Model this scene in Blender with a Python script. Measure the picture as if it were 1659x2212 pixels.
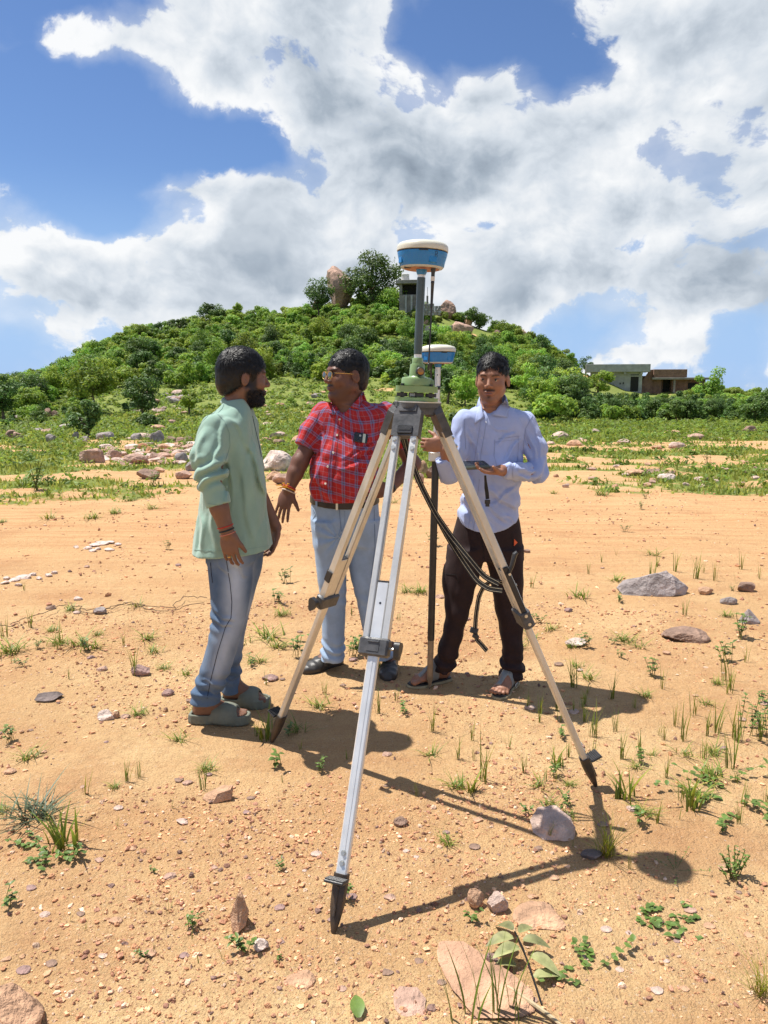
import bpy, bmesh, math, random
import numpy as np
from mathutils import Vector, Matrix
for o in list(bpy.data.objects): bpy.data.objects.remove(o)
SC = bpy.context.scene
COL = SC.collection
RND = random.Random(7)
NR = np.random.default_rng(11)
R = math.radians

# ------------------------------------------------------------------ camera
CH, PITCH, FL = 1.55, R(9.4), 1662.0          # eye height, tilt down, focal length in px of a 1659 x 2212 picture
CP, SP = math.cos(PITCH), math.sin(PITCH)
cam = bpy.data.cameras.new('camera'); camo = bpy.data.objects.new('camera', cam); COL.objects.link(camo)
cam.sensor_fit = 'VERTICAL'; cam.sensor_height = 36; cam.lens = 36*FL/2212
cam.clip_start = .05; cam.clip_end = 3000
camo.location = (0, 0, CH); camo.rotation_euler = (R(90)-PITCH, 0, 0)
SC.camera = camo

# ------------------------------------------------------------------ light
SUN_EL = R(66.5); SUN_AZ = math.atan2(-.90, .40)      # direction towards the sun, seen from above: left and beyond
SUNV = Vector((math.sin(SUN_AZ)*math.cos(SUN_EL), math.cos(SUN_AZ)*math.cos(SUN_EL), math.sin(SUN_EL)))
sl = bpy.data.lights.new('sun', 'SUN'); slo = bpy.data.objects.new('sun', sl); COL.objects.link(slo)
sl.energy = 4.6; sl.angle = R(.5); sl.color = (1, .955, .88)
slo.rotation_euler = (-SUNV).to_track_quat('-Z', 'Y').to_euler()
SC.view_settings.view_transform = 'Standard'; SC.view_settings.look = 'None'
SC.view_settings.exposure = 0.72; SC.view_settings.gamma = 1; SC.view_settings.use_curve_mapping = False

def ray(px, py):
    u, v = (px-829.5)/FL, (1106-py)/FL
    return np.array([u, CP+v*SP, -SP+v*CP])
def W(px, py, Y):                                # the point at depth Y seen at a pixel of the photograph
    d = ray(px, py); t = Y/d[1]
    return np.array([d[0]*t, Y, CH+d[2]*t])

# ------------------------------------------------------------------ sky
def build_world():
    w = bpy.data.worlds.new('World'); SC.world = w; w.use_nodes = True
    w.cycles.sampling_method = 'MANUAL'; w.cycles.sample_map_resolution = 512
    nt = w.node_tree; N = nt.nodes; L = nt.links; N.clear()
    def nd(t, **k):
        n = N.new(t)
        for a, b in k.items(): setattr(n, a, b)
        return n
    def M(op, a, b=None, c=None, clamp=False):
        n = nd('ShaderNodeMath', operation=op, use_clamp=clamp)
        for i, x in enumerate((a, b, c)):
            if x is None: continue
            if isinstance(x, (int, float)): n.inputs[i].default_value = x
            else: L.new(x, n.inputs[i])
        return n.outputs[0]
    out = nd('ShaderNodeOutputWorld')
    sky = nd('ShaderNodeTexSky', sky_type='NISHITA', sun_disc=False)
    sky.sun_elevation = SUN_EL; sky.sun_rotation = SUN_AZ
    sky.air_density = 1.0; sky.dust_density = .35; sky.ozone_density = 4.0; sky.altitude = 100
    bg = nd('ShaderNodeBackground'); bg.inputs[1].default_value = SKY_STRENGTH
    tint = nd('ShaderNodeMix', data_type='RGBA', blend_type='MULTIPLY'); tint.inputs[0].default_value = 1
    L.new(sky.outputs[0], tint.inputs[6]); tint.inputs[7].default_value = (.86, .97, 1.17, 1)
    tc = nd('ShaderNodeTexCoord')
    sz = nd('ShaderNodeSeparateXYZ'); L.new(tc.outputs['Generated'], sz.inputs[0])
    hz = nd('ShaderNodeMapRange', interpolation_type='SMOOTHSTEP'); L.new(sz.outputs[2], hz.inputs[0]); hz.inputs[1].default_value = .02; hz.inputs[2].default_value = .26; hz.inputs[3].default_value = .9; hz.inputs[4].default_value = 0
    low = nd('ShaderNodeMix', data_type='RGBA'); L.new(hz.outputs[0], low.inputs[0]); L.new(tint.outputs[2], low.inputs[6]); low.inputs[7].default_value = (3.9, 5.9, 9.2, 1)      # pale blue air low down, all round
    L.new(low.outputs[2], bg.inputs[0])
    # warped direction
    nw = nd('ShaderNodeTexNoise'); nw.inputs['Scale'].default_value = 3.4; nw.inputs['Detail'].default_value = 5; nw.inputs['Roughness'].default_value = .55
    L.new(tc.outputs['Generated'], nw.inputs['Vector'])
    s1 = nd('ShaderNodeVectorMath', operation='SUBTRACT'); L.new(nw.outputs['Color'], s1.inputs[0]); s1.inputs[1].default_value = (.5, .5, .5)
    s2 = nd('ShaderNodeVectorMath', operation='MULTIPLY_ADD'); L.new(s1.outputs[0], s2.inputs[0]); s2.inputs[1].default_value = (.13, .13, .12); L.new(tc.outputs['Generated'], s2.inputs[2])
    sep = nd('ShaderNodeSeparateXYZ'); L.new(s2.outputs[0], sep.inputs[0])
    az = M('ARCTAN2', sep.outputs[0], sep.outputs[1])
    el = M('ARCSINE', M('MINIMUM', M('MAXIMUM', sep.outputs[2], -1.0), 1.0))
    A0, A1, E0, E1, NC, NRW = -.62, .62, -.01, .52, 31, 17
    azn = M('DIVIDE', M('SUBTRACT', az, A0), A1-A0)
    eln = M('MULTIPLY', M('DIVIDE', M('SUBTRACT', el, E0), E1-E0), NRW-1.0)
    eln = M('MINIMUM', M('MAXIMUM', eln, 0.0), NRW-1.0)
    acc = None
    for j in range(NRW):
        e = E0+(E1-E0)*j/(NRW-1)
        cr = nd('ShaderNodeValToRGB'); L.new(azn, cr.inputs[0])
        els = cr.color_ramp.elements
        for i in range(NC):
            a = A0+(A1-A0)*i/(NC-1)
            cov, br = sky_map(a, e)
            if i < 2: k = els[i]; k.position = i/(NC-1)
            else: k = els.new(i/(NC-1))
            k.color = (cov, br, 0, 1)
        wgt = M('SUBTRACT', 1.0, M('ABSOLUTE', M('SUBTRACT', eln, float(j))), clamp=True)
        sc = nd('ShaderNodeVectorMath', operation='SCALE'); L.new(cr.outputs[0], sc.inputs[0]); L.new(wgt, sc.inputs['Scale'])
        if acc is None: acc = sc.outputs[0]
        else:
            ad = nd('ShaderNodeVectorMath', operation='ADD'); L.new(acc, ad.inputs[0]); L.new(sc.outputs[0], ad.inputs[1]); acc = ad.outputs[0]
    sp = nd('ShaderNodeSeparateXYZ'); L.new(acc, sp.inputs[0])
    cov, bri = sp.outputs[0], sp.outputs[1]
    # billows: one density; a softer copy sampled again towards the sun gives light and shade
    def shifted(off):
        v = nd('ShaderNodeVectorMath', operation='MULTIPLY_ADD'); L.new(s2.outputs[0], v.inputs[0]); v.inputs[1].default_value = (1, 1, 1.3); v.inputs[2].default_value = off
        return v.outputs[0]
    def nz(v, sc, det, ro):
        n1 = nd('ShaderNodeTexNoise'); n1.inputs['Scale'].default_value = sc; n1.inputs['Detail'].default_value = det; n1.inputs['Roughness'].default_value = ro
        L.new(v, n1.inputs['Vector']); return n1.outputs['Fac']
    p0 = shifted((0, 0, 0)); p1 = shifted((-.016, .0, .022))
    vo = nd('ShaderNodeTexVoronoi', feature='F1'); vo.inputs['Scale'].default_value = 13; vo.inputs['Detail'].default_value = 1.5; L.new(p0, vo.inputs['Vector'])
    d0 = M('ADD', M('MULTIPLY', M('SUBTRACT', nz(p0, 8.5, 9, .6), .5), 2.0), M('MULTIPLY', M('SUBTRACT', .42, vo.outputs['Distance']), .22))
    den = M('ADD', M('SUBTRACT', cov, .5), M('MULTIPLY', d0, 1.15))
    al = nd('ShaderNodeMapRange', interpolation_type='SMOOTHSTEP'); L.new(den, al.inputs[0]); al.inputs[1].default_value = -.07; al.inputs[2].default_value = .15
    veil = nd('ShaderNodeMapRange', interpolation_type='SMOOTHSTEP'); L.new(M('ADD', cov, M('MULTIPLY', d0, .55)), veil.inputs[0]); veil.inputs[1].default_value = .25; veil.inputs[2].default_value = .85; veil.inputs[4].default_value = .5
    alp = M('MAXIMUM', al.outputs[0], veil.outputs[0])
    lit = M('SUBTRACT', nz(p0, 6.0, 5, .5), nz(p1, 6.0, 4, .5))
    core = nd('ShaderNodeMapRange', interpolation_type='SMOOTHSTEP'); L.new(den, core.inputs[0]); core.inputs[1].default_value = .08; core.inputs[2].default_value = .75; core.inputs[3].default_value = .14; core.inputs[4].default_value = -.20
    li = M('ADD', M('ADD', M('MULTIPLY', lit, 1.7), bri), core.outputs[0])
    li = M('ADD', li, M('MULTIPLY', M('SUBTRACT', vo.outputs['Distance'], .4), -.30))
    ramp = nd('ShaderNodeValToRGB'); L.new(li, ramp.inputs[0])
    e = ramp.color_ramp.elements
    e[0].position = .0; e[0].color = (.235, .29, .365, 1); e[1].position = 1; e[1].color = (.97, .985, 1.0, 1)
    k = e.new(.35); k.color = (.42, .49, .575, 1); k = e.new(.68); k.color = (.70, .76, .83, 1)
    bc = nd('ShaderNodeBackground'); L.new(ramp.outputs[0], bc.inputs[0]); bc.inputs[1].default_value = CLOUD_STRENGTH
    mx = nd('ShaderNodeMixShader'); L.new(alp, mx.inputs[0]); L.new(bg.outputs[0], mx.inputs[1]); L.new(bc.outputs[0], mx.inputs[2])
    L.new(mx.outputs[0], out.inputs[0])

SKY_STRENGTH, CLOUD_STRENGTH = .062, .60
# where the day's cumulus stands (azimuth / elevation of the banks and of the blue gaps, measured on the photograph)
CLOUDS = [(560,120,300,130,.25,1),(420,150,170,90,.3,1),(700,10,190,90,0,1),(100,90,55,40,.6,.5),(185,70,70,45,.3,.55),(210,130,90,40,.3,.5),(740,240,230,130,.5,1),(860,350,150,120,.6,1),(930,220,60,110,0,.9),
  (1050,330,190,110,.2,1),(1180,270,160,90,0,1),(1420,330,240,150,0,1),(1330,210,110,60,-.2,.9),(1500,110,150,120,0,1),(1350,60,70,70,.5,.7),(1620,150,120,220,0,1),(1050,150,100,45,.9,.5),(1560,330,160,160,0,1),
  (470,430,130,55,0,1),(560,520,260,110,0,1),(300,590,210,75,0,1),(40,570,110,110,0,1),(110,670,230,80,0,1),(720,380,130,90,0,1),(760,520,230,120,0,1),(640,600,260,70,0,1),
  (1120,520,150,70,0,1),(1180,610,190,70,0,1),(1000,610,200,80,0,1),(1430,610,220,75,0,1),(1590,570,150,110,0,1),(1500,450,200,70,0,1),(1380,430,120,60,0,1),(1390,760,120,60,0,.9),(1530,760,24,40,0,.7),(1650,660,150,60,0,.8),(1150,690,120,40,0,.7),(1180,20,110,25,0,.7),(50,425,70,14,.25,.5),(150,660,240,70,0,.5),(420,640,200,50,0,.5),(1150,650,240,60,0,.6),(1420,680,200,50,0,.5),(950,600,200,80,0,.5),(1330,460,160,50,.3,.6)]
HOLES = [(150,250,250,90,0,1.2),(330,330,210,60,0,1.2),(510,330,90,60,0,1.2),(90,380,120,60,0,1),(230,470,120,45,0,1),(50,30,120,40,0,1),(250,25,70,50,0,1),(30,150,90,60,0,1),
  (1060,60,150,60,.1,1.2),(1220,90,80,90,0,1.1),(1225,200,65,70,0,.9),(990,190,25,40,0,.7),(1040,500,40,40,0,.8),(1340,520,90,32,0,.9),(1455,560,50,45,0,.8),(520,600,30,25,0,.6),(1320,590,26,20,0,.6),
  (250,700,110,30,0,.6),(1230,730,90,40,0,.8),(1600,760,70,70,0,.9),(1250,675,60,18,0,.5),(60,770,160,25,0,.6),(1620,690,60,20,0,.4),(700,330,20,20,0,.5),(900,120,40,40,0,.6),(1430,70,35,30,0,.6)]
SHADE = [(850,385,140,90,.6,.26),(760,260,150,70,.5,.38),(900,300,90,70,.4,.35),(600,180,190,55,.2,.28),(1590,640,150,60,0,.62),(1640,560,80,60,0,.45),(1530,600,60,40,0,.3),(640,420,90,50,0,.2),(500,560,160,35,0,.22),(150,660,230,40,0,.3),(1150,650,160,35,0,.3),(1010,430,90,50,0,.25),(1420,240,150,40,0,.2),(1450,500,160,25,0,.3),(1400,690,130,26,0,.3),(1100,380,160,40,0,.2),(760,60,120,50,0,.22),(1600,360,80,60,0,.22),(700,560,200,25,0,.18)]
def sky_map(a, e):
    d = np.array([math.sin(a)*math.cos(e), math.cos(a)*math.cos(e), math.sin(e)])
    z = d[1]*CP-d[2]*SP; v = d[1]*SP+d[2]*CP
    px, py = 829.5+FL*d[0]/z, 1106-FL*v/z
    def blobs(L):
        s = 0
        for cx, cy, rx, ry, an, wt in L:
            c, q = math.cos(an), math.sin(an); x, y = px-cx, py-cy
            s += wt*math.exp(-(((x*c+y*q)/rx)**2+((y*c-x*q)/ry)**2)*1.1)
        return s
    edge = min(1, max(0, (max(-px-120, px-1780, -py-80)/200)))
    cov = .5+min(.50, blobs(CLOUDS)*.42)-min(.75, blobs(HOLES)*.60)+.03
    cov = cov*(1-edge)+.55*edge
    br = .90-min(.55, blobs(SHADE)*.8)
    br = br*(1-edge)+.7*edge
    return min(1, max(0, cov)), min(1, max(0, br))
build_world()

# ------------------------------------------------------------------ helpers
def h32(x):
    x = x.astype(np.uint32)
    x = (x ^ (x >> np.uint32(16)))*np.uint32(0x7feb352d)
    x = (x ^ (x >> np.uint32(15)))*np.uint32(0x846ca68b)
    return x ^ (x >> np.uint32(16))
def vnoise(x, y, z=0., seed=0):
    """smooth lattice noise, -1..1"""
    x, y, z = np.broadcast_arrays(np.asarray(x, np.float64), y, z)
    xi, yi, zi = np.floor(x).astype(np.int64), np.floor(y).astype(np.int64), np.floor(z).astype(np.int64)
    f = [x-xi, y-yi, z-zi]; f = [t*t*t*(t*(t*6-15)+10) for t in f]
    r = 0.
    for i in (0, 1):
        for j in (0, 1):
            for k in (0, 1):
                h = h32((xi+i)*73856093 ^ (yi+j)*19349663 ^ (zi+k)*83492791 ^ (seed*2654435761 & 0xffffffff)).astype(np.float64)/4294967295*2-1
                r = r+h*(f[0] if i else 1-f[0])*(f[1] if j else 1-f[1])*(f[2] if k else 1-f[2])
    return r
def fbm(x, y, z=0., o=4, seed=0, g=.5):
    s, a, n = 0., 1., 0.
    for i in range(o):
        s = s+a*vnoise(np.asarray(x)*2**i, np.asarray(y)*2**i, np.asarray(z)*2**i, seed+i*17); n += a; a *= g
    return s/n
def sstep(a, b, x):
    t = np.clip((x-a)/(b-a), 0, 1); return t*t*(3-2*t)

def link(o, parent=None):
    COL.objects.link(o)
    if parent is not None: o.parent = parent
    return o
def tag(o, label=None, cat=None, group=None, kind=None):
    if label: o['label'] = label
    if cat: o['category'] = cat
    if group: o['group'] = group
    if kind: o['kind'] = kind
    return o
def thing(name, label, cat, loc=(0, 0, 0), group=None, rz=0):
    o = bpy.data.objects.new(name, None); o.empty_display_size = .1; COL.objects.link(o); o.location = loc; o.rotation_euler = (0, 0, rz)
    return tag(o, label, cat, group, 'thing')
def mk(name, V, F, mats, parent=None, smooth=True, fm=None, cols=None, loc=None, attr='Col'):
    """a mesh object from vertex and face arrays; with a parent Empty, V is in the parent's space"""
    me = bpy.data.meshes.new(name)
    V = np.asarray(V, np.float32)
    if isinstance(F, np.ndarray):
        n, k = F.shape
        me.vertices.add(len(V)); me.vertices.foreach_set('co', V.ravel())
        me.loops.add(n*k); me.loops.foreach_set('vertex_index', F.astype(np.int32).ravel())
        me.polygons.add(n); me.polygons.foreach_set('loop_start', np.arange(0, n*k, k, dtype=np.int32))
        try: me.polygons.foreach_set('loop_total', np.full(n, k, np.int32))
        except Exception: pass
    else:
        me.from_pydata([tuple(map(float, v)) for v in V], [], F)
    me.update(calc_edges=True)
    for m in (mats if isinstance(mats, (list, tuple)) else [mats]): me.materials.append(m)
    if fm is not None: me.polygons.foreach_set('material_index', np.asarray(fm, np.int32))
    me.polygons.foreach_set('use_smooth', np.full(len(me.polygons), bool(smooth)))
    if cols is not None:
        a = me.color_attributes.new(attr, 'FLOAT_COLOR', 'POINT')
        c = np.ones((len(V), 4), np.float32); c[:, :cols.shape[1]] = cols
        a.data.foreach_set('color', c.ravel())
    o = bpy.data.objects.new(name, me)
    link(o, parent)
    if loc is not None: o.location = loc
    return o
def again(src, name=None, parent=None, loc=None, rot=None, scale=None):
    o = src.copy(); COL.objects.link(o); o.parent = parent
    if loc is not None: o.location = loc
    if rot is not None: o.rotation_euler = rot
    if scale is not None: o.scale = (scale,)*3 if isinstance(scale, (int, float)) else scale
    return o
class MB:
    """collects simple solids into one mesh"""
    def __init__(s): s.V, s.F, s.M, s.n, s.mi = [], [], [], 0, 0
    def add(s, V, F):
        V = np.asarray(V, float); s.V.append(V); s.F += [tuple(i+s.n for i in f) for f in F]; s.M += [s.mi]*len(F); s.n += len(V)
    def box(s, c, size, rot=None, taper=1., bev=0.):
        """a box whose edges are chamfered by bev; taper scales the top"""
        hx, hy, hz = np.asarray(size, float)/2
        b = min(bev, hx*.9, hy*.9, hz*.9)
        if b <= 0:
            V = [(x*hx*(taper if z > 0 else 1), y*hy*(taper if z > 0 else 1), z*hz) for z in (-1, 1) for y in (-1, 1) for x in (-1, 1)]
            F = [(0,2,3,1),(4,5,7,6),(0,1,5,4),(2,6,7,3),(0,4,6,2),(1,3,7,5)]
        else:
            V = []; 
            def ring(z, i):
                for sx, sy, ox, oy in ((-1,-1,1,0),(1,-1,-1,0),(1,-1,0,1),(1,1,0,-1),(1,1,-1,0),(-1,1,1,0),(-1,1,0,-1),(-1,-1,0,1)):
                    t = taper if z > 0 else 1
                    V.append(((sx*(hx-i)+ox*b)*t, (sy*(hy-i)+oy*b)*t, z))
            ring(-hz, b); ring(-hz+b, 0); ring(hz-b, 0); ring(hz, b)
            F = [tuple(range(7, -1, -1)), tuple(range(24, 32))]
            for r in range(3):
                for i in range(8): F.append((r*8+i, r*8+(i+1) % 8, r*8+8+(i+1) % 8, r*8+8+i))
        V = np.array(V)
        if rot is not None: V = V @ np.array(rot).T
        s.add(V+np.asarray(c), F)
    def tube(s, P, rad, n=10, cap=True, flat=1., up=None):
        """a tube through points P with radius rad (number or list); flat squashes it along its second axis"""
        P = np.asarray(P, float); m = len(P)
        rad = np.full(m, rad, float) if np.isscalar(rad) else np.asarray(rad, float)
        T = np.gradient(P, axis=0); T /= np.linalg.norm(T, axis=1)[:, None]+1e-12
        u0 = np.array([0, 0, 1.]) if up is None else np.asarray(up, float)
        if abs(T[0] @ u0) > .95*np.linalg.norm(u0): u0 = np.array([1., 0, 0])
        V = []; a = np.arange(n)*2*math.pi/n
        u = u0-T[0]*(T[0] @ u0); u /= np.linalg.norm(u)
        for i in range(m):
            u = u-T[i]*(T[i] @ u); u /= np.linalg.norm(u)+1e-12
            w = np.cross(T[i], u)
            V.append(P[i]+rad[i]*(np.cos(a)[:, None]*w+flat*np.sin(a)[:, None]*u))
        V = np.concatenate(V); F = []
        for i in range(m-1):
            for j in range(n):
                F.append((i*n+j, i*n+(j+1) % n, (i+1)*n+(j+1) % n, (i+1)*n+j))
        if cap: F += [tuple(range(n-1, -1, -1)), tuple(range((m-1)*n, m*n))]
        s.add(V, F)
    def lathe(s, prof, n=32, M=None, arc=None):
        """profile [(r,z)..] turned round z; M 3x4 places it"""
        V = []; F = []; m = len(prof)
        for r, z in prof:
            for j in range(n):
                a = 2*math.pi*j/n; V.append((r*math.cos(a), r*math.sin(a), z))
        for i in range(m-1):
            for j in range(n): F.append((i*n+j, i*n+(j+1) % n, (i+1)*n+(j+1) % n, (i+1)*n+j))
        F += [tuple(range(n-1, -1, -1)), tuple(range((m-1)*n, m*n))]
        V = np.array(V)
        if M is not None: M = np.asarray(M, float); V = V @ M[:3, :3].T+M[:3, 3]
        s.add(V, F)
    def prism(s, poly, z0, z1, M=None):
        n = len(poly); V = np.array([(x, y, z0) for x, y in poly]+[(x, y, z1) for x, y in poly], float)
        F = [tuple(range(n-1, -1, -1)), tuple(range(n, 2*n))]+[(i, (i+1) % n, n+(i+1) % n, n+i) for i in range(n)]
        if M is not None: M = np.asarray(M, float); V = V @ M[:3, :3].T+M[:3, 3]
        s.add(V, F)
    def ribbon(s, P, width, side, thick=.002):
        P = np.asarray(P, float); T = np.gradient(P, axis=0); T /= np.linalg.norm(T, axis=1)[:, None]
        sd = np.asarray(side, float); sd = np.broadcast_to(sd, P.shape)
        sd = sd-T*np.sum(sd*T, 1)[:, None]; sd = sd/np.linalg.norm(sd, axis=1)[:, None]
        nn = np.cross(T, sd); wd = np.full(len(P), width/2.) if np.isscalar(width) else np.asarray(width)/2.
        V = np.concatenate([np.stack([p-w*d-n_*thick/2, p+w*d-n_*thick/2, p+w*d+n_*thick/2, p-w*d+n_*thick/2]) for p, d, n_, w in zip(P, sd, nn, wd)])
        F = []
        for i in range(len(P)-1):
            for j in range(4): F.append((i*4+j, i*4+(j+1) % 4, i*4+4+(j+1) % 4, i*4+4+j))
        F += [(3, 2, 1, 0), tuple(len(V)-4+k for k in range(4))]
        s.add(V, F)
    def build(s, name, mats, parent=None, smooth=False, off=None, angle=35):
        V = np.concatenate(s.V)
        if off is not None: V = V-np.asarray(off)
        o = mk(name, V, s.F, mats, parent, smooth, s.M)
        if smooth:
            try:
                o.data.set_sharp_from_angle(angle=R(angle))
            except Exception: pass
        return o
def frame(z, x=None):
    """3x3 whose third column is z"""
    z = np.asarray(z, float); z = z/np.linalg.norm(z)
    x = np.array([1., 0, 0]) if x is None else np.asarray(x, float)
    x = x-z*(x @ z)
    if np.linalg.norm(x) < 1e-6: x = np.array([0, 1., 0])-z*z[1]
    x /= np.linalg.norm(x); y = np.cross(z, x)
    return np.stack([x, y, z], 1)
def place(Rm, p): return np.concatenate([np.asarray(Rm), np.asarray(p, float)[:, None]], 1)

# ------------------------------------------------------------------ materials
def mat(name, col, rough=.6, metal=0., var=0., vscale=8., bump=0., bscale=60., detail=4., spec=.5, vcol=False, col2=None, trans=0., rnd=0., coat=0., sheen=0., sub=0., stretch=None, obj=True, attr='Col'):
    """procedural material: colour varied by noise, noise relief, optional per-vertex tint (multiplied) and per-object variation"""
    m = bpy.data.materials.new(name); m.use_nodes = True; nt = m.node_tree; N = nt.nodes; L = nt.links
    b = N['Principled BSDF']; b.inputs['Roughness'].default_value = rough; b.inputs['Metallic'].default_value = metal
    b.inputs['Specular IOR Level'].default_value = spec; b.inputs['Coat Weight'].default_value = coat
    if sheen: b.inputs['Sheen Weight'].default_value = sheen
    tc = N.new('ShaderNodeTexCoord'); src = tc.outputs['Object' if obj else 'Generated']
    if stretch:
        mp = N.new('ShaderNodeMapping'); mp.inputs['Scale'].default_value = stretch; L.new(src, mp.inputs[0]); src = mp.outputs[0]
    n = N.new('ShaderNodeTexNoise'); n.inputs['Scale'].default_value = vscale; n.inputs['Detail'].default_value = detail; n.inputs['Roughness'].default_value = .6; L.new(src, n.inputs['Vector'])
    mx = N.new('ShaderNodeMix'); mx.data_type = 'RGBA'
    mr = N.new('ShaderNodeMapRange'); L.new(n.outputs['Fac'], mr.inputs[0]); mr.inputs[1].default_value = .32; mr.inputs[2].default_value = .68; L.new(mr.outputs[0], mx.inputs[0])
    c2 = col2 if col2 is not None else tuple(min(1, c*(1+var)) for c in col); c1 = col if col2 is not None else tuple(c*(1-var) for c in col)
    mx.inputs[6].default_value = (*c1, 1); mx.inputs[7].default_value = (*c2, 1)
    cur = mx.outputs[2]
    if vcol:
        at = N.new('ShaderNodeAttribute'); at.attribute_name = attr
        mm = N.new('ShaderNodeMix'); mm.data_type = 'RGBA'; mm.blend_type = 'MULTIPLY'; mm.inputs[0].default_value = 1; L.new(cur, mm.inputs[6]); L.new(at.outputs['Color'], mm.inputs[7]); cur = mm.outputs[2]
    if rnd:
        oi = N.new('ShaderNodeObjectInfo'); hs = N.new('ShaderNodeHueSaturation')
        q = N.new('ShaderNodeMapRange'); L.new(oi.outputs['Random'], q.inputs[0]); q.inputs[3].default_value = 1-rnd; q.inputs[4].default_value = 1+rnd; L.new(q.outputs[0], hs.inputs['Value'])
        q2 = N.new('ShaderNodeMath'); q2.operation = 'MULTIPLY'; L.new(oi.outputs['Random'], q2.inputs[0]); q2.inputs[1].default_value = 7.13
        q3 = N.new('ShaderNodeMath'); q3.operation = 'FRACT'; L.new(q2.outputs[0], q3.inputs[0])
        q4 = N.new('ShaderNodeMapRange'); L.new(q3.outputs[0], q4.inputs[0]); q4.inputs[3].default_value = .5-.022*rnd/.3; q4.inputs[4].default_value = .5+.03*rnd/.3; L.new(q4.outputs[0], hs.inputs['Hue'])
        L.new(cur, hs.inputs['Color']); cur = hs.outputs[0]
    L.new(cur, b.inputs['Base Color'])
    if bump:
        nb = N.new('ShaderNodeTexNoise'); nb.inputs['Scale'].default_value = bscale; nb.inputs['Detail'].default_value = 5; nb.inputs['Roughness'].default_value = .6; L.new(src, nb.inputs['Vector'])
        bp = N.new('ShaderNodeBump'); bp.inputs['Distance'].default_value = bump; bp.inputs['Strength'].default_value = 1; L.new(nb.outputs['Fac'], bp.inputs['Height']); L.new(bp.outputs[0], b.inputs['Normal'])
    if trans:
        tr = N.new('ShaderNodeBsdfTranslucent'); ms = N.new('ShaderNodeMixShader'); ms.inputs[0].default_value = trans
        hv = N.new('ShaderNodeHueSaturation'); hv.inputs['Hue'].default_value = .485; hv.inputs['Value'].default_value = 1.5; L.new(cur, hv.inputs['Color']); L.new(hv.outputs[0], tr.inputs[0])
        L.new(b.outputs[0], ms.inputs[1]); L.new(tr.outputs[0], ms.inputs[2]); L.new(ms.outputs[0], N['Material Output'].inputs[0])
    if sub:
        b.inputs['Subsurface Weight'].default_value = sub; b.inputs['Subsurface Scale'].default_value = .012; b.inputs['Subsurface Radius'].default_value = (1, .35, .2)
    return m
# ------------------------------------------------------------------ terrain
SKYL = np.array([(-900,855),(-300,850),(0,838),(90,826),(160,800),(200,768),(300,728),(400,714),(500,692),(600,692),(680,682),(740,664),(800,655),(880,656),(940,676),(1000,694),(1100,724),(1170,752),(1220,785),(1260,808),(1350,842),(1480,848),(1560,864),(1700,866),(2600,866)], float)
_az, _te = [], []
for px, py in SKYL:
    d = ray(px, py); _az.append(math.atan2(d[0], d[1])); _te.append(d[2]/math.hypot(d[0], d[1]))
_az, _te = np.array(_az), np.array(_te)
RBOT, RTOP = 40., 112.
def H(x, y, fine=True):
    x, y = np.asarray(x, float), np.asarray(y, float)
    r = np.hypot(x, y)+1e-9; a = np.arctan2(x, y)
    zg = -.02*np.maximum(0, r-8)
    teb = (-.02*(RBOT-8)-CH)/RBOT
    te = np.interp(a, _az, _te)
    fr = sstep(1.25, .95, np.abs(a))                     # the hill stands in front only
    t = np.clip((r-RBOT)/(RTOP-RBOT), 0, 1)
    tt = teb+(te-teb)*(t**.92)
    zh = CH+r*tt
    back = np.clip((r-RTOP)/90., 0, 1)
    zh = np.where(r > RTOP, (CH+RTOP*te)*(1-sstep(0, 1, back))+(-3)*sstep(0, 1, back), zh)
    zf = np.where(r > RBOT, zg-0.02*0, zg); zf = np.maximum(zf, -3.)
    k = sstep(RBOT-6, RBOT+4, r)*fr
    z = zf*(1-k)+zh*k
    amp = .004+.05*sstep(6, 22, r)+.45*sstep(45, 75, r)
    z = z+amp*fbm(x/np.where(r < 40, 2.2, 6.), y/np.where(r < 40, 2.2, 6.), o=3, seed=3)
    if fine: z = z+(.011*fbm(x/.30, y/.30, o=4, seed=9)+.012*fbm(x/.9, y/.9, o=2, seed=19))*sstep(60, 5, r)
    # wheel ruts of the dirt track across the middle
    tr = (y-8.2-.06*x)
    z = z-.03*np.exp(-((tr-.8)/.28)**2)-.03*np.exp(-((tr+.9)/.28)**2)+.02*np.exp(-(tr/.5)**2)
    return z
def hit(px, py, rmax=260.):
    """where the ray through a pixel meets the ground"""
    d = ray(px, py); hd = math.hypot(d[0], d[1]); d = d/hd
    r = np.concatenate([np.arange(1., 30, .05), np.arange(30., rmax, .25)])
    f = CH+r*d[2]-H(d[0]*r, d[1]*r)
    i = np.argmax(f < 0)
    if f[i] >= 0: q = r[np.argmin(np.where((r > 20) & (r < 125), f/r, 9e9))]
    else: q = r[i-1]+(r[i]-r[i-1])*f[i-1]/(f[i-1]-f[i]) if i else r[0]
    x, y = d[0]*q, d[1]*q
    return np.array([x, y, float(H(x, y))])
def grass_amt(x, y):
    """how green the ground is"""
    r = np.hypot(x, y); tr = np.abs(y-8.2-.06*x)
    n = fbm(x/1.3, y/1.0, o=4, seed=21)*.75+fbm(x/7., y/3., o=3, seed=5)*.7
    left = sstep(3, -3, x)
    base = -.62+.40*sstep(9, 13, r)+.36*sstep(12, 22, r)+.34*sstep(24, 45, r)+.12*sstep(36, 50, r)-.22*sstep(52, 70, r)*sstep(.05, -.3, fbm(x/5., y/5., o=2, seed=71))+.14*left*sstep(9, 12, r)
    base = base-.35*sstep(2.2, 1.2, tr)
    rub = np.exp(-(((x-RUB[0])/1.35)**2+((y-RUB[1])/1.9)**2)**2)              # bare broken stone, no grass
    return sstep(-.12, .22, n+base)*(1-.93*rub)

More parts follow.
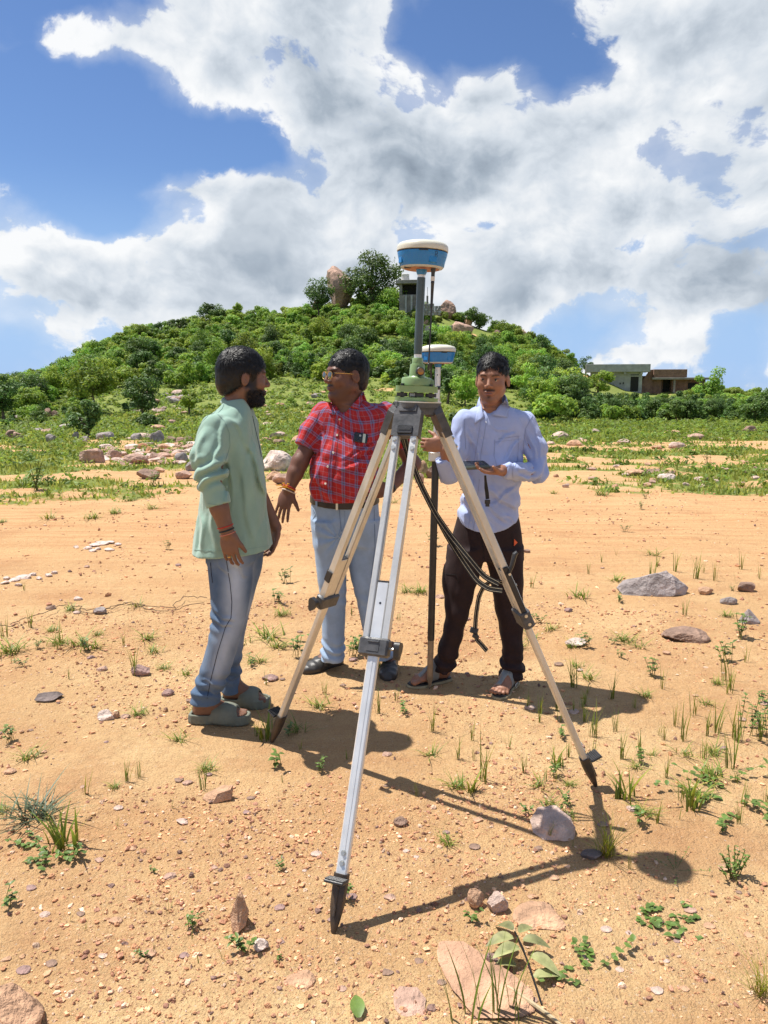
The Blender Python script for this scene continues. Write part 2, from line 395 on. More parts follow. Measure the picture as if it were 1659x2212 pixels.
RUB = hit(318, 990)
def build_ground():
    front = np.radians(np.linspace(-44, 44, 330)); back = np.radians(np.linspace(44, 316, 60))[1:-1]
    A = np.concatenate([front, back]); na = len(A)
    r = [.5]
    while r[-1] < 420: r.append(r[-1]*(1.0145 if r[-1] < 130 else 1.05)+.004)
    r = np.array(r); nr = len(r)
    AA, RR = np.meshgrid(A, r); X, Y = RR*np.sin(AA), RR*np.cos(AA); Z = H(X, Y)
    V = np.stack([X, Y, Z], -1).reshape(-1, 3); V = np.concatenate([V, [[0, 0, float(H(0, 0))]]])
    i = np.arange(nr-1)[:, None]*na; j = np.arange(na)[None]; j2 = (j+1) % na
    F = np.stack([i+j, i+na+j, i+na+j2, i+j2], -1).reshape(-1, 4)
    c = len(V)-1
    Fl = F[:, ::-1]
    g = grass_amt(V[:, 0], V[:, 1])
    tr = np.abs(V[:, 1]-8.2-.06*V[:, 0])
    rr = np.hypot(V[:, 0], V[:, 1])
    red = np.clip(.15+.8*np.exp(-(tr/2.6)**2)+.5*sstep(8, 14, rr)+.45*fbm(V[:, 0]/1.3, V[:, 1]/1.3, o=3, seed=31), 0, 1)
    sand = np.clip(.5+1.3*fbm(V[:, 0]/.8, V[:, 1]/.5, o=5, seed=41), 0, 1)
    cols = np.stack([g, red, sand], 1)
    me_tri = [(c, k, (k+1) % na) for k in range(na)]
    F4 = np.concatenate([Fl, np.array([(c, (k+1) % na, k, k) for k in range(na)])])
    # fan triangles as separate faces
    o = mk('ground', V, [tuple(f) for f in Fl.tolist()]+[(c, (k+1) % na, k) for k in range(na)], ground_mat(), None, True, None, cols)
    tag(o, 'sandy orange ground with a dirt track and a green hill beyond', kind='structure')
    return o
def ground_mat():
    m = bpy.data.materials.new('sandy_ground'); m.use_nodes = True; nt = m.node_tree; N = nt.nodes; L = nt.links
    b = N['Principled BSDF']; b.inputs['Roughness'].default_value = .95; b.inputs['Specular IOR Level'].default_value = .15
    at = N.new('ShaderNodeAttribute'); at.attribute_name = 'Col'; sp = N.new('ShaderNodeSeparateColor'); L.new(at.outputs['Color'], sp.inputs[0])
    ge = N.new('ShaderNodeNewGeometry')
    def noise(s, d=4, r=.6):
        n = N.new('ShaderNodeTexNoise'); n.inputs['Scale'].default_value = s; n.inputs['Detail'].default_value = d; n.inputs['Roughness'].default_value = r; L.new(ge.outputs['Position'], n.inputs['Vector']); return n.outputs['Fac']
    def mrange(x, a, c, lo=0, hi=1):
        n = N.new('ShaderNodeMapRange'); L.new(x, n.inputs[0]); n.inputs[1].default_value = a; n.inputs[2].default_value = c; n.inputs[3].default_value = lo; n.inputs[4].default_value = hi; return n.outputs[0]
    def mix(f, a, c, t='MIX'):
        n = N.new('ShaderNodeMix'); n.data_type = 'RGBA'; n.blend_type = t
        for k, x in ((0, f), (6, a), (7, c)):
            if isinstance(x, (int, float)): n.inputs[k].default_value = x
            elif isinstance(x, tuple): n.inputs[k].default_value = (*x, 1)
            else: L.new(x, n.inputs[k])
        return n.outputs[2]
    def mul(a, c):
        n = N.new('ShaderNodeMath'); n.operation = 'MULTIPLY'
        for k, x in enumerate((a, c)):
            if isinstance(x, (int, float)): n.inputs[k].default_value = x
            else: L.new(x, n.inputs[k])
        return n.outputs[0]
    def add(a, c):
        n = N.new('ShaderNodeMath'); n.operation = 'ADD'
        for k, x in enumerate((a, c)):
            if isinstance(x, (int, float)): n.inputs[k].default_value = x
            else: L.new(x, n.inputs[k])
        return n.outputs[0]
    big = noise(3.2, 5); mid = noise(24, 4); fin = noise(130, 3, .7)
    c = mix(sp.outputs['Blue'], (.50, .295, .13), (.70, .505, .255))
    c = mix(mul(sp.outputs['Green'], .9), c, (.545, .285, .125))
    c = mix(mrange(big, .35, .65, 0, .55), c, (.52, .325, .155))
    c = mix(mrange(mid, .42, .72, 0, .55), c, (.44, .235, .105))
    c = mix(mrange(fin, .38, .66, 0, .45), c, (.66, .46, .26))
    c = mix(mrange(noise(160, 3, .7), .56, .66, 0, .7), c, (.27, .14, .08))
    c = mix(mrange(noise(1.3, 6, .65), .52, .66, 0, .5), c, (.40, .20, .095))
    c = mix(mrange(noise(75, 3, .6), .64, .70, 0, .6), c, (.60, .50, .40))
    mp = N.new('ShaderNodeMapping'); mp.inputs['Scale'].default_value = (.22, 4.5, 1); mp.inputs['Rotation'].default_value = (0, 0, -.06); L.new(ge.outputs['Position'], mp.inputs[0])
    ns = N.new('ShaderNodeTexNoise'); ns.inputs['Scale'].default_value = 2.2; ns.inputs['Detail'].default_value = 6; ns.inputs['Roughness'].default_value = .65; L.new(mp.outputs[0], ns.inputs['Vector'])
    c = mix(mul(mrange(ns.outputs['Fac'], .48, .70), mul(sp.outputs['Green'], .6)), c, (.66, .43, .21))
    c = mix(mul(mrange(ns.outputs['Fac'], .50, .34), mul(sp.outputs['Green'], .6)), c, (.46, .23, .10))
    gm = noise(9, 5, .7)
    gf = add(mul(sp.outputs['Red'], 1.15), mrange(gm, .3, .7, -.45, .45))
    gcol = mix(mrange(noise(1.1, 4), .35, .65), (.13, .20, .035), (.21, .25, .06))
    gcol = mix(mrange(noise(30, 3), .4, .7, 0, .6), gcol, (.08, .12, .028))
    c = mix(mrange(gf, .35, .8, 0, .93), c, gcol)
    L.new(c, b.inputs['Base Color'])
    vo = N.new('ShaderNodeTexVoronoi'); vo.inputs['Scale'].default_value = 95; L.new(ge.outputs['Position'], vo.inputs['Vector'])
    hgt = add(add(mul(noise(16, 7, .68), .045), mul(noise(110, 4, .7), .014)), mul(mrange(vo.outputs['Distance'], 0, .45, 1, 0), .003))
    bp = N.new('ShaderNodeBump'); bp.inputs['Distance'].default_value = 1.; bp.inputs['Strength'].default_value = .9; L.new(hgt, bp.inputs['Height']); L.new(bp.outputs[0], b.inputs['Normal'])
    return m
GROUND = build_ground()

# ------------------------------------------------------------------ foliage
LEAF = mat('green_leaves', (.20, .31, .045), .55, var=.25, vscale=1.2, vcol=True, trans=.38, rnd=.3, spec=.3)
LEAFD = mat('dark_green_leaves', (.088, .16, .036), .55, var=.25, vscale=1.2, vcol=True, trans=.3, rnd=.2, spec=.35)
BARK = mat('grey_brown_bark', (.13, .095, .065), .9, var=.35, vscale=9, bump=.02, bscale=14)
def unit(v): return v/(np.linalg.norm(v, axis=-1, keepdims=True)+1e-9)
def leaves(P, Nn, size, rng, var=None, asp=.55):
    """leaf-sized diamond faces at P facing Nn"""
    n = len(P); t = unit(np.cross(Nn, unit(rng.normal(size=(n, 3))))); bt = np.cross(Nn, t)
    s = (size*rng.uniform(.6, 1.4, n))[:, None]
    V = np.stack([P-t*s, P+bt*s*asp-Nn*s*.12, P+t*s, P-bt*s*asp-Nn*s*.12], 1).reshape(-1, 3)
    F = np.arange(4*n).reshape(n, 4)
    v = rng.uniform(.72, 1.28, n) if var is None else var*rng.uniform(.8, 1.2, n)
    c = np.stack([v*rng.uniform(.85, 1.2, n), v, v*rng.uniform(.8, 1.1, n)], 1)
    return V, F, np.repeat(c, 4, 0)
def crown(rng, rad, ncl, nl, size, low=.0, dark=None):
    """clump centres through an uneven ellipsoid, leaves through each clump"""
    d = unit(rng.normal(size=(ncl, 3))); d[:, 2] = d[:, 2]*.9+low
    C = d*np.asarray(rad)*rng.uniform(.35, .82, ncl)[:, None]
    rc = rng.uniform(.24, .46, ncl)*min(rad)
    k = rng.integers(0, ncl, nl); q = unit(rng.normal(size=(nl, 3)))
    sh = rng.uniform(.55, 1.12, nl)
    P = C[k]+q*(rc[k]*sh)[:, None]*np.array([1.1, 1.1, .8])
    Nn = unit(q+.55*rng.normal(size=(nl, 3))+np.array([0, 0, .45]))
    cv = rng.uniform(.8, 1.2, ncl)
    return C, rc, leaves(P, Nn, size, rng, cv[k])
def bush_data(seed, rad, ncl, nl, size):
    rng = np.random.default_rng(seed)
    C, rc, (V, F, c) = crown(rng, rad, ncl, nl, size, low=.25)
    V[:, 2] = V[:, 2]+rad[2]*.45; V[:, 2] = np.where(V[:, 2] < -.1, -.1+.2*rng.random(len(V)), V[:, 2])
    return V, F, c
def tree_parts(seed, h, rad, ncl, nl, size, tr):
    """trunk with limbs reaching into the clumps, and a crown"""
    rng = np.random.default_rng(seed)
    C, rc, (V, F, c) = crown(rng, rad, ncl, nl, size, low=.0)
    base = h-rad[2]*.55; C = C+[0, 0, base]; V[:, 2] += base
    b = MB(); top = np.array([rng.uniform(-.1, .1)*h, rng.uniform(-.1, .1)*h, base*.72])
    b.tube([(0, 0, -.4), (top[0]*.3, top[1]*.25, base*.35), top], [tr*1.3, tr, tr*.7], 7)
    for q in C[:min(ncl, 10)]:
        m = top*.55+q*.45+rng.normal(size=3)*.12*h*.3
        b.tube([top-[0, 0, .05*h], m, q], [tr*.55, tr*.33, tr*.1], 5, cap=False)
    return b, V, F, c
BUSH = [bush_data(100+i, (1.25+.2*(i % 3), 1.25, .95+.28*(i % 4)), 9+i, 1500, .125) for i in range(7)]
BUSHM = [mk('bush', *b[:2], LEAF if i % 3 else LEAFD, None, False, None, b[2]) for i, b in enumerate(BUSH)]
TREES = []
for i in range(5):
    h = 2.6+.3*i; b, V, F, c = tree_parts(300+i, h, (1.55+.15*i, 1.5+.1*i, 1.5+.15*i), 18+i, 3000, .125, .08)
    TREES.append((b.build('trunk', BARK, None, True), mk('crown', V, F, (LEAF, LEAFD)[i % 2], None, False, None, c), h))
for o in BUSHM+[q for t in TREES for q in t[:2]]: COL.objects.unlink(o)      # moulds only; copies are linked below

def zone(px, py):
    """what grows where on the hill, by direction: (share of trees, density)"""
    return 0
def proj(p):
    z = p[1]*CP-(p[2]-CH)*SP; v = p[1]*SP+(p[2]-CH)*CP
    return 829.5+FL*p[0]/z, 1106-FL*v/z
def clearing(px, py):
    """open grassy or built ground on the hill, in degrees of view measured on the photograph"""
    for cx, cy, rx, ry in ((640,880,330,62),(330,885,120,50),(300,935,330,40),(760,930,400,50),(1000,905,140,38),(960,712,110,16),(1000,730,100,12),(930,645,50,40),(1330,825,62,30),(1440,832,60,22),(860,742,110,10),(880,650,28,50),(1210,808,40,14),(1250,930,120,20),(640,850,120,22),(1010,860,120,20),(745,640,26,40)):
        if ((px-cx)/rx)**2+((py-cy)/ry)**2 < 1: return True
    return False
def where(px):
    for lim, ph in ((150, 'at the far left'), (400, 'left of the green pullover man'), (560, 'behind the green pullover man'), (700, 'between the two left men'), (830, 'behind the checked shirt man'), (1000, 'behind the tripod head'), (1150, 'behind the pale blue shirt man'), (1300, 'just right of the pale blue shirt man'), (1480, 'below the two houses')):
        if px < lim: return ph
    return 'at the far right'
def plant_hill():
    rng = np.random.default_rng(5); spots = []
    tries = 0
    while len(spots) < 4800 and tries < 200000:
        tries += 1
        a = rng.uniform(R(-41), R(41)); r = math.sqrt(rng.uniform(33.**2, 117.**2))
        x, y = r*math.sin(a), r*math.cos(a); z = float(H(x, y)); px, py = proj((x, y, z))
        if px < -700 or px > 2400 or py > 925: continue
        if clearing(px, py) and rng.random() < (1. if py < 840 else .86): continue
        right = px > 1165
        if not right and py > 838 and rng.random() < (.80 if px > 240 else .4)+.15*(py > 880): continue
        if right and py > 912: continue
        spots.append((r, x, y, z, px, py))
    spots.sort()
    thin = []; cells = {}
    for s in spots:                                      # keep crowns from piling up on one spot
        dmin = .8 if s[0] < 75 else 1.0
        k = (int(s[1]//2), int(s[2]//2)); ok = True
        for i in (-1, 0, 1):
            for j in (-1, 0, 1):
                for q in cells.get((k[0]+i, k[1]+j), ()):
                    if (q[1]-s[1])**2+(q[2]-s[2])**2 < dmin**2: ok = False
        if ok: cells.setdefault(k, []).append(s); thin.append(s)
    nb = nt = 0; rest = []
    def room(px, r, z):
        """height a plant may have before it would hide the houses or change the skyline"""
        lim = float(np.interp(px, [-90, 0, 100, 200, 300, 1100, 1170, 1230, 1262, 1500, 1540, 1760], [800, 800, 775, 715, 672, 672, 705, 765, 846, 848, 850, 845]))
        d = ray(px, lim); return max(.45, CH+r*d[2]/math.hypot(d[0], d[1])-z)
    for r, x, y, z, px, py in thin:
        if 1245 < px < 1500 and py < 880 and r > 75: continue
        ist = rng.random() < (.34 if px > 1165 else .13 if px > 260 else .34)
        if py < 740: ist = rng.random() < .2
        if px < -90 or px > 1750: rest.append((x, y, z, min(rng.uniform(.5, 1.1), room(px, r, z)/2.9), rng.uniform(0, 6.3))); continue
        if ist and nt < 190:
            tm = TREES[rng.integers(0, 5) if px < 1165 else rng.choice([1, 3, 1, 3, 2])]; s = rng.uniform(.55, .85)
            if px > 1165: s *= rng.uniform(.8, 1.0)
            if 1240 < px < 1520 and py < 868: s *= .5
            s = min(s, room(px, r, z)/(tm[2]*1.42))
            if s < .28: continue
            ph = ('bright','dark')[TREES.index(tm) % 2]+' green leafy tree on the hill '+where(px)
            t = thing('tree', ph, 'tree', (x, y, z), 'trees on the hill '+where(px), rng.uniform(0, 6.3))
            t.scale = (s,)*3
            again(tm[0], parent=t); again(tm[1], parent=t); nt += 1
        elif nb < 298:
            s = rng.uniform(.5, 1.1)*(1. if r > 45 else .85)
            if 1240 < px < 1520 and py < 868: s *= .55
            s = min(s, room(px, r, z)/2.9)
            if py > 842 and not px > 1165: s *= rng.uniform(.3, .75)
            bi = int(rng.integers(0, 7) if px < 1165 else rng.choice([0, 3, 6, 1])); o = again(BUSHM[bi], loc=(x, y, z), rot=(0, 0, rng.uniform(0, 6.3)), scale=(s, s, s*rng.uniform(.85, 1.2)))
            ph = ('small ' if s < .5 else 'broad ' if s > 1. else 'rounded ')+('bright' if bi % 3 else 'dark')+' green bush '+('low on the hill ' if py > 800 else 'higher on the hill ')+where(px)
            tag(o, ph, 'bush', 'bushes on the hill '+where(px)); nb += 1
        else: rest.append((x, y, z, rng.uniform(.5, 1.1), rng.uniform(0, 6.3)))
    rest = np.array(rest); me = bpy.data.meshes.new('hillside_undergrowth'); me.from_pydata([tuple(q[:3]) for q in rest.tolist()], [], [])
    for nm, col in (('size', 3), ('turn', 4)): q = me.attributes.new(nm, 'FLOAT', 'POINT'); q.data.foreach_set('value', rest[:, col].astype(np.float32))
    o = link(bpy.data.objects.new('hillside_undergrowth', me)); me.materials.append(LEAF)
    kinds = bpy.data.collections.new('scrub_kinds')
    for i, q in enumerate(BUSHM):
        if i % 3: kinds.objects.link(q)
    ng = bpy.data.node_groups.new('scatter_scrub', 'GeometryNodeTree'); ng.interface.new_socket('Geometry', in_out='INPUT', socket_type='NodeSocketGeometry'); ng.interface.new_socket('Geometry', in_out='OUTPUT', socket_type='NodeSocketGeometry')
    N, L = ng.nodes, ng.links; gi, go = N.new('NodeGroupInput'), N.new('NodeGroupOutput'); ip = N.new('GeometryNodeInstanceOnPoints'); ci = N.new('GeometryNodeCollectionInfo'); ci.inputs[0].default_value = kinds; ci.inputs['Separate Children'].default_value = True; ci.inputs['Reset Children'].default_value = True
    L.new(gi.outputs[0], ip.inputs['Points']); L.new(ci.outputs[0], ip.inputs['Instance']); ip.inputs['Pick Instance'].default_value = True
    a1 = N.new('GeometryNodeInputNamedAttribute'); a1.data_type = 'FLOAT'; a1.inputs[0].default_value = 'size'; L.new(a1.outputs[0], ip.inputs['Scale'])
    a2 = N.new('GeometryNodeInputNamedAttribute'); a2.data_type = 'FLOAT'; a2.inputs[0].default_value = 'turn'; cb = N.new('ShaderNodeCombineXYZ'); L.new(a2.outputs[0], cb.inputs[2]); L.new(cb.outputs[0], ip.inputs['Rotation'])
    L.new(ip.outputs[0], go.inputs[0]); o.modifiers.new('scatter', 'NODES').node_group = ng
    tag(o, 'dense green scrub covering the upper hillside', 'undergrowth', kind='stuff')
    print('hill', len(thin), nt, nb, len(rest))
plant_hill()
# ------------------------------------------------------------------ special trees
def special(name, label, px, pyb, wpx, hpx, dark, seed, group=None, dens=1., r=None, lean=0.):
    """one tree of its own shape: base pixel, width and height in photograph pixels"""
    p = hit(px, pyb); k = math.hypot(*p[:2])/FL*1.02
    w, h = wpx*k, hpx*k
    rad = (w/2*1.08, w/2*1.02, min(h*.5, w*.62)); nl = int(min(5200, 1500+w*h*75)*dens)
    b, V, F, c = tree_parts(seed, h-rad[2]*.45, rad, int(12+w*h*.35), nl, .05+.018*w, .05+.018*w)
    t = thing('tree', label, 'tree', p-[0, 0, .1], group)
    b.build('trunk', BARK, t, True); mk('crown', V, F, LEAFD if dark else LEAF, t, False, None, c)
    return t
special('tree', 'largest dark green tree crowning the hilltop beside the tall boulder', 808, 668, 118, 124, True, 901)
special('tree', 'spreading tree left of the tall hilltop boulder', 690, 690, 64, 92, True, 902)
special('tree', 'green tree growing in front of the hilltop shelter wall', 846, 680, 62, 66, False, 903)
special('tree', 'round crowned tree rising right of the brick house', 1526, 884, 60, 92, False, 904)
special('tree', 'slender open crowned tree on the ridge left of the grey house', 1266, 800, 34, 44, True, 905, dens=.5)
special('tree', 'dark bushy tree with bare trunk standing alone at the left foot of the hill', 190, 948, 66, 90, True, 906, dens=.8)
special('tree', 'dark tree cut by the left edge of the view', 8, 914, 66, 100, True, 907)
special('tree', 'low dark twin bush tree in the grass left of the green shirted man', 318, 926, 60, 44, True, 908)
special('tree', 'pale green bush tree on the slope just left of the green shirted man', 410, 896, 50, 64, False, 909)
special('tree', 'small conical dark tree behind the rover receiver pole', 966, 872, 54, 84, True, 910)
special('tree', 'thin stemmed sapling behind the pale shirted man\'s right shoulder', 985, 978, 40, 96, True, 911, dens=.5)
special('tree', 'tall tree at the far right end of the tree line', 1632, 914, 70, 76, True, 912)
special('tree', 'dark dense tree under the brick house', 1478, 892, 84, 48, True, 913)
special('tree', 'bright green tree half hiding the grey house', 1292, 850, 76, 50, False, 914)
special('tree', 'green tree left of the block wall with the dish', 1135, 862, 60, 80, False, 915)
for i, (px, pyb, w, h) in enumerate(((460,690,62,46),(500,676,60,40),(385,712,50,36),(300,730,52,40),(345,720,40,30),(215,768,60,42),(155,812,70,56),(100,840,60,50),(1035,700,60,46),(1085,722,50,40),(1165,770,44,60),(640,690,50,40),(1010,690,40,36),(1215,795,40,34))):
    special('tree', ('dark' if i % 2 == 0 else 'bright')+' leafy tree on the skyline '+where(px), px, pyb+8, w, h, i % 2 == 0, 930+i, 'skyline trees')

# ------------------------------------------------------------------ rocks
GRAN = mat('weathered_granite', (.36, .27, .22), .9, var=.4, vscale=7, bump=.03, bscale=26, vcol=True, detail=8)
def ico(sub):
    bm = bmesh.new(); bmesh.ops.create_icosphere(bm, subdivisions=sub, radius=1)
    V = np.array([v.co[:] for v in bm.verts]); F = np.array([[v.index for v in f.verts] for f in bm.faces]); bm.free()
    return V, F
ICO = {i: ico(i) for i in (1, 2, 3, 4, 5)}
def rock_shape(seed, sub=4, nplane=9, rough=.085):
    rng = np.random.default_rng(seed); D, F = ICO[sub]
    n = unit(rng.normal(size=(nplane, 3))); h = rng.uniform(.40, .95, nplane)
    q = D @ n.T; r = np.where(q > .05, h/np.maximum(q, .05), 9)
    s = -np.log(np.sum(np.exp(-80*np.minimum(r, 3)), 1)+1e-30)/80
    s = np.clip(s, .3, 1.25)*(1+rough*fbm(D[:, 0]*2.5+seed, D[:, 1]*2.5, D[:, 2]*2.5, o=4, seed=seed)+rough*.5*fbm(D[:, 0]*7, D[:, 1]*7, D[:, 2]*7, o=3, seed=seed))
    V = D*s[:, None]
    c = (.9+.25*fbm(D[:, 0]*3, D[:, 1]*3, D[:, 2]*3+seed, o=3, seed=seed+5))[:, None]*np.ones(3)
    return V, F, c
TINT = dict(grey=(.95, 1.08, 1.25), pink=(1.3, 1.1, 1.0), white=(1.9, 2.0, 2.1), tan=(1.45, 1.15, .85), purple=(.95, .8, .85), brown=(.8, .68, .6), dark=(.5, .52, .58), orange=(1.35, .85, .5), pale=(1.55, 1.5, 1.5), sandy=(1.32, 1.02, .78))
def rock(px0, px1, py0, py1, tint, label, seed, cat='rock', name='rock', group=None, sub=4, flat=None, sink=.25, yaw=None, lean=None, tall=False):
    cx = (px0+px1)/2; p = hit(cx, py1-(py1-py0)*.22); r = math.hypot(p[0], p[1]); zd = p[1]*CP+(CH-p[2])*SP
    k = zd/FL; w = (px1-px0)*k/2*1.06
    al = math.atan2(CH-p[2], r); vm = (py1-py0)*k
    d = w*.8 if not tall else w
    h = flat if flat is not None else max(.3*w, (vm-2*d*math.sin(max(al, 0))*.75)/math.cos(al))
    V, F, c = rock_shape(seed, sub)
    ya = yaw if yaw is not None else (seed*1.7) % 6.28
    ca, sa = math.cos(ya), math.sin(ya); V = np.stack([V[:, 0]*ca-V[:, 1]*sa, V[:, 0]*sa+V[:, 1]*ca, V[:, 2]], 1)
    ext = (V.max(0)-V.min(0))/2; V = (V-(V.max(0)+V.min(0))/2)/ext
    hz = h/(2-2*sink)*1.0
    V = V*[w, d, hz]
    if lean: V[:, 0] += lean*V[:, 2]
    V[:, 2] += hz*(1-2*sink)
    o = mk(name, V, F, GRAN, None, sub > 4, None, c*np.array(TINT[tint]), loc=p)
    try: o.data.set_sharp_from_angle(angle=R(17))
    except Exception: pass
    return tag(o, label, cat, group)
# hilltop boulders
rock(706,768,584,668,'pink','tall upright granite boulder on the hilltop left of the big tree',11,'boulder','boulder',sub=5,sink=.1,tall=True)
rock(668,687,612,646,'brown','small pointed brown boulder left of the tall hilltop boulder',12,'boulder','boulder',tall=True)
rock(940,984,652,686,'pink','split pink boulder beside the hilltop terrace wall',13,'boulder','boulder',sub=5)
rock(975,1022,700,724,'pink','pale broken boulder at the end of the long block wall',14,'boulder','boulder')
rock(1058,1082,719,744,'brown','upright brown boulder among bushes right of the long block wall',15,'boulder','boulder',tall=True)
rock(1104,1139,699,722,'pink','rounded boulder stack on the ridge right of the hilltop',16,'boulder','boulder')
rock(857,882,706,722,'brown','brown boulder left of the long block wall',17,'boulder','boulder')
rock(400,418,780,800,'grey','grey boulder among bushes left of the green shirted man\'s head',18,'boulder','boulder')
rock(738,750,768,798,'tan','tan boulder just behind the plaid shirted man\'s head',19,'boulder','boulder')
for i, (a, b, c, d) in enumerate(((838,856,664,674),(905,925,690,702),(1002,1020,684,700),(870,890,758,770),(905,930,772,784),(955,985,738,752),(990,1010,750,764),(1020,1046,752,766),(940,960,760,770),(1180,1196,800,812))):
    rock(a,b,c,d,'pink' if i % 2 else 'tan','pale boulder showing among scrub below the hilltop',30+i,'boulder','boulder','boulders below the hilltop',3)
# slope and foot of the hill
SL = np.random.default_rng(77)
SLOPE = [(330,335,375,860),(420,325,440,880),(480,300,385,880),(300,285,470,905),(640,500,660,900),(640,600,700,868),(720,640,740,930),(1000,960,1040,900),(1180,1150,1220,880)]
for i in range(95):
    a = SL.uniform(0, 1)
    if a < .34: cx, cy = SL.uniform(285, 400), SL.uniform(852, 900)
    elif a < .6: cx, cy = SL.uniform(0, 420), SL.uniform(905, 960)
    elif a < .85: cx, cy = SL.uniform(560, 760), SL.uniform(845, 965)
    else: cx, cy = SL.uniform(960, 1659), SL.uniform(935, 970)
    w = SL.uniform(6, 17)*(1.2 if cy > 920 else .9)
    rock(cx-w, cx+w, cy-w*SL.uniform(.5, 1.), cy, ('pink','pale','grey','tan','pale')[i % 5], 'small '+('pink','pale','grey','tan','pale')[i % 5]+' rock on the hill foot '+where(cx), 60+i, 'rock', 'rock', 'small rocks on the hill foot '+where(cx), 3)
rock(96,112,886,910,'brown','left half of the ruined brown stone stack in the grass',161,tall=True); rock(109,127,890,908,'brown','right half of the ruined brown stone stack in the grass',162)
rock(13,34,932,952,'brown','brown rubble rock at the left end of the dirt bank',163); rock(30,50,936,953,'pink','reddish rubble rock on the left dirt bank',164)
rock(100,122,940,958,'grey','round grey boulder on the left dirt bank',165); rock(157,172,936,954,'grey','egg shaped grey boulder near the lone dark tree',166); rock(174,193,944,957,'grey','low grey boulder right of the egg shaped one',167)
rock(324,354,934,960,'grey','biggest grey boulder in the row behind the rubble field',168); rock(283,306,938,954,'grey','pale grey boulder at the left of the boulder row',169)
rock(360,380,944,958,'brown','brown boulder in the row right of the biggest grey one',170); rock(380,402,946,960,'pink','pink boulder at the right of the boulder row',171); rock(398,416,944,958,'brown','brown boulder touching the green shirted man\'s back',172)
rock(298,320,960,978,'orange','round orange boulder behind the pink rubble',173); rock(314,331,966,979,'orange','smaller orange boulder leaning on the round one',174)
rock(178,226,972,1006,'pink','large squared pink boulder at the left end of the rubble field',175,sub=5); rock(268,318,982,1008,'pink','long sloping pink boulder in the rubble field',176,sub=5)
rock(378,408,980,1006,'grey','angular grey boulder at the right of the rubble field',177); rock(230,262,974,994,'pink','pink boulder behind the long sloping one',178); rock(320,356,978,1000,'pink','broad pink boulder in the middle of the rubble field',179)
rock(295,344,1014,1040,'brown','brown half buried boulder in front of the rubble field',180); rock(330,356,1010,1024,'tan','flat tan slab on the brown half buried boulder',181); rock(380,415,1018,1038,'pink','pink rock low beside the green shirted man\'s sleeve',182); rock(402,425,1000,1022,'grey','grey rock hidden partly by the green sleeve',183)
for i in range(105):
    cx, cy = SL.uniform(215, 425), SL.uniform(966, 1006); w = SL.uniform(5, 14); tn = ('pink','pale','white','tan')[i % 4]; w *= 1.15
    rock(cx-w, cx+w, cy-w*.8, cy, tn, 'broken '+tn+' stone in the rubble field behind the green pullover man', 1200+i, 'rock', 'rock', 'stones of the rubble field', 3)
rock(563,634,982,1026,'white','large pale grey slab rock between the two men facing each other',250,sub=5,flat=.42,yaw=.5); rock(612,650,988,1014,'pink','pink boulder right of the pale slab',251); rock(575,612,1018,1040,'tan','tan rock under the pale slab',252); rock(590,640,1024,1052,'pink','broad pink rock in front of the pale slab',253)
rock(905,925,1000,1032,'tan','tan boulder seen between the pole and the tripod',254); rock(920,945,1010,1040,'brown','brown boulder beside the black pole',255); rock(896,915,1025,1048,'pink','pale rock low between tripod rails',256); rock(950,975,1030,1046,'grey','grey rock right of the black pole',257)
rock(560,590,946,960,'tan','tan boulder on the bank behind the pale slab',258); rock(590,615,950,962,'brown','brown boulder on the bank behind the pale slab',259)
# right middle ground
rock(1444,1478,956,972,'pale','pale boulder below the right tree line',260); rock(1408,1432,962,972,'tan','tan boulder left of the pale one below the trees',261); rock(1602,1632,922,938,'brown','brown rock at the right foot of the trees',262); rock(1462,1480,960,970,'white','white stone beside the pale boulder',263)
rock(1420,1455,1024,1042,'white','white broken stones at the eroded edge of the track',264); rock(1350,1392,1014,1030,'tan','tan ledge at the eroded edge of the track',265); rock(1385,1440,1012,1024,'brown','brown ledge behind the white broken stones',266); rock(1500,1530,1030,1042,'pale','flat pale stone right of the eroded edge',267)
for i in range(26):
    cx, cy = SL.uniform(1180, 1659), SL.uniform(1000, 1062); w = SL.uniform(5, 12)
    rock(cx-w, cx+w, cy-w*.6, cy, ('tan','pale','pink')[i % 3], 'pale flat stone in the thin grass beyond the track', 270+i, 'rock', 'rock', 'stones beyond the track', 3, flat=.06)
def hull_rock(px0, px1, py1, pts, depth, height, tint, label, seed, cuts=3, rough=.05):
    """an angular rock: the hull of a few corner points (x across, y away, z up), its faces roughened"""
    p = hit((px0+px1)/2, py1-10); zd = p[1]*CP+(CH-p[2])*SP; w = (px1-px0)*zd/FL/2
    bm = bmesh.new()
    for q in pts: bm.verts.new(q)
    r_ = bmesh.ops.convex_hull(bm, input=bm.verts); bmesh.ops.delete(bm, geom=[v for v in bm.verts if not v.link_faces], context='VERTS')
    bmesh.ops.triangulate(bm, faces=bm.faces)
    for _ in range(cuts): bmesh.ops.subdivide_edges(bm, edges=bm.edges, cuts=1, use_grid_fill=True)
    bmesh.ops.triangulate(bm, faces=bm.faces); bm.verts.index_update()
    V = np.array([v.co[:] for v in bm.verts]); F = np.array([[v.index for v in f.verts] for f in bm.faces]); bm.free()
    d = rough*fbm(V[:, 0]*3.1, V[:, 1]*3.1, V[:, 2]*3.1, o=4, seed=seed, g=.6)+rough*.7*(1-2*np.abs(fbm(V[:, 0]*2+V[:, 2], V[:, 1]*2, V[:, 2]*4, o=3, seed=seed+3)))
    V = V*(1+d[:, None]); c = (.95+.3*fbm(V[:, 0]*3, V[:, 1]*3, V[:, 2]*5, o=4, seed=seed+9))[:, None]*np.ones(3)
    o = mk('rock', V*[w, depth, height], F, GRAN, None, True, None, c*np.array(TINT[tint]), loc=p)
    o.data.set_sharp_from_angle(angle=R(24)); return tag(o, label, 'rock')
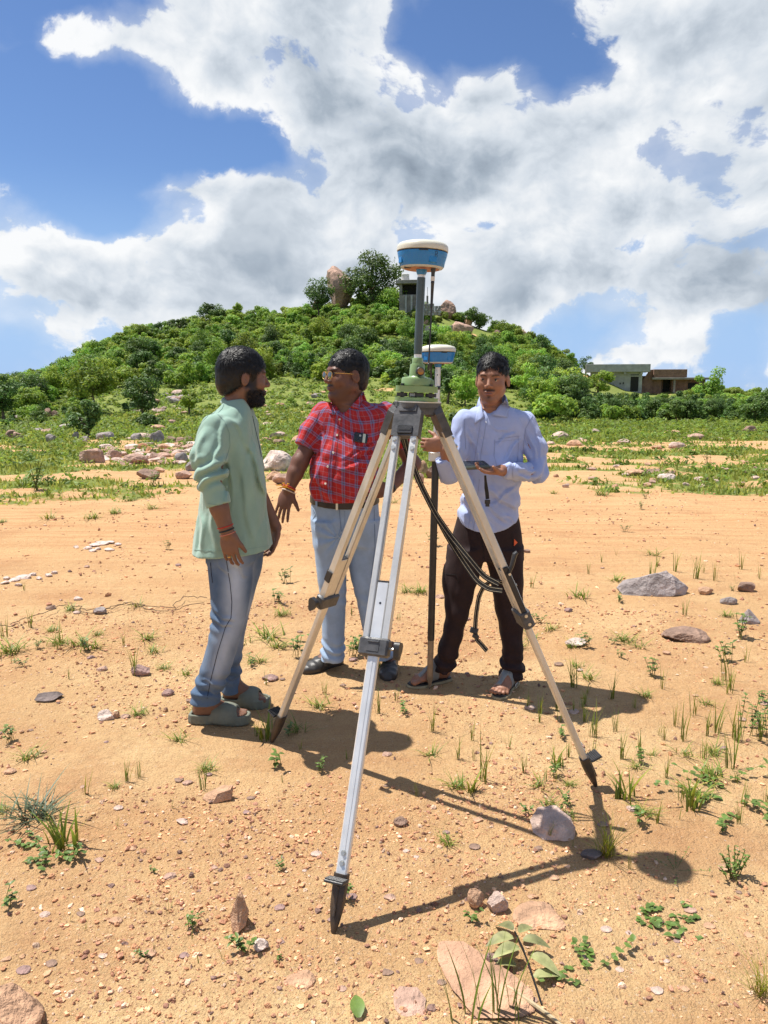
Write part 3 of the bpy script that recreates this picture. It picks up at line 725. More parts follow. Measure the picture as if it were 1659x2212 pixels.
# foreground stones
hull_rock(1334, 1484, 1290, [(-1,0,.22),(-.9,-.35,.0),(-.8,.3,.45),(-.45,-.6,.0),(-.42,-.15,.72),(.05,-.25,.92),(.33,-.1,1.),(.42,.35,.85),(.5,-.65,.05),(.52,-.38,.66),(.98,-.1,.26),(.9,.25,.18),(.85,-.35,-.02),(0,.7,.5),(.5,.6,.4),(-.9,0,-.15),(.9,0,-.15),(0,.6,-.15),(0,-.65,-.15)], .17, .17, 'grey', 'largest grey angular rock lying right of the tripod', 302)
hull_rock(1594, 1642, 1354, [(-1,0,.0),(-.7,-.6,.0),(-.2,-.1,1.),(.1,.2,.9),(1,0,.05),(.7,-.6,.1),(.4,.7,.3),(-.5,.7,.3),(-.3,-.8,.3),(.3,-.8,-.1),(0,0,-.2)], .06, .09, 'grey', 'pointed grey rock near the right edge', 304)
hull_rock(438, 502, 1736, [(-1,-.2,.05),(-.9,.3,.2),(-.2,-.8,.0),(.1,-.5,.55),(.9,-.2,.7),(1,.3,.8),(.95,-.3,.1),(.2,.8,.6),(-.5,.7,.2),(0,0,-.2),(.9,.4,-.1)], .045, .06, 'tan', 'wedge shaped tan stone in the left foreground', 316)
hull_rock(500, 538, 2006, [(-1,0,.1),(-.9,-.4,.6),(-.2,-.3,1.3),(.1,.1,1.45),(.6,-.2,1.1),(1,.1,.5),(.8,-.6,.2),(.1,-1,.1),(-.6,-.9,.1),(0,.9,.3),(0,0,-.2)], .045, .075, 'tan', 'pointed upright tan stone left of the front tripod foot', 317)
hull_rock(1148, 1240, 1802, [(-1,.2,.3),(-.95,-.3,.05),(-.6,.6,.7),(-.2,-.6,.55),(.2,.3,.9),(.7,-.3,.6),(1,-.2,.15),(.9,.5,.3),(.3,-.9,.0),(-.6,-.8,.0),(.8,-.7,-.1),(0,.9,.4),(0,0,-.2)], .075, .085, 'pale', 'white rock lying in the tripod shadow', 325)
rock(1432,1524,1336,1390,'brown','flat brown rock half buried below the largest grey rock',303,sub=5,flat=.07,sink=.4)
rock(1556,1590,1286,1308,'grey','small grey rock right of the largest one',305); rock(1508,1540,1268,1286,'tan','flat tan stone right of the largest rock',306,flat=.05); rock(1222,1268,1376,1398,'white','flat white stone between the right tripod leg and the flat brown rock',307,flat=.04); rock(1590,1625,1262,1280,'brown','brown stone behind the pointed grey rock',308,flat=.07)
rock(284,326,1433,1462,'purple','purple brown stone left of the green shirted man\'s knee',309,sink=.15); rock(204,230,1311,1329,'grey','pale grey stone beside the loose wire',310); rock(160,178,1288,1298,'white','flat white stone behind the wire',311,flat=.03); rock(82,132,1487,1516,'dark','flat dark slate lying left of the man in slides',312,flat=.03); rock(213,248,1530,1558,'white','white stone left of the slides',313); rock(240,258,1535,1554,'tan','tan stone touching the white one',314); rock(350,376,1487,1504,'purple','small purple stone left of the jeans',315)
rock(548,580,2024,2056,'white','small white stone below the pointed tan one',318)
rock(-30,92,2150,2230,'tan','rounded boulder cut by the bottom left corner',319,sub=5,flat=.09); hull_rock(950, 1142, 2128, [(-1,.9,.1),(-.9,1.0,.5),(-.35,.95,.6),(.55,.1,.75),(1,-.4,.55),(.95,-.8,.1),(.5,-1,.35),(-.3,-1,.3),(-.75,-.3,.4),(-1,.5,.2),(0,0,-.6),(.9,-.3,-.2)],   .13, .024, 'sandy', 'large pale stone slab half buried in the bottom foreground', 320, 3, .03); hull_rock(850, 920, 2178, [(-1,.6,.1),(-.6,1,.4),(.5,.9,.5),(1,.2,.4),(.8,-.8,.1),(-.3,-1,.1),(-.9,-.4,.2),(0,0,.5),(0,0,-.6)], .05, .016, 'pink', 'reddish buried stone left of the large pale slab', 321, 3, .04)
rock(1010,1046,1922,1968,'tan','upright tan stone at the end of the front leg shadow',322,sink=.1); rock(1052,1096,1926,1974,'pale','pale stone right of the upright tan one',323,sink=.2); rock(1108,1215,1944,1988,'tan','curved tan stone barely showing through the sand',324,sub=5,flat=.016,sink=.47)
rock(1255,1300,1830,1856,'dark','dark flat stone in the receiver shadow',326,flat=.02); rock(1048,1076,2060,2090,'purple','purple stone on the pale slab edge',327); rock(566,600,1455,1472,'purple','purple stone between slides and tripod foot',328); rock(850,880,1762,1786,'brown','brown stone under the tripod',329); rock(610,680,2090,2126,'tan','flat tan stone sunk in the sand left of the bottom slab',330,flat=.012,sink=.48,sub=5)
for i, (cx, cy, w) in enumerate(((190,1186,9),(205,1180,12),(222,1176,14),(238,1174,9),(200,1192,8),(236,1190,11),(255,1178,7),(165,1184,6),(212,1188,6),(10,1262,9),(30,1256,12),(52,1250,16),(70,1244,8),(85,1252,7),(40,1266,8),(15,1252,7),(105,1246,8),(118,1240,6))):
    rock(cx-w, cx+w, cy-w*.5, cy, 'white', 'crumbled whitish stone on the track '+('left of the green pullover' if cy < 1200 else 'at the left edge'), 331+i, 'stone', 'stone', 'crumbled whitish stones on the track', 3, flat=.025)
for i in range(120):
    cy = 1060+1130*SL.uniform(0, 1)**1.0; cx = SL.uniform(-10, 1670); w = SL.uniform(4, 13)*(.7+.5*(cy-1060)/1100)
    tn = ('tan','purple','pale','brown','pink')[i % 5]; zone_ = 'on the track behind the men' if cy < 1300 else 'on the sand level with the men' if cy < 1560 else 'on the sand among the tripod feet' if cy < 1800 else 'in the sandy foreground'; side_ = ' at left' if cx < 550 else ' near the middle' if cx < 1100 else ' at right'; rock(cx-w, cx+w, cy-w*1.1, cy, tn, 'loose small '+tn+' stone '+zone_+side_, 400+i, 'stone', 'stone', 'loose stones '+zone_, 3)

# ------------------------------------------------------------------ gravel
def gravel():
    rng = np.random.default_rng(3); D, F = ICO[1]; n = 0; Vs = []; Fs = []; Cs = []
    def sow(cnt, r0, r1, s0, s1):
        nonlocal n
        a = rng.uniform(R(-31), R(31), cnt); r = np.sqrt(rng.uniform(r0*r0, r1*r1, cnt)); x, y = r*np.sin(a), r*np.cos(a)
        k = fbm(x/.6, y/.6, o=3, seed=51); keep = k+rng.uniform(-.55, .45, cnt) > -.1; x, y = x[keep], y[keep]; cnt = len(x)
        s = s0*(s1/s0)**(rng.random(cnt)**2.6); z = H(x, y)
        sc = s[:, None]*rng.uniform(.55, 1.25, (cnt, 3))*[1, 1, .75]
        a = rng.uniform(0, 6.28, cnt); ca, sa = np.cos(a)[:, None], np.sin(a)[:, None]
        P = D[None]*(1+.28*rng.normal(size=(cnt, len(D), 1)))*sc[:, None]
        P = np.stack([P[..., 0]*ca-P[..., 1]*sa, P[..., 0]*sa+P[..., 1]*ca, P[..., 2]], -1)+np.stack([x, y, z+sc[:, 2]*.35], 1)[:, None]
        base = np.array([[1.6,1.05,.65],[1.95,1.5,1.02],[1.0,.65,.5],[2.1,1.9,1.6],[1.45,.95,.68],[.75,.6,.58]])[rng.choice(6, cnt, p=[.34,.30,.10,.08,.14,.04])]*rng.uniform(.75, 1.2, (cnt, 1))
        Vs.append(P.reshape(-1, 3)); Fs.append((F[None]+(n+np.arange(cnt)*len(D))[:, None, None]).reshape(-1, 3)); Cs.append(np.repeat(base, len(D), 0)); n += cnt*len(D)
    sow(30000, 1.5, 3.0, .0016, .010); sow(14000, 3.0, 5.5, .003, .013); sow(6000, 5.3, 13, .006, .02)
    o = mk('gravel', np.concatenate(Vs), np.concatenate(Fs), GRAN, None, False, None, np.concatenate(Cs))
    tag(o, 'loose gravel scattered over the sandy ground', 'gravel', kind='stuff')
gravel()

# ------------------------------------------------------------------ grass and weeds beyond the track
GRASS = mat('grass_blades', (.22, .27, .05), .6, var=.2, vcol=True, trans=.5, spec=.25)
def meadow():
    rng = np.random.default_rng(8); cnt = 215000
    a = rng.uniform(R(-40), R(40), cnt); r = 7.0+(rng.random(cnt)**1.45)*45; x, y = r*np.sin(a), r*np.cos(a)
    g = grass_amt(x, y); keep = rng.random(cnt) < g**1.3*.55; x, y, r = x[keep], y[keep], r[keep]; cnt = len(x)
    z = H(x, y); h = rng.uniform(.025, .09, cnt)*(1+.35*fbm(x/2, y/2, seed=61))*(1+r/45); w = .006+.0009*r
    th = rng.uniform(0, 6.28, cnt); lean = rng.uniform(.1, .8, cnt); la = rng.uniform(0, 6.28, cnt)
    B = np.stack([x, y, z-.01], 1); t = np.stack([np.cos(th), np.sin(th), 0*th], 1)*(w*rng.uniform(.7, 1.6, cnt))[:, None]
    tip = B+np.stack([np.cos(la)*lean*h, np.sin(la)*lean*h, h], 1)
    V = np.stack([B-t, B+t, tip], 1).reshape(-1, 3); F = np.arange(3*cnt).reshape(-1, 3)
    v = rng.uniform(.7, 1.3, cnt)*(1+.25*fbm(x/3, y/3, seed=66)); yel = np.clip(rng.normal(.3, .35, cnt), 0, 1)
    c = np.stack([v*(1+.55*yel), v*(1+.2*yel), v*(1+.3*yel)], 1)
    tag(mk('meadow_grass', V, F, GRASS, None, False, None, np.repeat(c, 3, 0)), 'thin green grass beyond the dirt track', 'grass', kind='stuff')
    # herbs
    n = 0; Vs = []; Fs = []; Cs = []
    for i in range(9000):
        a = rng.uniform(R(-40), R(40)); r = 10+(38*rng.random()**.8 if i < 3000 else 70*rng.random()**.6); x, y = r*math.sin(a), r*math.cos(a)
        if rng.random() > float(grass_amt(x, y))*.85: continue
        s = rng.uniform(.1, .26)*(1+r/45); m = 20
        q = unit(rng.normal(size=(m, 3))); q[:, 2] = np.abs(q[:, 2]); P = q*[s, s, s*.8]*rng.uniform(.4, 1, (m, 1))+[x, y, float(H(x, y))]
        V, F, c = leaves(P, unit(q+rng.normal(size=(m, 3))*.5+[0, 0, .5]), .022+.0016*r, rng)
        Vs.append(V); Fs.append(F+n); Cs.append(c*rng.uniform(.7, 1.2)); n += len(V)
    tag(mk('meadow_herbs', np.concatenate(Vs), np.concatenate(Fs), LEAF, None, False, None, np.concatenate(Cs)), 'low leafy herbs among the grass below the hill', 'herbs', kind='stuff')
meadow()

# ------------------------------------------------------------------ foreground plants
BLADE = mat('fresh_grass', (.16, .25, .03), .5, var=.2, vcol=True, trans=.28, spec=.4)
BLUEG = mat('bluish_grass', (.085, .125, .06), .55, var=.2, vcol=True, trans=.2)
WEED = mat('weed_leaves', (.125, .195, .04), .45, var=.2, vscale=30, vcol=True, trans=.25, spec=.5)
DRYL = mat('dry_leaf', (.25, .25, .11), .6, var=.35, vscale=25, vcol=True, trans=.2)
def blade(V, F, C, p, dirh, h, lean, w, rng, seg=5, curl=.0, col=(1, 1, 1)):
    d = np.array([math.cos(dirh), math.sin(dirh), 0]); sd = np.array([-d[1], d[0], 0]); n = len(V)
    for i in range(seg+1):
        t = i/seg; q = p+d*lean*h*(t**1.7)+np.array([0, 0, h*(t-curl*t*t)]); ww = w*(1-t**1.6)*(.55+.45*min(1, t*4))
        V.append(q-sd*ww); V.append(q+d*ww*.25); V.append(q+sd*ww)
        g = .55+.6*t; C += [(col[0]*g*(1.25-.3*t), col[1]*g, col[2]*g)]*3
    for i in range(seg):
        a = n+i*3; F += [(a, a+1, a+4, a+3), (a+1, a+2, a+5, a+4)]
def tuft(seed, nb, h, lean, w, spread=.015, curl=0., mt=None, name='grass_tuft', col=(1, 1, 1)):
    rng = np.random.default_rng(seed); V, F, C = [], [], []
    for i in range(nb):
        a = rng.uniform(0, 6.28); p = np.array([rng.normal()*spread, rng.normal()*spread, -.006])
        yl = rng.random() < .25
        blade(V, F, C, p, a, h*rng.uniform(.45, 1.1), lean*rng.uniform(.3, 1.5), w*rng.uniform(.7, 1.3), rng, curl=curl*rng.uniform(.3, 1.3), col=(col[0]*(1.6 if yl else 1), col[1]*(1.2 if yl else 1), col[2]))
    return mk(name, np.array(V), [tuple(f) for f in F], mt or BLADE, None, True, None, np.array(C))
def leaf_shape(V, F, C, p, out, up, l, w, fold=.25, droop=.3, tone=1., seg=4):
    out = out/np.linalg.norm(out); sd = np.cross(out, up); sd /= np.linalg.norm(sd); nn = np.cross(sd, out); n = len(V)
    for i in range(seg+1):
        t = i/seg; ww = w*math.sin(math.pi*min(1, .06+.94*t))**.8*(1-.25*t); q = p+out*l*t-nn*droop*l*t*t
        V += [q-sd*ww+nn*fold*ww, q, q+sd*ww+nn*fold*ww]; C += [(tone, tone, tone), (tone*.8, tone*.85, tone*.8), (tone, tone, tone)]
    for i in range(seg):
        a = n+i*3; F += [(a, a+1, a+4, a+3), (a+1, a+2, a+5, a+4)]
def weed(seed, h, nst, lpn, l, w, spread=.02, name='weed', mt=None, prostrate=False):
    """stems with pairs of leaves"""
    rng = np.random.default_rng(seed); V, F, C = [], [], []; b = MB()
    for s in range(nst):
        a = rng.uniform(0, 6.28); le = rng.uniform(.2, .7)*(3. if prostrate else 1)
        p0 = np.array([rng.normal()*spread, rng.normal()*spread, -.005]); hh = h*rng.uniform(.6, 1.1)
        P = [p0+np.array([math.cos(a)*le*hh*t**1.2, math.sin(a)*le*hh*t**1.2, hh*t*(.35 if prostrate else 1)]) for t in np.linspace(0, 1, 5)]
        n0 = len(V)
        for k in range(lpn):
            t = .25+.75*(k+1)/lpn; q = np.array([np.interp(t*4, range(5), [x[j] for x in P]) for j in range(3)])
            for sgn in (0, 1):
                aa = rng.uniform(0, 6.28)+sgn*3.14
                leaf_shape(V, F, C, q, np.array([math.cos(aa), math.sin(aa), rng.uniform(.1, .7)]), np.array([0, 0, 1.]), l*rng.uniform(.6, 1.15), w*rng.uniform(.7, 1.1), tone=rng.uniform(.75, 1.3))
        for i in range(4):                                # stem as a thin three sided strip
            a0, a1 = P[i], P[i+1]; n = len(V); e = .0016
            V += [a0+[e, 0, 0], a0-[e, 0, 0], a1-[e, 0, 0], a1+[e, 0, 0], a0+[0, e, 0], a0-[0, e, 0], a1-[0, e, 0], a1+[0, e, 0]]; C += [(1.1, .8, .7)]*8; F += [(n, n+1, n+2, n+3), (n+4, n+5, n+6, n+7)]
    return mk(name, np.array(V), [tuple(f) for f in F], mt or WEED, None, True, None, np.array(C))
ERECT = [tuft(20+i, 4+i*2 % 7+2, .17+.02*i, .28, .0033, .01) for i in range(5)]
LOW = [tuft(40+i, 26+6*i, .075, 1.5, .003, .02, .35) for i in range(4)]
THICK = [tuft(60+i, 15+3*i, .12, .5, .005, .018, .1) for i in range(3)]
SINGLE = [tuft(80+i, 2+i % 3, .13, .35, .0026, .008) for i in range(4)]
HERB = [weed(100+i, .07+.015*i, 3+i, 3, .03, .010, .015) for i in range(4)]
SEDGE = tuft(130, 60, .13, .9, .0012, .01, .05, None, 'sedge_tuft', (1.4, 1.15, .8))
for o in ERECT+LOW+THICK+SINGLE+HERB+[SEDGE]: COL.objects.unlink(o)
def plant(src, px, py, hpx, label, cat, group=None, name=None, ref=.15):
    p = hit(px, py); zd = p[1]*CP+(CH-p[2])*SP; s = hpx*zd/FL/ref
    o = again(src, loc=p, rot=(0, 0, RND.uniform(0, 6.28)), scale=s)
    if name: o.name = name
    return tag(o, label, cat, group)
def spot(px, py):
    return (' behind the men' if py < 1300 else ' level with the men' if py < 1580 else ' among the tripod feet' if py < 1800 else ' in the foreground')+(' at left' if px < 400 else ' left of the tripod' if px < 700 else ' under the tripod' if px < 1200 else ' right of the tripod')
for i, (px, py, h) in enumerate(((188,1718,105),(272,1690,75),(300,1680,50),(935,1580,70),(1045,1690,110),(1200,1690,50),(1340,1640,90),(1280,1640,60),(1440,1680,60),(1475,1600,85),(1500,1545,90),(1525,1590,80),(1548,1585,90),(1590,1600,100),(1460,1570,60),(1425,1590,55),(1240,1540,45),(1330,1580,55),(1165,1560,40),(1140,1530,40),(1210,1560,50),(1260,1560,60),(1480,1330,45),(1505,1250,60),(1545,1255,50),(1520,1238,40),(1420,1225,40),(1410,1250,60),(1460,1235,50),(1600,1230,45),(1640,1250,55),(1300,1215,30),(1370,1530,35),(990,1640,60),(1020,1600,50),(1270,1500,50),(820,1540,80),(700,1500,45),(555,1590,40),(575,1480,35),(860,1340,35),(760,1330,35),(1150,1270,40),(1270,1240,30),(1565,1470,80),(1610,1430,60),(1645,1600,80),(1580,1660,110),(1130,1670,50),(900,1720,40))):
    plant(ERECT[i % 5], px, py, h*.9, 'sparse upright grass blades growing'+spot(px, py), 'grass tuft', 'upright grass tufts', 'grass_tuft', .2)
for i, (px, py, h) in enumerate(((170,1395,35),(200,1400,30),(130,1390,28),(25,1410,40),(320,1380,26),(330,1410,22),(60,1640,30),(300,1545,26),(520,1390,30),(580,1380,40),(600,1400,30),(430,1540,30),(640,1580,30),(690,1530,30),(1240,1395,24),(1350,1385,26),(1380,1400,24),(1255,1290,30),(1190,1360,20),(1120,1400,24),(1150,1380,24),(880,1280,25),(905,1280,25),(780,1400,30),(1410,1200,24),(1330,1255,22),(560,1430,26),(610,1330,24),(300,1310,20),(150,1320,22),(250,1110,20),(200,1120,22),(110,1120,24),(330,1100,22),(60,1050,40),(1300,1070,24),(1500,1060,24),(1600,1050,24),(1540,1680,40),(1500,1720,40),(1160,1700,26),(1190,1740,26),(1390,1760,30),(985,1700,30))):
    plant(LOW[i % 4], px, py, h, 'low spreading grass tuft'+spot(px, py), 'grass tuft', 'low grass tufts', 'grass_tuft', .07)
for i, (px, py, h) in enumerate(((150,1990,45),(185,2010,35),(365,1975,45),(415,2030,40),(430,2080,45),(480,2075,60),(330,2060,35),(735,1870,30),(370,1745,45),(255,1785,40),(445,1650,25),(700,1760,35),(610,1690,30),(650,1620,45),(1100,1620,50),(880,1600,45),(750,1640,40),(1470,1770,50),(1240,1830,30),(960,1780,30),(1590,1260,40),(1330,1200,30))):
    plant(SINGLE[i % 4], px, py, h, 'few thin grass blades'+spot(px, py), 'grass tuft', 'thin single grass blades', 'grass_tuft', .14)
for i, (px, py, h) in enumerate(((600,1655,50),(620,1590,30),(765,1420,45),(690,1670,25),(540,1440,30),(600,1300,36),(620,1260,30),(640,1420,40),(1020,1990,40),(310,2070,24),(610,1880,22),(750,1945,36),(600,2075,22),(530,2060,50),(415,2010,34),(1270,1400,26),(1325,1390,26),(1340,1420,20),(1570,1430,40),(1600,1380,40),(1140,1760,30),(1210,1760,34),(1180,1770,28),(25,1600,30),(15,1960,50),(50,1440,24),(330,1050,30),(80,1060,50),(100,1050,40),(1430,1010,24),(1530,1000,24),(940,1180,24),(880,1100,20),(1340,1300,24))):
    plant(HERB[i % 4], px, py, h, 'small broad leaved weed sprouting'+spot(px, py), 'weed', 'small leafy weeds', 'weed', .09)
for i in range(95):
    px, py = (RND.uniform(1150, 1660), RND.uniform(1440, 1800)) if i < 42 else (RND.uniform(0, 420), RND.uniform(1350, 1460)) if i < 56 else (RND.uniform(0, 1660), RND.uniform(1180, 1900)) if i < 78 else (RND.uniform(0, 1660), RND.uniform(1060, 1200))
    k = RND.random(); src, h, rf = (ERECT[i % 5], RND.uniform(28, 75), .2) if k < .5 and i < 78 else (LOW[i % 4], RND.uniform(16, 30), .07) if k < .8 else (HERB[i % 4], RND.uniform(18, 34), .09)
    plant(src, px, py, h*(.6 if py < 1300 else 1), ('upright grass tuft' if src in ERECT else 'spreading grass tuft' if src in LOW else 'leafy weed')+spot(px, py), 'grass tuft' if src not in HERB else 'weed', 'scattered tufts'+spot(px, py), 'grass_tuft' if src not in HERB else 'weed', rf)
plant(THICK[0], 575, 1600, 78, 'thick fresh grass clump touching the left tripod foot', 'grass tuft', None, 'grass_clump', .13)
plant(THICK[1], 1345, 1725, 88, 'thick grass clump right of the right tripod foot', 'grass tuft', None, 'grass_clump', .13)
plant(THICK[2], 1205, 1655, 50, 'dark grass clump with dry roots left of the right tripod leg', 'grass tuft', None, 'grass_clump', .13)
plant(THICK[0], 1500, 1745, 95, 'broad grass clump beside the fleshy leaved creeper', 'grass tuft', None, 'grass_clump', .13)
plant(THICK[1], 1020, 1710, 60, 'grass clump with dark base in the shadow triangle of the tripod', 'grass tuft', None, 'grass_clump', .13)
plant(THICK[2], 135, 1830, 110, 'bright green grass clump in the left foreground', 'grass tuft', None, 'grass_clump', .13)
plant(LOW[3], 80, 1765, 60, 'bluish spreading grass tuft above the bright green clump', 'grass tuft', None, 'grass_clump', .07).data = tuft(150, 70, .09, 1.6, .0028, .03, .4, BLUEG).data
bpy.data.objects.remove([o for o in COL.objects if o.name.startswith('grass_tuft') and not o.get('label')][0])
plant(SEDGE, 1310, 1850, 95, 'fine yellowish sedge tuft with seed heads beside the receiver shadow', 'sedge', None, 'sedge_tuft', .12)
plant(SEDGE, 1640, 2150, 90, 'fuzzy dry grass tuft at the right edge of the bottom foreground', 'grass tuft', None, 'sedge_tuft', .12)
def special_weed(px, py, s, label, seed, h, nst, lpn, l, w, prostrate=False, spread=.03, name='weed', cat='weed', mt=None):
    p = hit(px, py); o = weed(seed, h, nst, lpn, l, w, spread, name, mt, prostrate); o.location = p; o.scale = (s, s, s); return tag(o, label, cat)
special_weed(100, 1850, 1., 'leafy clover like weed under the bright green grass clump', 201, .08, 14, 3, .022, .010, True, .04)
special_weed(1430, 2000, 1., 'low fleshy weed with round leaves in the right foreground', 202, .04, 8, 3, .024, .010, True, .03)
special_weed(1490, 1995, .9, 'darker fleshy weed just right of the round leaved one', 203, .04, 7, 3, .022, .009, True, .03)
special_weed(1662, 1590, .85, 'dark leafy shrub cut by the right edge of the view', 204, .2, 12, 6, .028, .011, False, .05, 'small_shrub', 'shrub')
special_weed(1600, 1735, 1.2, 'reddish stemmed creeper with fleshy leaves at the right edge', 205, .13, 12, 5, .024, .010, True, .06, 'creeper', 'creeper')
special_weed(1580, 1895, 1., 'small upright olive shrub right of the receiver shadow', 206, .09, 14, 6, .012, .004, False, .014, 'small_shrub', 'shrub')
special_weed(1270, 2100, .75, 'dark green trailing vine with rounded leaves in the bottom foreground', 207, .1, 5, 5, .024, .013, True, .03, 'vine', 'vine')
special_weed(1460, 1880, .6, 'tiny twiggy weed above the fleshy weeds', 208, .1, 6, 4, .014, .004, True, .002)
# bottom plants whose leaves can be told apart
t = thing('grass_clump', 'tall dark grass blades rising from the bottom edge of the view', 'grass clump', hit(1065, 2205))
rng = np.random.default_rng(31)
for i in range(22):
    V, F, C = [], [], []
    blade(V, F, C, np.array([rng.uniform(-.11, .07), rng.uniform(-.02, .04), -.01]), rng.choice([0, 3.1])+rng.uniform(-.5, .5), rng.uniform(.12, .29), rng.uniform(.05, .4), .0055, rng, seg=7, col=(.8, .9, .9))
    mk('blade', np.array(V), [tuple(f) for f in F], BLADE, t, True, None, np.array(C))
t = thing('wilted_plant', 'uprooted plant with wilted pale leaves beside the buried slab', 'plant', hit(1125, 2090))
b = MB(); b.tube([(.0, .1, .03), (.01, .03, .035), (.02, -.05, .02), (.03, -.13, .004)], .0025, 6); b.build('stem', DRYL, t, True)
for i, (x, y, a, l) in enumerate(((-.01,.10,2.2,.07),(.02,.09,.7,.06),(-.02,.07,3.4,.075),(.03,.06,-.2,.07),(.0,.03,3.6,.08),(.05,.0,-.5,.08),(-.03,-.01,3.0,.06),(.05,-.05,.1,.06),(-.03,.02,2.5,.05))):
    V, F, C = [], [], []; leaf_shape(V, F, C, np.array([x*.5, y, .035-.02*(y < 0)]), np.array([math.cos(a), math.sin(a), rng.uniform(.0, .5)]), np.array([0, 0, 1.]), l, l*.3, .4, .5, rng.uniform(.7, 1.5), 6)
    mk('leaf', np.array(V), [tuple(f) for f in F], DRYL, t, True, None, np.array(C))
t = thing('twig', 'pale dry stick lying by the wilted plant', 'stick', hit(1100, 2160))
b = MB(); b.tube([(.0, .03, .012), (.05, -.02, .012), (.09, -.06, .01), (.13, -.11, .008)], [.005, .0055, .005, .003], 7); o = b.build('twig', mat('dry_wood', (.42, .33, .2), .8, var=.2, vscale=60, bump=.002), None, True); o.location = t.location
bpy.data.objects.remove(t); tag(o, 'pale dry stick lying by the wilted plant', 'stick')
o = mk('leaf', *(lambda V, F, C: (np.array(V), [tuple(f) for f in F], WEED, None, True, None, np.array(C)))(*(lambda A: (leaf_shape(*A, np.array([0, 0, .01]), np.array([-.15, 1, .3]), np.array([0, 0, 1.]), .07, .021, .25, .3, 1.1, 6), A)[1])(([], [], [])))); o.location = hit(775, 2206); tag(o, 'single green leaf standing at the bottom edge', 'leaf')
# loose wire
b = MB(); wm = mat('rusty_wire', (.12, .075, .05), .7, metal=.4)
for path in (((0,1612),(30,1622),(60,1600),(120,1575),(150,1560),(185,1330),),):
    pass
def wire(pts, rad=.0025):
    P = []
    for px, py in pts: P.append(hit(px, py)+[0, 0, .015+.02*RND.random()])
    P = np.array(P); k = np.linspace(0, len(P)-1, len(P)*5); P = np.stack([np.interp(k, range(len(P)), P[:, j]) for j in range(3)], 1)
    P += NR.normal(size=P.shape)*[.012, .012, .004]; b.tube(P, rad, 5)
wire([(0,1357),(25,1362),(40,1350),(75,1340),(115,1326),(140,1309),(175,1325),(205,1335),(240,1322),(275,1310),(300,1318),(340,1325),(380,1322),(440,1312)])
wire([(140,1309),(165,1318),(190,1328),(215,1322),(245,1315),(285,1305),(310,1316),(370,1320),(400,1296),(440,1300)])
tag(b.build('wire', wm, None, True), 'thin rusty wire tangled on the sand left of the men', 'wire')

# ------------------------------------------------------------------ buildings on the hill
CONC = mat('grey_cement_render', (.36, .36, .34), .9, var=.18, vscale=1.5, bump=.02, bscale=10)
CONC2 = mat('weathered_concrete', (.27, .245, .215), .9, var=.3, vscale=1.2, bump=.03, bscale=8)
BRICK = mat('brown_brick', (.235, .135, .095), .9, var=.25, vscale=2.5, bump=.03, bscale=12)
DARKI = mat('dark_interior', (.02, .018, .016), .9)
WHITEW = mat('whitewash', (.62, .6, .56), .8, var=.15, vscale=3)
def bx(mb, x0, x1, y0, y1, z0, z1, bev=.02): mb.box(((x0+x1)/2, (y0+y1)/2, (z0+z1)/2), (abs(x1-x0), abs(y1-y0), abs(z1-z0)), bev=bev)
def part(name, m, root, boxes, bev=.02):
    b = MB()
    for q in boxes: bx(b, *q, bev=bev)
    return b.build(name, m, root)
YB = 104.; k = (YB*CP)/FL
g0 = W(1332, 842, YB); t = thing('grey_house', 'grey cement rendered house with flat parapet roof on the right ridge', 'house', g0, rz=R(-14))
part('wall', CONC, t, [(-3.4,3.2,.3,6,-1.,2.35)]); part('roof_parapet', CONC, t, [(-4.1,4.1,-.6,6.6,2.35,3.35)])
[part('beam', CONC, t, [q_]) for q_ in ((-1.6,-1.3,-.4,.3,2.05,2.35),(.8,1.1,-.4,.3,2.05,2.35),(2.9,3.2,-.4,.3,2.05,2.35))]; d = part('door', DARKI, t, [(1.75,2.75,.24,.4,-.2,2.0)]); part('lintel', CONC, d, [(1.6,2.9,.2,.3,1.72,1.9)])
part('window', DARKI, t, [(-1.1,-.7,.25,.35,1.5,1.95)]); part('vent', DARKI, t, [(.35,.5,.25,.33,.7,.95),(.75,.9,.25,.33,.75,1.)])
g1 = W(1436, 848, YB); t = thing('brick_house', 'low brown brick house with stair parapet beside the grey house', 'house', g1, rz=R(-10))
part('wall', BRICK, t, [(-3.2,-.4,.5,5,-1,2.2),(.9,5.2,.6,5,-1,1.75),(-.6,1.,1.6,5,-1,1.75)]); part('parapet', BRICK, t, [(-1.6,2.6,-.5,4.8,2.0,3.05)]); part('roof_slab', CONC2, t, [(-1.8,6.4,-.7,5.4,1.72,1.98)])
b = MB(); b.prism([(-4.4,-.6),(-1.62,-.6),(-1.62,3.0),(-2.0,3.0)], 0, .3, place(np.array([[1,0,0],[0,0,1],[0,1,0]]).T[:, [0,1,2]], (0, .1, 0))); b.build('stair_wall', BRICK, t)
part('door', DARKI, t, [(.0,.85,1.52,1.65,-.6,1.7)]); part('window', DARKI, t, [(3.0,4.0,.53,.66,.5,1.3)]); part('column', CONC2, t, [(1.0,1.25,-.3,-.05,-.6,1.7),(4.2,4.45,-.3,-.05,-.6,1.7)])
g2 = W(1206, 828, YB); t = thing('block_wall', 'low grey block wall among bushes left of the grey house', 'wall', g2, rz=R(6))
part('masonry', CONC, t, [(-2.6,1.4,0,.25,-.8,1.25),(1.4,3.8,0.02,.23,-.8,.7)]); t2 = thing('satellite_dish', 'white satellite dish on the low block wall', 'dish', g2+[.9, -.3, .7])
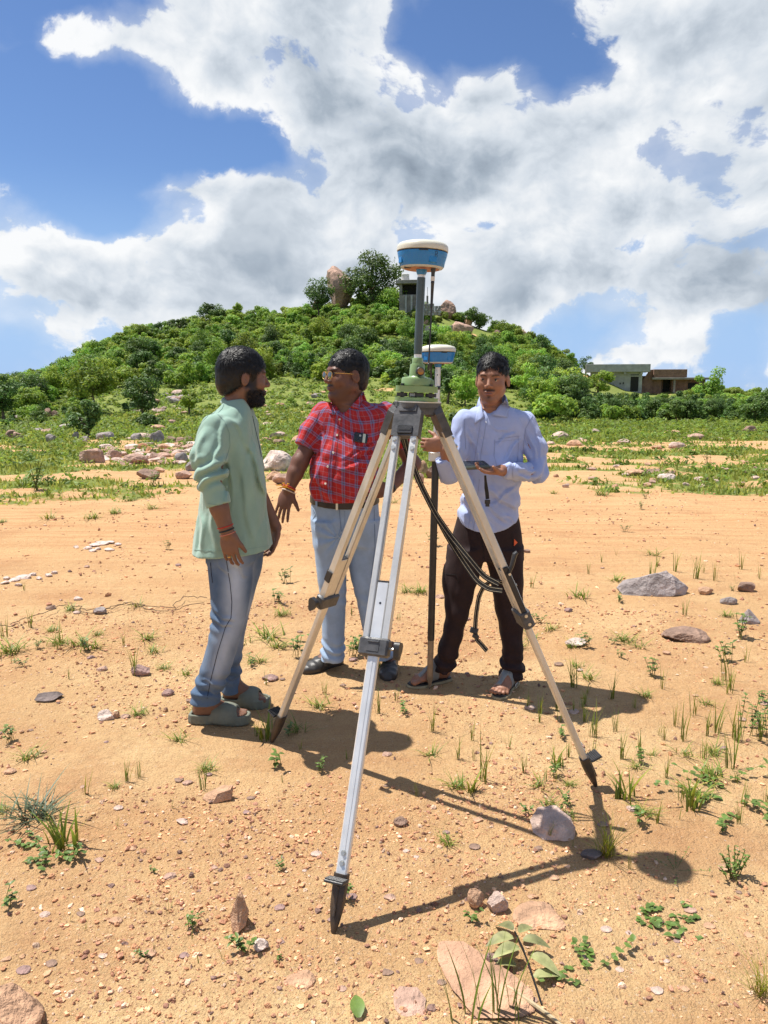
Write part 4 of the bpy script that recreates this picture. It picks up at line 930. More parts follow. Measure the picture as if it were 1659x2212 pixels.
b = MB(); b.lathe([(.02,.0),(.18,.02),(.36,.09),(.37,.1),(.18,.04),(.0,.02)], 20, place(frame((.5,-.7,.5)), (0,0,.45))); b.build('reflector', WHITEW, t2, True); b = MB(); b.tube([(0,0,-.4),(0,0,.2),(.0,0,.45)], .03, 6); b.build('mast', CONC, t2); b = MB(); b.tube([(.05,-.05,.3),(.2,-.3,.65)], .015, 6); b.build('feed_arm', CONC, t2)
# hilltop shelter
YH = 104.; g3 = W(880, 668, YH); t = thing('hilltop_shelter', 'unfinished concrete shelter with columns on the hilltop right of the big tree', 'building', g3, rz=R(-8))
zt = W(880, 612, YH)[2]-g3[2]; zf = W(880, 636, YH)[2]-g3[2]
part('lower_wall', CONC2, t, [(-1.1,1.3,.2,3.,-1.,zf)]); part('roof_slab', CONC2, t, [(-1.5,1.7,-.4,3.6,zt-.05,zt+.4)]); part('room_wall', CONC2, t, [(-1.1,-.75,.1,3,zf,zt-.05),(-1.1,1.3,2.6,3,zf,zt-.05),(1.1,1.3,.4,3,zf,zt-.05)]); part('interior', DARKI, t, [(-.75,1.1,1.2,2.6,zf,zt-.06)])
for x in (-.2, .55, 1.35): part('column', CONC, t, [(x-.12,x+.12,-.1,.14,-1.,zf-.1 if x < 1 else zt-.05)])
t2 = thing('water_tank', 'round whitewashed tank on the roof of the hilltop shelter', 'water tank', g3+[-.25, 1.4, zt+.4]); b = MB(); b.lathe([(.58,0),(.56,.1),(.5,.75),(.52,.8),(.52,.9),(.45,.95)], 20); b.build('tank_body', WHITEW, t2, True); b = MB(); b.lathe([(.62,.0),(.62,.09)], 20); b.build('rim', CONC, t2)
g4 = W(930, 676, YH-2); t = thing('terrace_wall', 'stepped grey block terrace wall right of the hilltop shelter', 'wall', g4, rz=R(-6))
for q in range(5):
    for w_ in range(6):
        if q < 4 or w_ < 4:
            part('block', CONC2 if (q+w_) % 3 else CONC, t, [(-1.2+w_*.42+(q % 2)*.1, -.8+w_*.42+(q % 2)*.1-.02, 0, .3, -.3+q*.3, -.02+q*.3)])
t = thing('concrete_post', 'lone concrete post with bare rod on the terrace', 'post', W(923, 664, YH+1)); part('column', CONC2, t, [(-.12,.12,-.12,.12,-.5,1.5)]); b = MB(); b.tube([(0,0,1.4),(0,0,2.6)], .03, 5); b.build('rod', DARKI, t)
g5 = W(944, 722, YH-8); t = thing('retaining_wall', 'long grey block retaining wall below the hilltop', 'wall', g5, rz=R(-4)); part('masonry', CONC, t, [(-1.8,1.9,0,.3,-.6,1.0)]); part('pier', CONC2, t, [(-1.8,-1.6,-.06,-.003,-.6,1.06),(-.1,.1,-.06,-.003,-.6,1.06),(1.7,1.9,-.06,-.003,-.6,1.06)])
# ------------------------------------------------------------------ survey tripod
ALU = mat('worn_aluminium', (.62, .61, .58), .42, metal=.65, var=.12, vscale=14, bump=.0006, bscale=220, stretch=(1, 1, .3))
ALUW = mat('pale_aluminium', (.72, .73, .73), .38, metal=.5, var=.08, vscale=12)
BLK = mat('black_nylon', (.022, .022, .024), .42, var=.3, vscale=30, bump=.0008, bscale=160)
BLKM = mat('scuffed_black_casting', (.035, .037, .04), .45, col2=(.10, .10, .105), vscale=26, bump=.001, bscale=90)
STEEL = mat('zinc_bolt', (.6, .58, .52), .35, metal=.9, var=.1)
GREENP = mat('pale_green_enamel', (.20, .30, .125), .38, var=.08, vscale=20, coat=.15)
BLUEP = mat('blue_plastic', (.012, .185, .50), .33, var=.06, vscale=18, bump=.0004, bscale=120)
CREAM = mat('cream_dome_plastic', (.62, .60, .50), .34, var=.05, vscale=14)
GREYP = mat('grey_plastic', (.42, .45, .46), .4, var=.06)
POST = mat('grey_green_post', (.075, .10, .10), .3, metal=.3, var=.1)
ORANGE = mat('orange_label', (.42, .17, .06), .5, col2=(.30, .10, .04), vscale=40)
INK = mat('black_marker_ink', (.01, .012, .02), .5)
BRONZE = mat('amber_eyepiece_glass', (.30, .14, .03), .2, metal=.3, coat=.6)
WEB = mat('black_webbing', (.014, .013, .012), .8, var=.3, vscale=60, bump=.001, bscale=300)
CREAMT = mat('cream_thread', (.48, .42, .30), .8, var=.4, vscale=300)
MUD = mat('muddy_black_spike', (.020, .020, .021), .5, col2=(.085, .055, .032), vscale=16, bump=.0008, bscale=120)
DIRTY = mat('dirty_steel_point', (.16, .12, .08), .7, col2=(.30, .22, .14), vscale=22)

TIPS = [hit(720, 2015), hit(587, 1603), hit(1287, 1698)]         # front, left, right
cxy = np.mean(TIPS, 0)
HC = W(898, 872, cxy[1]+.0)                                      # centre of the tripod's head
TILT = R(2.2)
RT = np.array([[math.cos(TILT), 0, math.sin(TILT)], [0, 1, 0], [-math.sin(TILT), 0, math.cos(TILT)]])
tri = thing('surveying_tripod', 'aluminium surveying tripod standing on the sand in front of the men', 'tripod', (HC[0], HC[1], 0))
TO = np.array([HC[0], HC[1], 0.])
yawT = math.atan2(TIPS[0][1]-HC[1], TIPS[0][0]-HC[0])
def roundtri(r, rc, yaw, n=7):
    P = []
    for i in range(3):
        a = yaw+i*2*math.pi/3; c = np.array([math.cos(a), math.sin(a)])*(r-rc)
        for j in range(n):
            b_ = a-math.pi/3+2*math.pi/3*j/(n-1); P.append((c[0]+rc*math.cos(b_), c[1]+rc*math.sin(b_)))
    return P
HP = place(RT, HC)
b = MB(); b.prism(roundtri(.088, .042, yawT), -.012, .004, HP); b.prism(roundtri(.078, .04, yawT), -.034, -.0125, HP); b.lathe([(.03, .004), (.03, .008)], 20, HP); b.build('head_plate', BLKM, tri, True, TO)
b = MB(); b.prism(roundtri(.0885, .043, yawT), .0045, .0085, HP); b.build('head_rim', ALU, tri, True, TO)
b = MB(); b.lathe([(.014, -.12), (.016, -.118), (.016, -.06), (.009, -.055), (.009, -.03)], 14, HP); b.build('centre_screw', STEEL, tri, True, TO)

def leg_of(i, T, pyS, pyC0, pyC1, pyF, kind):
    """one leg: rails, sliding inner tube, clamp, spike; the py values are where the photograph shows each piece"""
    out = np.array([T[0]-HC[0], T[1]-HC[1], 0]); out /= np.linalg.norm(out)
    Hn = HC+out*.070+np.array([0, 0, -.030])+np.array([0, 0, -math.sin(TILT)*out[0]*.07])
    ax = T-Hn; L = np.linalg.norm(ax); ax = ax/L
    sd = np.cross(ax, [0, 0, 1.]); sd /= np.linalg.norm(sd); nn = np.cross(sd, ax); nn = nn if nn @ out > 0 else -nn
    B = np.stack([sd, nn, ax], 1)
    def t_at(py):
        ts = np.linspace(0, L, 400); ys = np.array([proj(Hn+ax*t)[1] for t in ts]); return float(np.interp(py, ys, ts))
    def bx_(mb, x0, x1, y0, y1, t0, t1, bev=.002, taper=1.):
        c = np.array([(x0+x1)/2, (y0+y1)/2, (t0+t1)/2]); mb.box(Hn+B @ c, (x1-x0, y1-y0, t1-t0), B, taper, bev)
    leg = bpy.data.objects.new('leg', None); link(leg, tri)
    if kind: leg['label'] = kind
    tS, tC0, tC1, tF = t_at(pyS), t_at(pyC0), t_at(pyC1), t_at(pyF)
    t0 = .062
    for s in (-1, 1):
        b = MB(); bx_(b, s*.0215, s*.0415, -.013, .013, t0, tC0+.02, .003)
        bx_(b, s*.0185, s*.0213, -.0065, .0065, t0, tC0+.02, .001)                         # lip that guides the inner tube
        b.build('rail', ALU, leg, True, TO)
    b = MB(); bx_(b, -.0180, .0180, -.0105, .0105, tS, tC0+.01, .0022); bx_(b, -.0172, .0172, -.0110, .0110, tC0+.012, tF+.02, .004)
    bx_(b, -.0035, .0035, .0112, .0122, tC1, tF-.03, .0003); b.build('inner_tube', ALUW if i == 0 else ALU, leg, True, TO)
    b = MB(); bx_(b, -.0178, .0178, -.0104, .0104, tS-.004, tS-.0005, .001); bx_(b, -.0178, .0178, .0107, .0113, tS-.002, tS+.001, .0003); b.build('end_cap', BLK, leg, False, TO)
    b = MB(); b.tube([Hn+B @ np.array([0, .0106, (tS+tC0)/2-.02]), Hn+B @ np.array([0, .0112, (tS+tC0)/2-.02])], .0038, 10); b.build('screw_hole', INK, leg, False, TO)
    # clamp
    m = (tC0+tC1)/2; hl = (tC1-tC0)/2
    b = MB(); bx_(b, -.048, .048, -.021, .021, tC0, tC1, .006); bx_(b, -.02, .02, .0212, .0225, tC0+.006, tC1-.014, .001); bx_(b, -.018, .018, .0227, .026, tC0+.012, tC0+.0145, .0005)
    if kind == 'r': pass
    b.build('clamp', BLKM, leg, True, TO)
    ks = 1 if i == 0 else -1 if i == 1 else 1
    ks = ks*(1 if (sd @ np.array([1., 0, 0])) > 0 else -1)
    if i < 2:
        b = MB(); p0 = Hn+B @ np.array([ks*.048, .0, m]); p1 = Hn+B @ np.array([ks*.066, .0, m]); b.tube([p0, p1], .0045, 10); b.build('clamp_screw', STEEL, leg, True, TO)
        b = MB(); Rk = frame(B @ np.array([ks, 0, 0.]), ax); pr = []
        for k_ in range(24):
            a = k_*math.pi/12; q = .0235+.004*math.cos(3*a); pr.append((q*math.cos(a)*1.15, q*math.sin(a)*.8))
        b.prism(pr, 0, .018, place(Rk, p1)); b.build('clamp_knob', BLK, leg, True, TO)
    else:
        b = MB()
        for q in (-.55, .45): b.tube([Hn+B @ np.array([ks*.0475, 0, m+q*hl]), Hn+B @ np.array([ks*.0505, 0, m+q*hl])], .0062, 12)
        b.build('rivet', STEEL, leg, True, TO)
    # strap plate half way down (side legs)
    if i:
        mp = t_at(1242 if i == 1 else 1268); b = MB(); bx_(b, -.045, .028, .0135, .018, mp-.026, mp+.022, .003); bx_(b, -.047, -.0425, -.012, .0134, mp-.026, mp+.022, .001)
        b.build('strap_plate', BLK, leg, True, TO); b = MB(); b.tube([Hn+B @ np.array([.006, .018, mp]), Hn+B @ np.array([.006, .024, mp])], [.0065, .004], 10); b.build('plate_bolt', STEEL, leg, True, TO)
    if i == 2:
        mp = t_at(1235); b = MB(); p = Hn+B @ np.array([ks*.045, 0, mp]); Q = [p, p+np.array([.012, 0, .03]), p+np.array([.022, 0, .075]), p+np.array([.03, 0, .082])]
        b.tube(Q, [.009, .011, .013, .010], 10, flat=.7); bx_(b, ks*.0415, ks*.0475, -.01, .01, mp-.03, t_at(1315), .002); b.build('clamp_lever', BLK, leg, True, TO)
        b = MB(); b.tube([p+np.array([.004, -.011, .004]), p+np.array([.004, -.014, .004])], .005, 10); b.build('lever_pin', STEEL, leg, True, TO)
    # hinge bracket
    b = MB()
    q = [(-.034, -.02), (.034, -.02), (.047, .0), (.047, .085), (-.047, .085), (-.047, .0)]
    M_ = place(np.stack([sd, ax, nn], 1), Hn)
    b.prism(q, -.012 if i else -.018, .016, M_); b.prism([(-.03, -.028), (.03, -.028), (.03, .0), (-.03, .0)], -.03, .02, M_)
    b.build('hinge_bracket', BLKM, leg, True, TO, 20)
    b = MB(); bx_(b, -.026, .026, .0165, .021, .052, .079, .002); bx_(b, -.021, .021, .0211, .0222, .062, .068, .0005); b.build('bracket_slot', BLK, leg, False, TO)
    for k_, s in ((0, 1), (1, 1), (0, -1), (1, -1)):
        b = MB(); c0 = np.array([s*.0325, .0132, .098+.03*k_]); b.tube([Hn+B @ c0, Hn+B @ (c0+[0, .0045, 0])], .0062, 6)
        b.tube([Hn+B @ c0, Hn+B @ (c0+[0, .0014, 0])], .0085, 12); b.build('bolt', STEEL, leg, False, TO)
    # spike with its tread
    lf = L-tF; b = MB(); sec = [(0, .0225, .0165), (.13, .0225, .0165), (.3, .021, .018), (.55, .0195, .016), (.8, .013, .011), (.95, .007, .007), (1., .0035, .0035)]
    V, F = [], []
    for f, a_, c_ in sec:
        for k_ in range(12):
            th = k_*math.pi/6; e = lambda v: math.copysign(abs(v)**.6, v); V.append(Hn+B @ np.array([a_*e(math.cos(th)), c_*e(math.sin(th)), tF+lf*f*1.03]))
    for r_ in range(len(sec)-1):
        for k_ in range(12): F.append((r_*12+k_, r_*12+(k_+1) % 12, r_*12+12+(k_+1) % 12, r_*12+12+k_))
    F += [tuple(range(11, -1, -1)), tuple(range(len(V)-12, len(V)))]
    b.add(V, F); bx_(b, -.004, .004, .014, .0215, tF+.03, tF+lf*.72, .002)
    sp = b.build('spike', MUD, leg, True, TO)
    b = MB(); bx_(b, -.030, .030, .016, .062, tF+.012, tF+.02, .002)
    for k_ in range(6): bx_(b, -.029, .029, .019+.0072*k_, .0225+.0072*k_, tF+.0085, tF+.0118, .0006)
    b.build('tread', BLK, sp, False, TO)
    for k_ in (0, 1):
        b = MB(); c0 = np.array([0, .0112, tF-.028-.028*k_]); b.tube([Hn+B @ c0, Hn+B @ (c0+[0, .005, 0])], .006, 6); b.tube([Hn+B @ c0, Hn+B @ (c0+[0, .0012, 0])], .0085, 12); b.build('foot_bolt', STEEL, leg, False, TO)
    return Hn, B, L
LEG0 = leg_of(0, TIPS[0], 1258, 1378, 1418, 1886, 'front leg nearest the camera')
LEG1 = leg_of(1, TIPS[1], 1206, 1283, 1308, 1545, 'left leg with a clamp knob')
LEG2 = leg_of(2, TIPS[2], 1230, 1315, 1350, 1636, 'right leg with the carrying strap and lever')
# carrying strap: two bands from under the head to the right leg, and a hanging tail
yS = HC[1]+.10
def spath(pts, n=6):
    P = np.array([W(*q) for q in pts]); k = np.linspace(0, len(P)-1, (len(P)-1)*n+1)
    out = np.stack([np.interp(k, range(len(P)), P[:, j]) for j in range(3)], 1)
    for _ in range(3): out[1:-1] = (out[:-2]+2*out[1:-1]+out[2:])/4
    return out
strap = None
for nm, pts, wd in (('strap', [(872,935,yS),(885,985,yS),(905,1040,yS),(940,1110,yS-.01),(975,1160,yS-.01),(1012,1205,yS-.03),(1045,1245,yS-.04),(1078,1262,yS-.05)], .021),
                ('strap', [(868,940,yS+.02),(890,1005,yS+.02),(915,1060,yS+.02),(945,1118,yS+.015),(970,1165,yS+.01),(1000,1212,yS),(1030,1255,yS-.02),(1055,1272,yS-.03),(1085,1276,yS-.04)], .021),
                ('strap', [(1085,1258,yS-.03),(1060,1256,yS-.01),(1045,1266,yS),(1034,1290,yS),(1028,1330,yS),(1026,1365,yS),(1030,1382,yS),(1040,1392,yS),(1052,1406,yS)], .017)):
    P = spath(pts); b = MB(); sdv = np.cross(np.gradient(P, axis=0), [0, 1, 0])+np.array([0, .35, 0])*np.linalg.norm(np.gradient(P, axis=0), axis=1)[:, None]
    b.ribbon(P, wd, sdv, .0022); s_ = b.build(nm, WEB, tri, True, TO)
    for sg in (-1, 1):
        T_ = np.gradient(P, axis=0); T_ /= np.linalg.norm(T_, axis=1)[:, None]; q = sdv-T_*np.sum(sdv*T_, 1)[:, None]; q /= np.linalg.norm(q, axis=1)[:, None]; nr = np.cross(T_, q); nr *= np.sign(-nr[:, 1:2]+1e-9)
        b = MB(); b.ribbon(P+q*sg*wd*.28+nr*.0017, .0013, sdv, .0008); b.build('stitch_line', CREAMT, s_, False, TO)
b = MB(); c = W(1024, 1362, yS); b.box(c, (.03, .012, .022), frame((.3, .2, 1)), 1, .003); b.box(c+[.006, -.002, -.022], (.024, .01, .016), frame((.5, .1, 1)), 1, .002); b.build('strap_buckle', BLK, tri, True, TO)

# ------------------------------------------------------------------ tribrach with its carrier and post
tb = thing('tribrach', 'pale green tribrach with optical plummet and grey post screwed on the tripod head', 'tribrach', HC+RT @ np.array([0, 0, .0085]))
tb.rotation_euler = (0, TILT, 0)
def lt(mb, prof, c=(0, 0, 0), n=36): mb.lathe([(r, z) for r, z in prof], n, place(np.eye(3), c))
yw = -math.pi/2
b = MB(); b.prism(roundtri(.080, .026, yw+math.pi/3), .001, .0125); b.build('base_plate', GREENP, tb, True)
b = MB(); b.prism(roundtri(.078, .024, yw+math.pi/3), .0300, .0510); b.build('levelling_plate', GREENP, tb, True)
b = MB(); b.box((0, -.034, .0500), (.026, .03, .012), None, 1, .001); b.build('lock_recess', BLK, tb)
for i in range(3):
    a = yw+math.pi/3+i*2*math.pi/3; c = np.array([math.cos(a), math.sin(a), 0])*.056
    b = MB(); pr = []
    for k_ in range(40): q = .0185-(.0016 if k_ % 5 == 0 else 0); pr.append((q*math.cos(k_*math.pi/20), q*math.sin(k_*math.pi/20)))
    b.prism(pr, .0150, .0275, place(np.eye(3), c)); lt(b, [(.006, .012), (.006, .058), (.0045, .0585)], c, 14); b.build('foot_screw', BLK, tb, True)
b = MB(); b.box((0, -.01, .0215), (.05, .04, .014), None, 1, .002); b.build('spring_plate', BLKM, tb)
b = MB(); b.box((-.014, -.031, .0212), (.018, .004, .011), None, 1, .001); b.build('bubble_window', GREYP, tb)
b = MB(); lt(b, [(.050, .0512), (.052, .054), (.052, .072), (.049, .078), (.044, .0795), (.030, .081)]); b.build('carrier_base', GREENP, tb, True)
b = MB(); b.box((.043, -.012, .063), (.03, .022, .022), None, .9, .003); b.build('lock_lever', GREENP, tb, True)
b = MB(); lt(b, [(.030, .080), (.0265, .084), (.0242, .122), (.0235, .1235), (.0185, .1245), (.0182, .142), (.0165, .1445), (.012, .1445)]); b.build('carrier_body', GREENP, tb, True)
Ep = frame((.25, -1, .05)); b = MB(); b.lathe([(.011, .0), (.011, .012), (.0145, .0135), (.0148, .022), (.0125, .0245), (.011, .0245)], 26, place(Ep, (.004, -.019, .098))); ep = b.build('eyepiece', BLK, tb, True)
b = MB(); b.lathe([(.0108, .0246), (.008, .0262), (.004, .0268)], 22, place(Ep, (.004, -.019, .098))); b.build('eyepiece_lens', BRONZE, ep, True)
b = MB(); b.tube([(-.001, -.0236, .1155), (-.001, -.0246, .1155)], .0016, 8); b.build('set_screw', INK, tb)
b = MB(); b.tube([(-.03, .004, .075), (-.043, .0, .09)], [.006, .004], 8); b.build('side_knob', GREENP, tb, True)
zr = np.linalg.norm((W(916, 592, HC[1])-(HC+RT @ np.array([0, 0, .0085]))))      # where the receiver sits
b = MB(); lt(b, [(.0128, .1446), (.0128, .1555), (.0135, .156)]); b.build('post_ferrule', ALUW, tb, True)
b = MB(); lt(b, [(.0135, .1562), (.0138, .17), (.0138, zr-.012), (.013, zr-.0115)]); b.build('post', POST, tb, True)

# ------------------------------------------------------------------ satellite receivers
def receiver(loc, rot, label, whip, letter, ring, yaw=0.):
    t = thing('satellite_receiver', label, 'receiver', loc); t.rotation_euler = (0, rot, yaw)
    b = MB(); lt(b, [(.0125, -.012), (.0125, -.004), (.0135, -.0035)]); b.build('thread_ring', ALUW, t, True)
    b = MB(); lt(b, [(.0135, -.0034), (.017, .004), (.018, .0148), (.02, .0155)]); b.build('neck', BLUEP, t, True)
    b = MB(); lt(b, [(.012, .0152), (.062, .0150), (.068, .0165), (.071, .0195), (.0712, .0205)], n=56); bp_ = b.build('base_plate', GREYP, t, True)
    b = MB(); lt(b, [(.0713, .0206), (.0738, .024), (.0752, .034), (.079, .048), (.0822, .061), (.0824, .0655), (.080, .066)], n=56)
    for k_ in range(4):                                     # grip ribs round the lower edge
        a = math.radians(-160+95*k_); b.box((.0757*math.cos(a), .0757*math.sin(a), .038), (.006, .028, .022), frame((0, 0, 1), (math.cos(a), math.sin(a), 0)), 1., .003)
    b.build('body', BLUEP, t, True)
    b = MB(); lt(b, [(.0815, .0662), (.0828, .0664), (.0828, .0690), (.0812, .0692)], n=56); b.box((0, -.0822, .0655), (.03, .004, .006), None, .8, .001); b.build('seam', BLK, t, True)
    b = MB(); lt(b, [(.0820, .0693), (.0845, .0705), (.0850, .079), (.0835, .087), (.078, .0935), (.070, .0965), (.066, .0965), (.060, .0995), (.045, .1025), (.02, .104), (.001, .1043)], n=64); b.build('dome', CREAM, t, True)
    b = MB(); b.box((0, -.0495, .0144), (.058, .011, .001)); b.build('label', ORANGE, bp_); b = MB(); b.box((.0, -.0495, .0137), (.022, .0075, .0004)); b.build('label_print', INK, bp_)
    b = MB(); b.lathe([(.03, .0146), (.058, .0146), (.058, .0136), (.03, .0136)], 40); 
    b.build('warning_ring', ORANGE, bp_, True)
    b = MB(); b.box((-.048, -.03, .0135), (.022, .012, .003), None, 1, .001); b.build('port_cover', BLK, bp_, True)
    px_, py_ = whip
    b = MB(); lt(b, [(.0085, .0145), (.0085, .008), (.0062, .0), (.0058, -.03), (.0066, -.032), (.0055, -.034), (.0044, -.085), (.0044, -.11), (.0026, -.112), (.0026, -.29), (.0042, -.292), (.0042, -.312), (.003, -.314)][::-1] if letter else [(.006, .0145), (.006, .004), (.0045, .0), (.0042, -.085), (.003, -.086)][::-1], (px_, py_, 0), 14); w_ = b.build('whip_antenna', BLK, t, True)
    if letter:
        b = MB(); lt(b, [(.0065, -.026), (.0065, -.012)], (px_, py_, 0), 14); b.build('antenna_tape', WHITEW, w_, True)
        a0 = math.radians(-58); rr_ = .0806                                           # the hand written letter
        def on(u, v):
            r_ = .0752+(v-.034)*(.0822-.0752)/(.061-.034)+.0006; a = a0+u/rr_; return (r_*math.cos(a), r_*math.sin(a), v)
        for st in ([(-.005, .063), (-.0045, .05), (-.0035, .041)], [(-.005, .061), (-.001, .063), (.0025, .0605), (.0025, .056), (-.001, .0535), (-.004, .053)], [(-.001, .0535), (.003, .051), (.004, .0465), (.002, .043), (-.0035, .0415)]):
            b = MB(); b.tube([on(*q) for q in st], .0006, 5); b.build('letter_stroke', INK, t)
    return t
RB_ = HC+RT @ np.array([0, 0, .0085+zr])
receiver(RB_, TILT, 'blue satellite receiver with cream dome and letter B on top of the tripod', (.036, -.036), True, True)

# ------------------------------------------------------------------ rover pole
P0 = W(928, 1490, 3.76); P1 = W(946, 792, 3.78); axp = P1-P0; Lp = np.linalg.norm(axp); axp /= Lp
pole = thing('survey_pole', 'black and aluminium surveying pole held upright beside the pale shirted man', 'pole', P0)
Bp = frame(axp)
def pl(mb, prof, n=22): mb.lathe(prof, n, place(Bp, (0, 0, 0)))
tz = lambda py: float(np.interp(py, [proj(P0+axp*q)[1] for q in np.linspace(Lp, 0, 200)], np.linspace(Lp, 0, 200)))
b = MB(); pl(b, [(.001, -.012), (.006, .02), (.013, .05), (.0155, .055), (.0155, .26), (.0165, .265)]); b.build('point', DIRTY, pole, True)
b = MB(); pl(b, [(.0165, .2655), (.0178, .27), (.0178, tz(990)), (.016, tz(989))]); b.build('lower_tube', BLK, pole, True)
b = MB(); b.box(axp*tz(986)+[-.005, -.002, 0], (.058, .04, .046), Bp, 1, .004); b.lathe([(.02, 0), (.02, .03)], 18, place(Bp, axp*tz(976))); b.build('clamp_bracket', ALUW, pole, True)
b = MB(); q = axp*tz(972)+np.array([0, -.022, 0]); b.tube([q+.016*np.array([math.cos(a), -.3, math.sin(a)*.6]) for a in np.linspace(2.6, 6.6, 12)], .0022, 6); b.build('bracket_ring', STEEL, pole, True)
b = MB(); pl(b, [(.0138, tz(972)), (.0138, Lp-.012), (.013, Lp-.0115)]); b.build('upper_tube', ALUW, pole, True)
b = MB(); pl(b, [(.0155, tz(868)), (.0155, tz(860))]); b.build('collar', ALU, pole, True)
b = MB(); p = axp*tz(838); b.tube([p+[-.022, -.004, 0], p+[-.005, -.006, 0]], .004, 8); b.tube([p+[-.004, -.012, 0], p+[.012, -.014, 0]], .0085, 12); b.build('locking_pin', BLK, pole, True)
b = MB(); p = axp*tz(810); b.tube([p+[-.002, -.0134, 0], p+[-.002, -.0146, 0]], .003, 8); b.build('pin_hole', INK, pole)
receiver(P1, .0, 'second blue satellite receiver with cream dome on the hand held pole', (-.042, -.018), False, True, .3)
# ------------------------------------------------------------------ people: distance fields turned into one smooth surface
from mathutils.bvhtree import BVHTree
def smin(a, b, k): h = np.clip(.5+.5*(b-a)/k, 0, 1); return b+(a-b)*h-k*h*(1-h)
class Field:
    def __init__(s, xs, ys, zs):
        s.x, s.y, s.z = [np.asarray(q, np.float32) for q in (xs, ys, zs)]
        s.F = np.full((len(xs), len(ys), len(zs)), .3, np.float32)
    def sl(s, lo, hi):
        r = []
        for a, l, h in zip((s.x, s.y, s.z), lo, hi): i = np.searchsorted(a, l); j = np.searchsorted(a, h); r.append(slice(max(0, i-1), min(len(a), j+1)))
        return tuple(r)
    def grid(s, q): return s.x[q[0]][:, None, None], s.y[q[1]][None, :, None], s.z[q[2]][None, None, :]
    def add(s, prim, k=.01):
        lo, hi, fn = prim; q = s.sl(np.asarray(lo)-k-.012, np.asarray(hi)+k+.012)
        if any(a.stop <= a.start for a in q): return
        s.F[q] = smin(s.F[q], fn(*s.grid(q)).astype(np.float32), k)
    def sub(s, prim, k=.004):
        lo, hi, fn = prim; q = s.sl(np.asarray(lo)-k-.01, np.asarray(hi)+k+.01)
        s.F[q] = -smin(-s.F[q], fn(*s.grid(q)).astype(np.float32), k)
    def keep(s, fn):
        """keeps only where fn < 0"""
        s.F = np.maximum(s.F, fn(*s.grid((slice(None),)*3)).astype(np.float32))
    def wrinkle(s, fn, reach=.03):
        i = np.nonzero(np.abs(s.F) < reach)
        s.F[i] += fn(s.x[i[0]].astype(float), s.y[i[1]].astype(float), s.z[i[2]].astype(float)).astype(np.float32)
    def mesh(s): return surface_nets(s.F, s.x, s.y, s.z)
def surface_nets(F, xs, ys, zs):
    S = F < 0; nx, ny, nz = F.shape
    cnt = np.zeros((nx-1, ny-1, nz-1), np.int8)
    for i in (0, 1):
        for j in (0, 1):
            for k in (0, 1): cnt += S[i:nx-1+i, j:ny-1+j, k:nz-1+k]
    act = (cnt > 0) & (cnt < 8); I, J, K = np.nonzero(act); n = len(I)
    idx = np.full(act.shape, -1, np.int32); idx[I, J, K] = np.arange(n)
    P = np.zeros((n, 3)); C = np.zeros(n); ax = [xs.astype(float), ys.astype(float), zs.astype(float)]
    for d in range(3):
        for u in (0, 1):
            for v in (0, 1):
                o0 = [0, 0, 0]; o0[(d+1) % 3] = u; o0[(d+2) % 3] = v; o1 = list(o0); o1[d] = 1
                f0 = F[I+o0[0], J+o0[1], K+o0[2]]; f1 = F[I+o1[0], J+o1[1], K+o1[2]]; m = (f0 < 0) != (f1 < 0)
                t = np.where(m, f0/np.where(m, f0-f1, 1), 0)
                for e, Q in enumerate((I, J, K)):
                    p = ax[e][Q+o0[e]]
                    if e == d: p = p+t*(ax[e][Q+1]-ax[e][Q])
                    P[:, e] += np.where(m, p, 0)
                C += m
    P /= C[:, None]
    Fs = []
    for d in range(3):
        a, b = (d+1) % 3, (d+2) % 3
        lo = [slice(None)]*3; hi = [slice(None)]*3; lo[d] = slice(0, F.shape[d]-1); hi[d] = slice(1, None)
        A, B = S[tuple(lo)], S[tuple(hi)]; X = A != B; q = np.nonzero(X); fl = A[q]
        q = list(q); ok = (q[a] > 0) & (q[b] > 0) & (q[a] < F.shape[a]-1) & (q[b] < F.shape[b]-1)
        q = [w[ok] for w in q]; fl = fl[ok]
        def at(da, db):
            w = list(q); w[a] = w[a]-da; w[b] = w[b]-db; return idx[w[0], w[1], w[2]]
        f = np.stack([at(1, 1), at(0, 1), at(0, 0), at(1, 0)], 1); f[~fl] = f[~fl][:, ::-1]; Fs.append(f)
    return P, np.concatenate(Fs)
def axis(lo, hi, step, fine=()):
    """grid lines, closer together inside the intervals of fine"""
    v = [lo]
    while v[-1] < hi:
        st = step
        for a, b, q in fine:
            if a-.004 <= v[-1] <= b: st = min(st, q)
        v.append(v[-1]+st)
    return np.array(v)
def cone(a, b, ra, rb, flat=None, cut=(False, False)):
    a, b = np.asarray(a, float), np.asarray(b, float); d = b-a; L2 = d @ d; L = math.sqrt(L2); m = max(ra, rb)*1.05
    def fn(X, Y, Z):
        px, py, pz = X-a[0], Y-a[1], Z-a[2]; t = (px*d[0]+py*d[1]+pz*d[2])/L2; tc = np.clip(t, 0, 1)
        qx, qy, qz = px-tc*d[0], py-tc*d[1], pz-tc*d[2]
        if flat is not None:
            n, f = flat; e = (qx*n[0]+qy*n[1]+qz*n[2])*(1/f-1); qx, qy, qz = qx+e*n[0], qy+e*n[1], qz+e*n[2]
        r = np.sqrt(qx*qx+qy*qy+qz*qz)-(ra+(rb-ra)*tc)
        if cut[0]: r = np.maximum(r, -t*L)
        if cut[1]: r = np.maximum(r, (t-1)*L)
        return r
    return np.minimum(a, b)-m, np.maximum(a, b)+m, fn
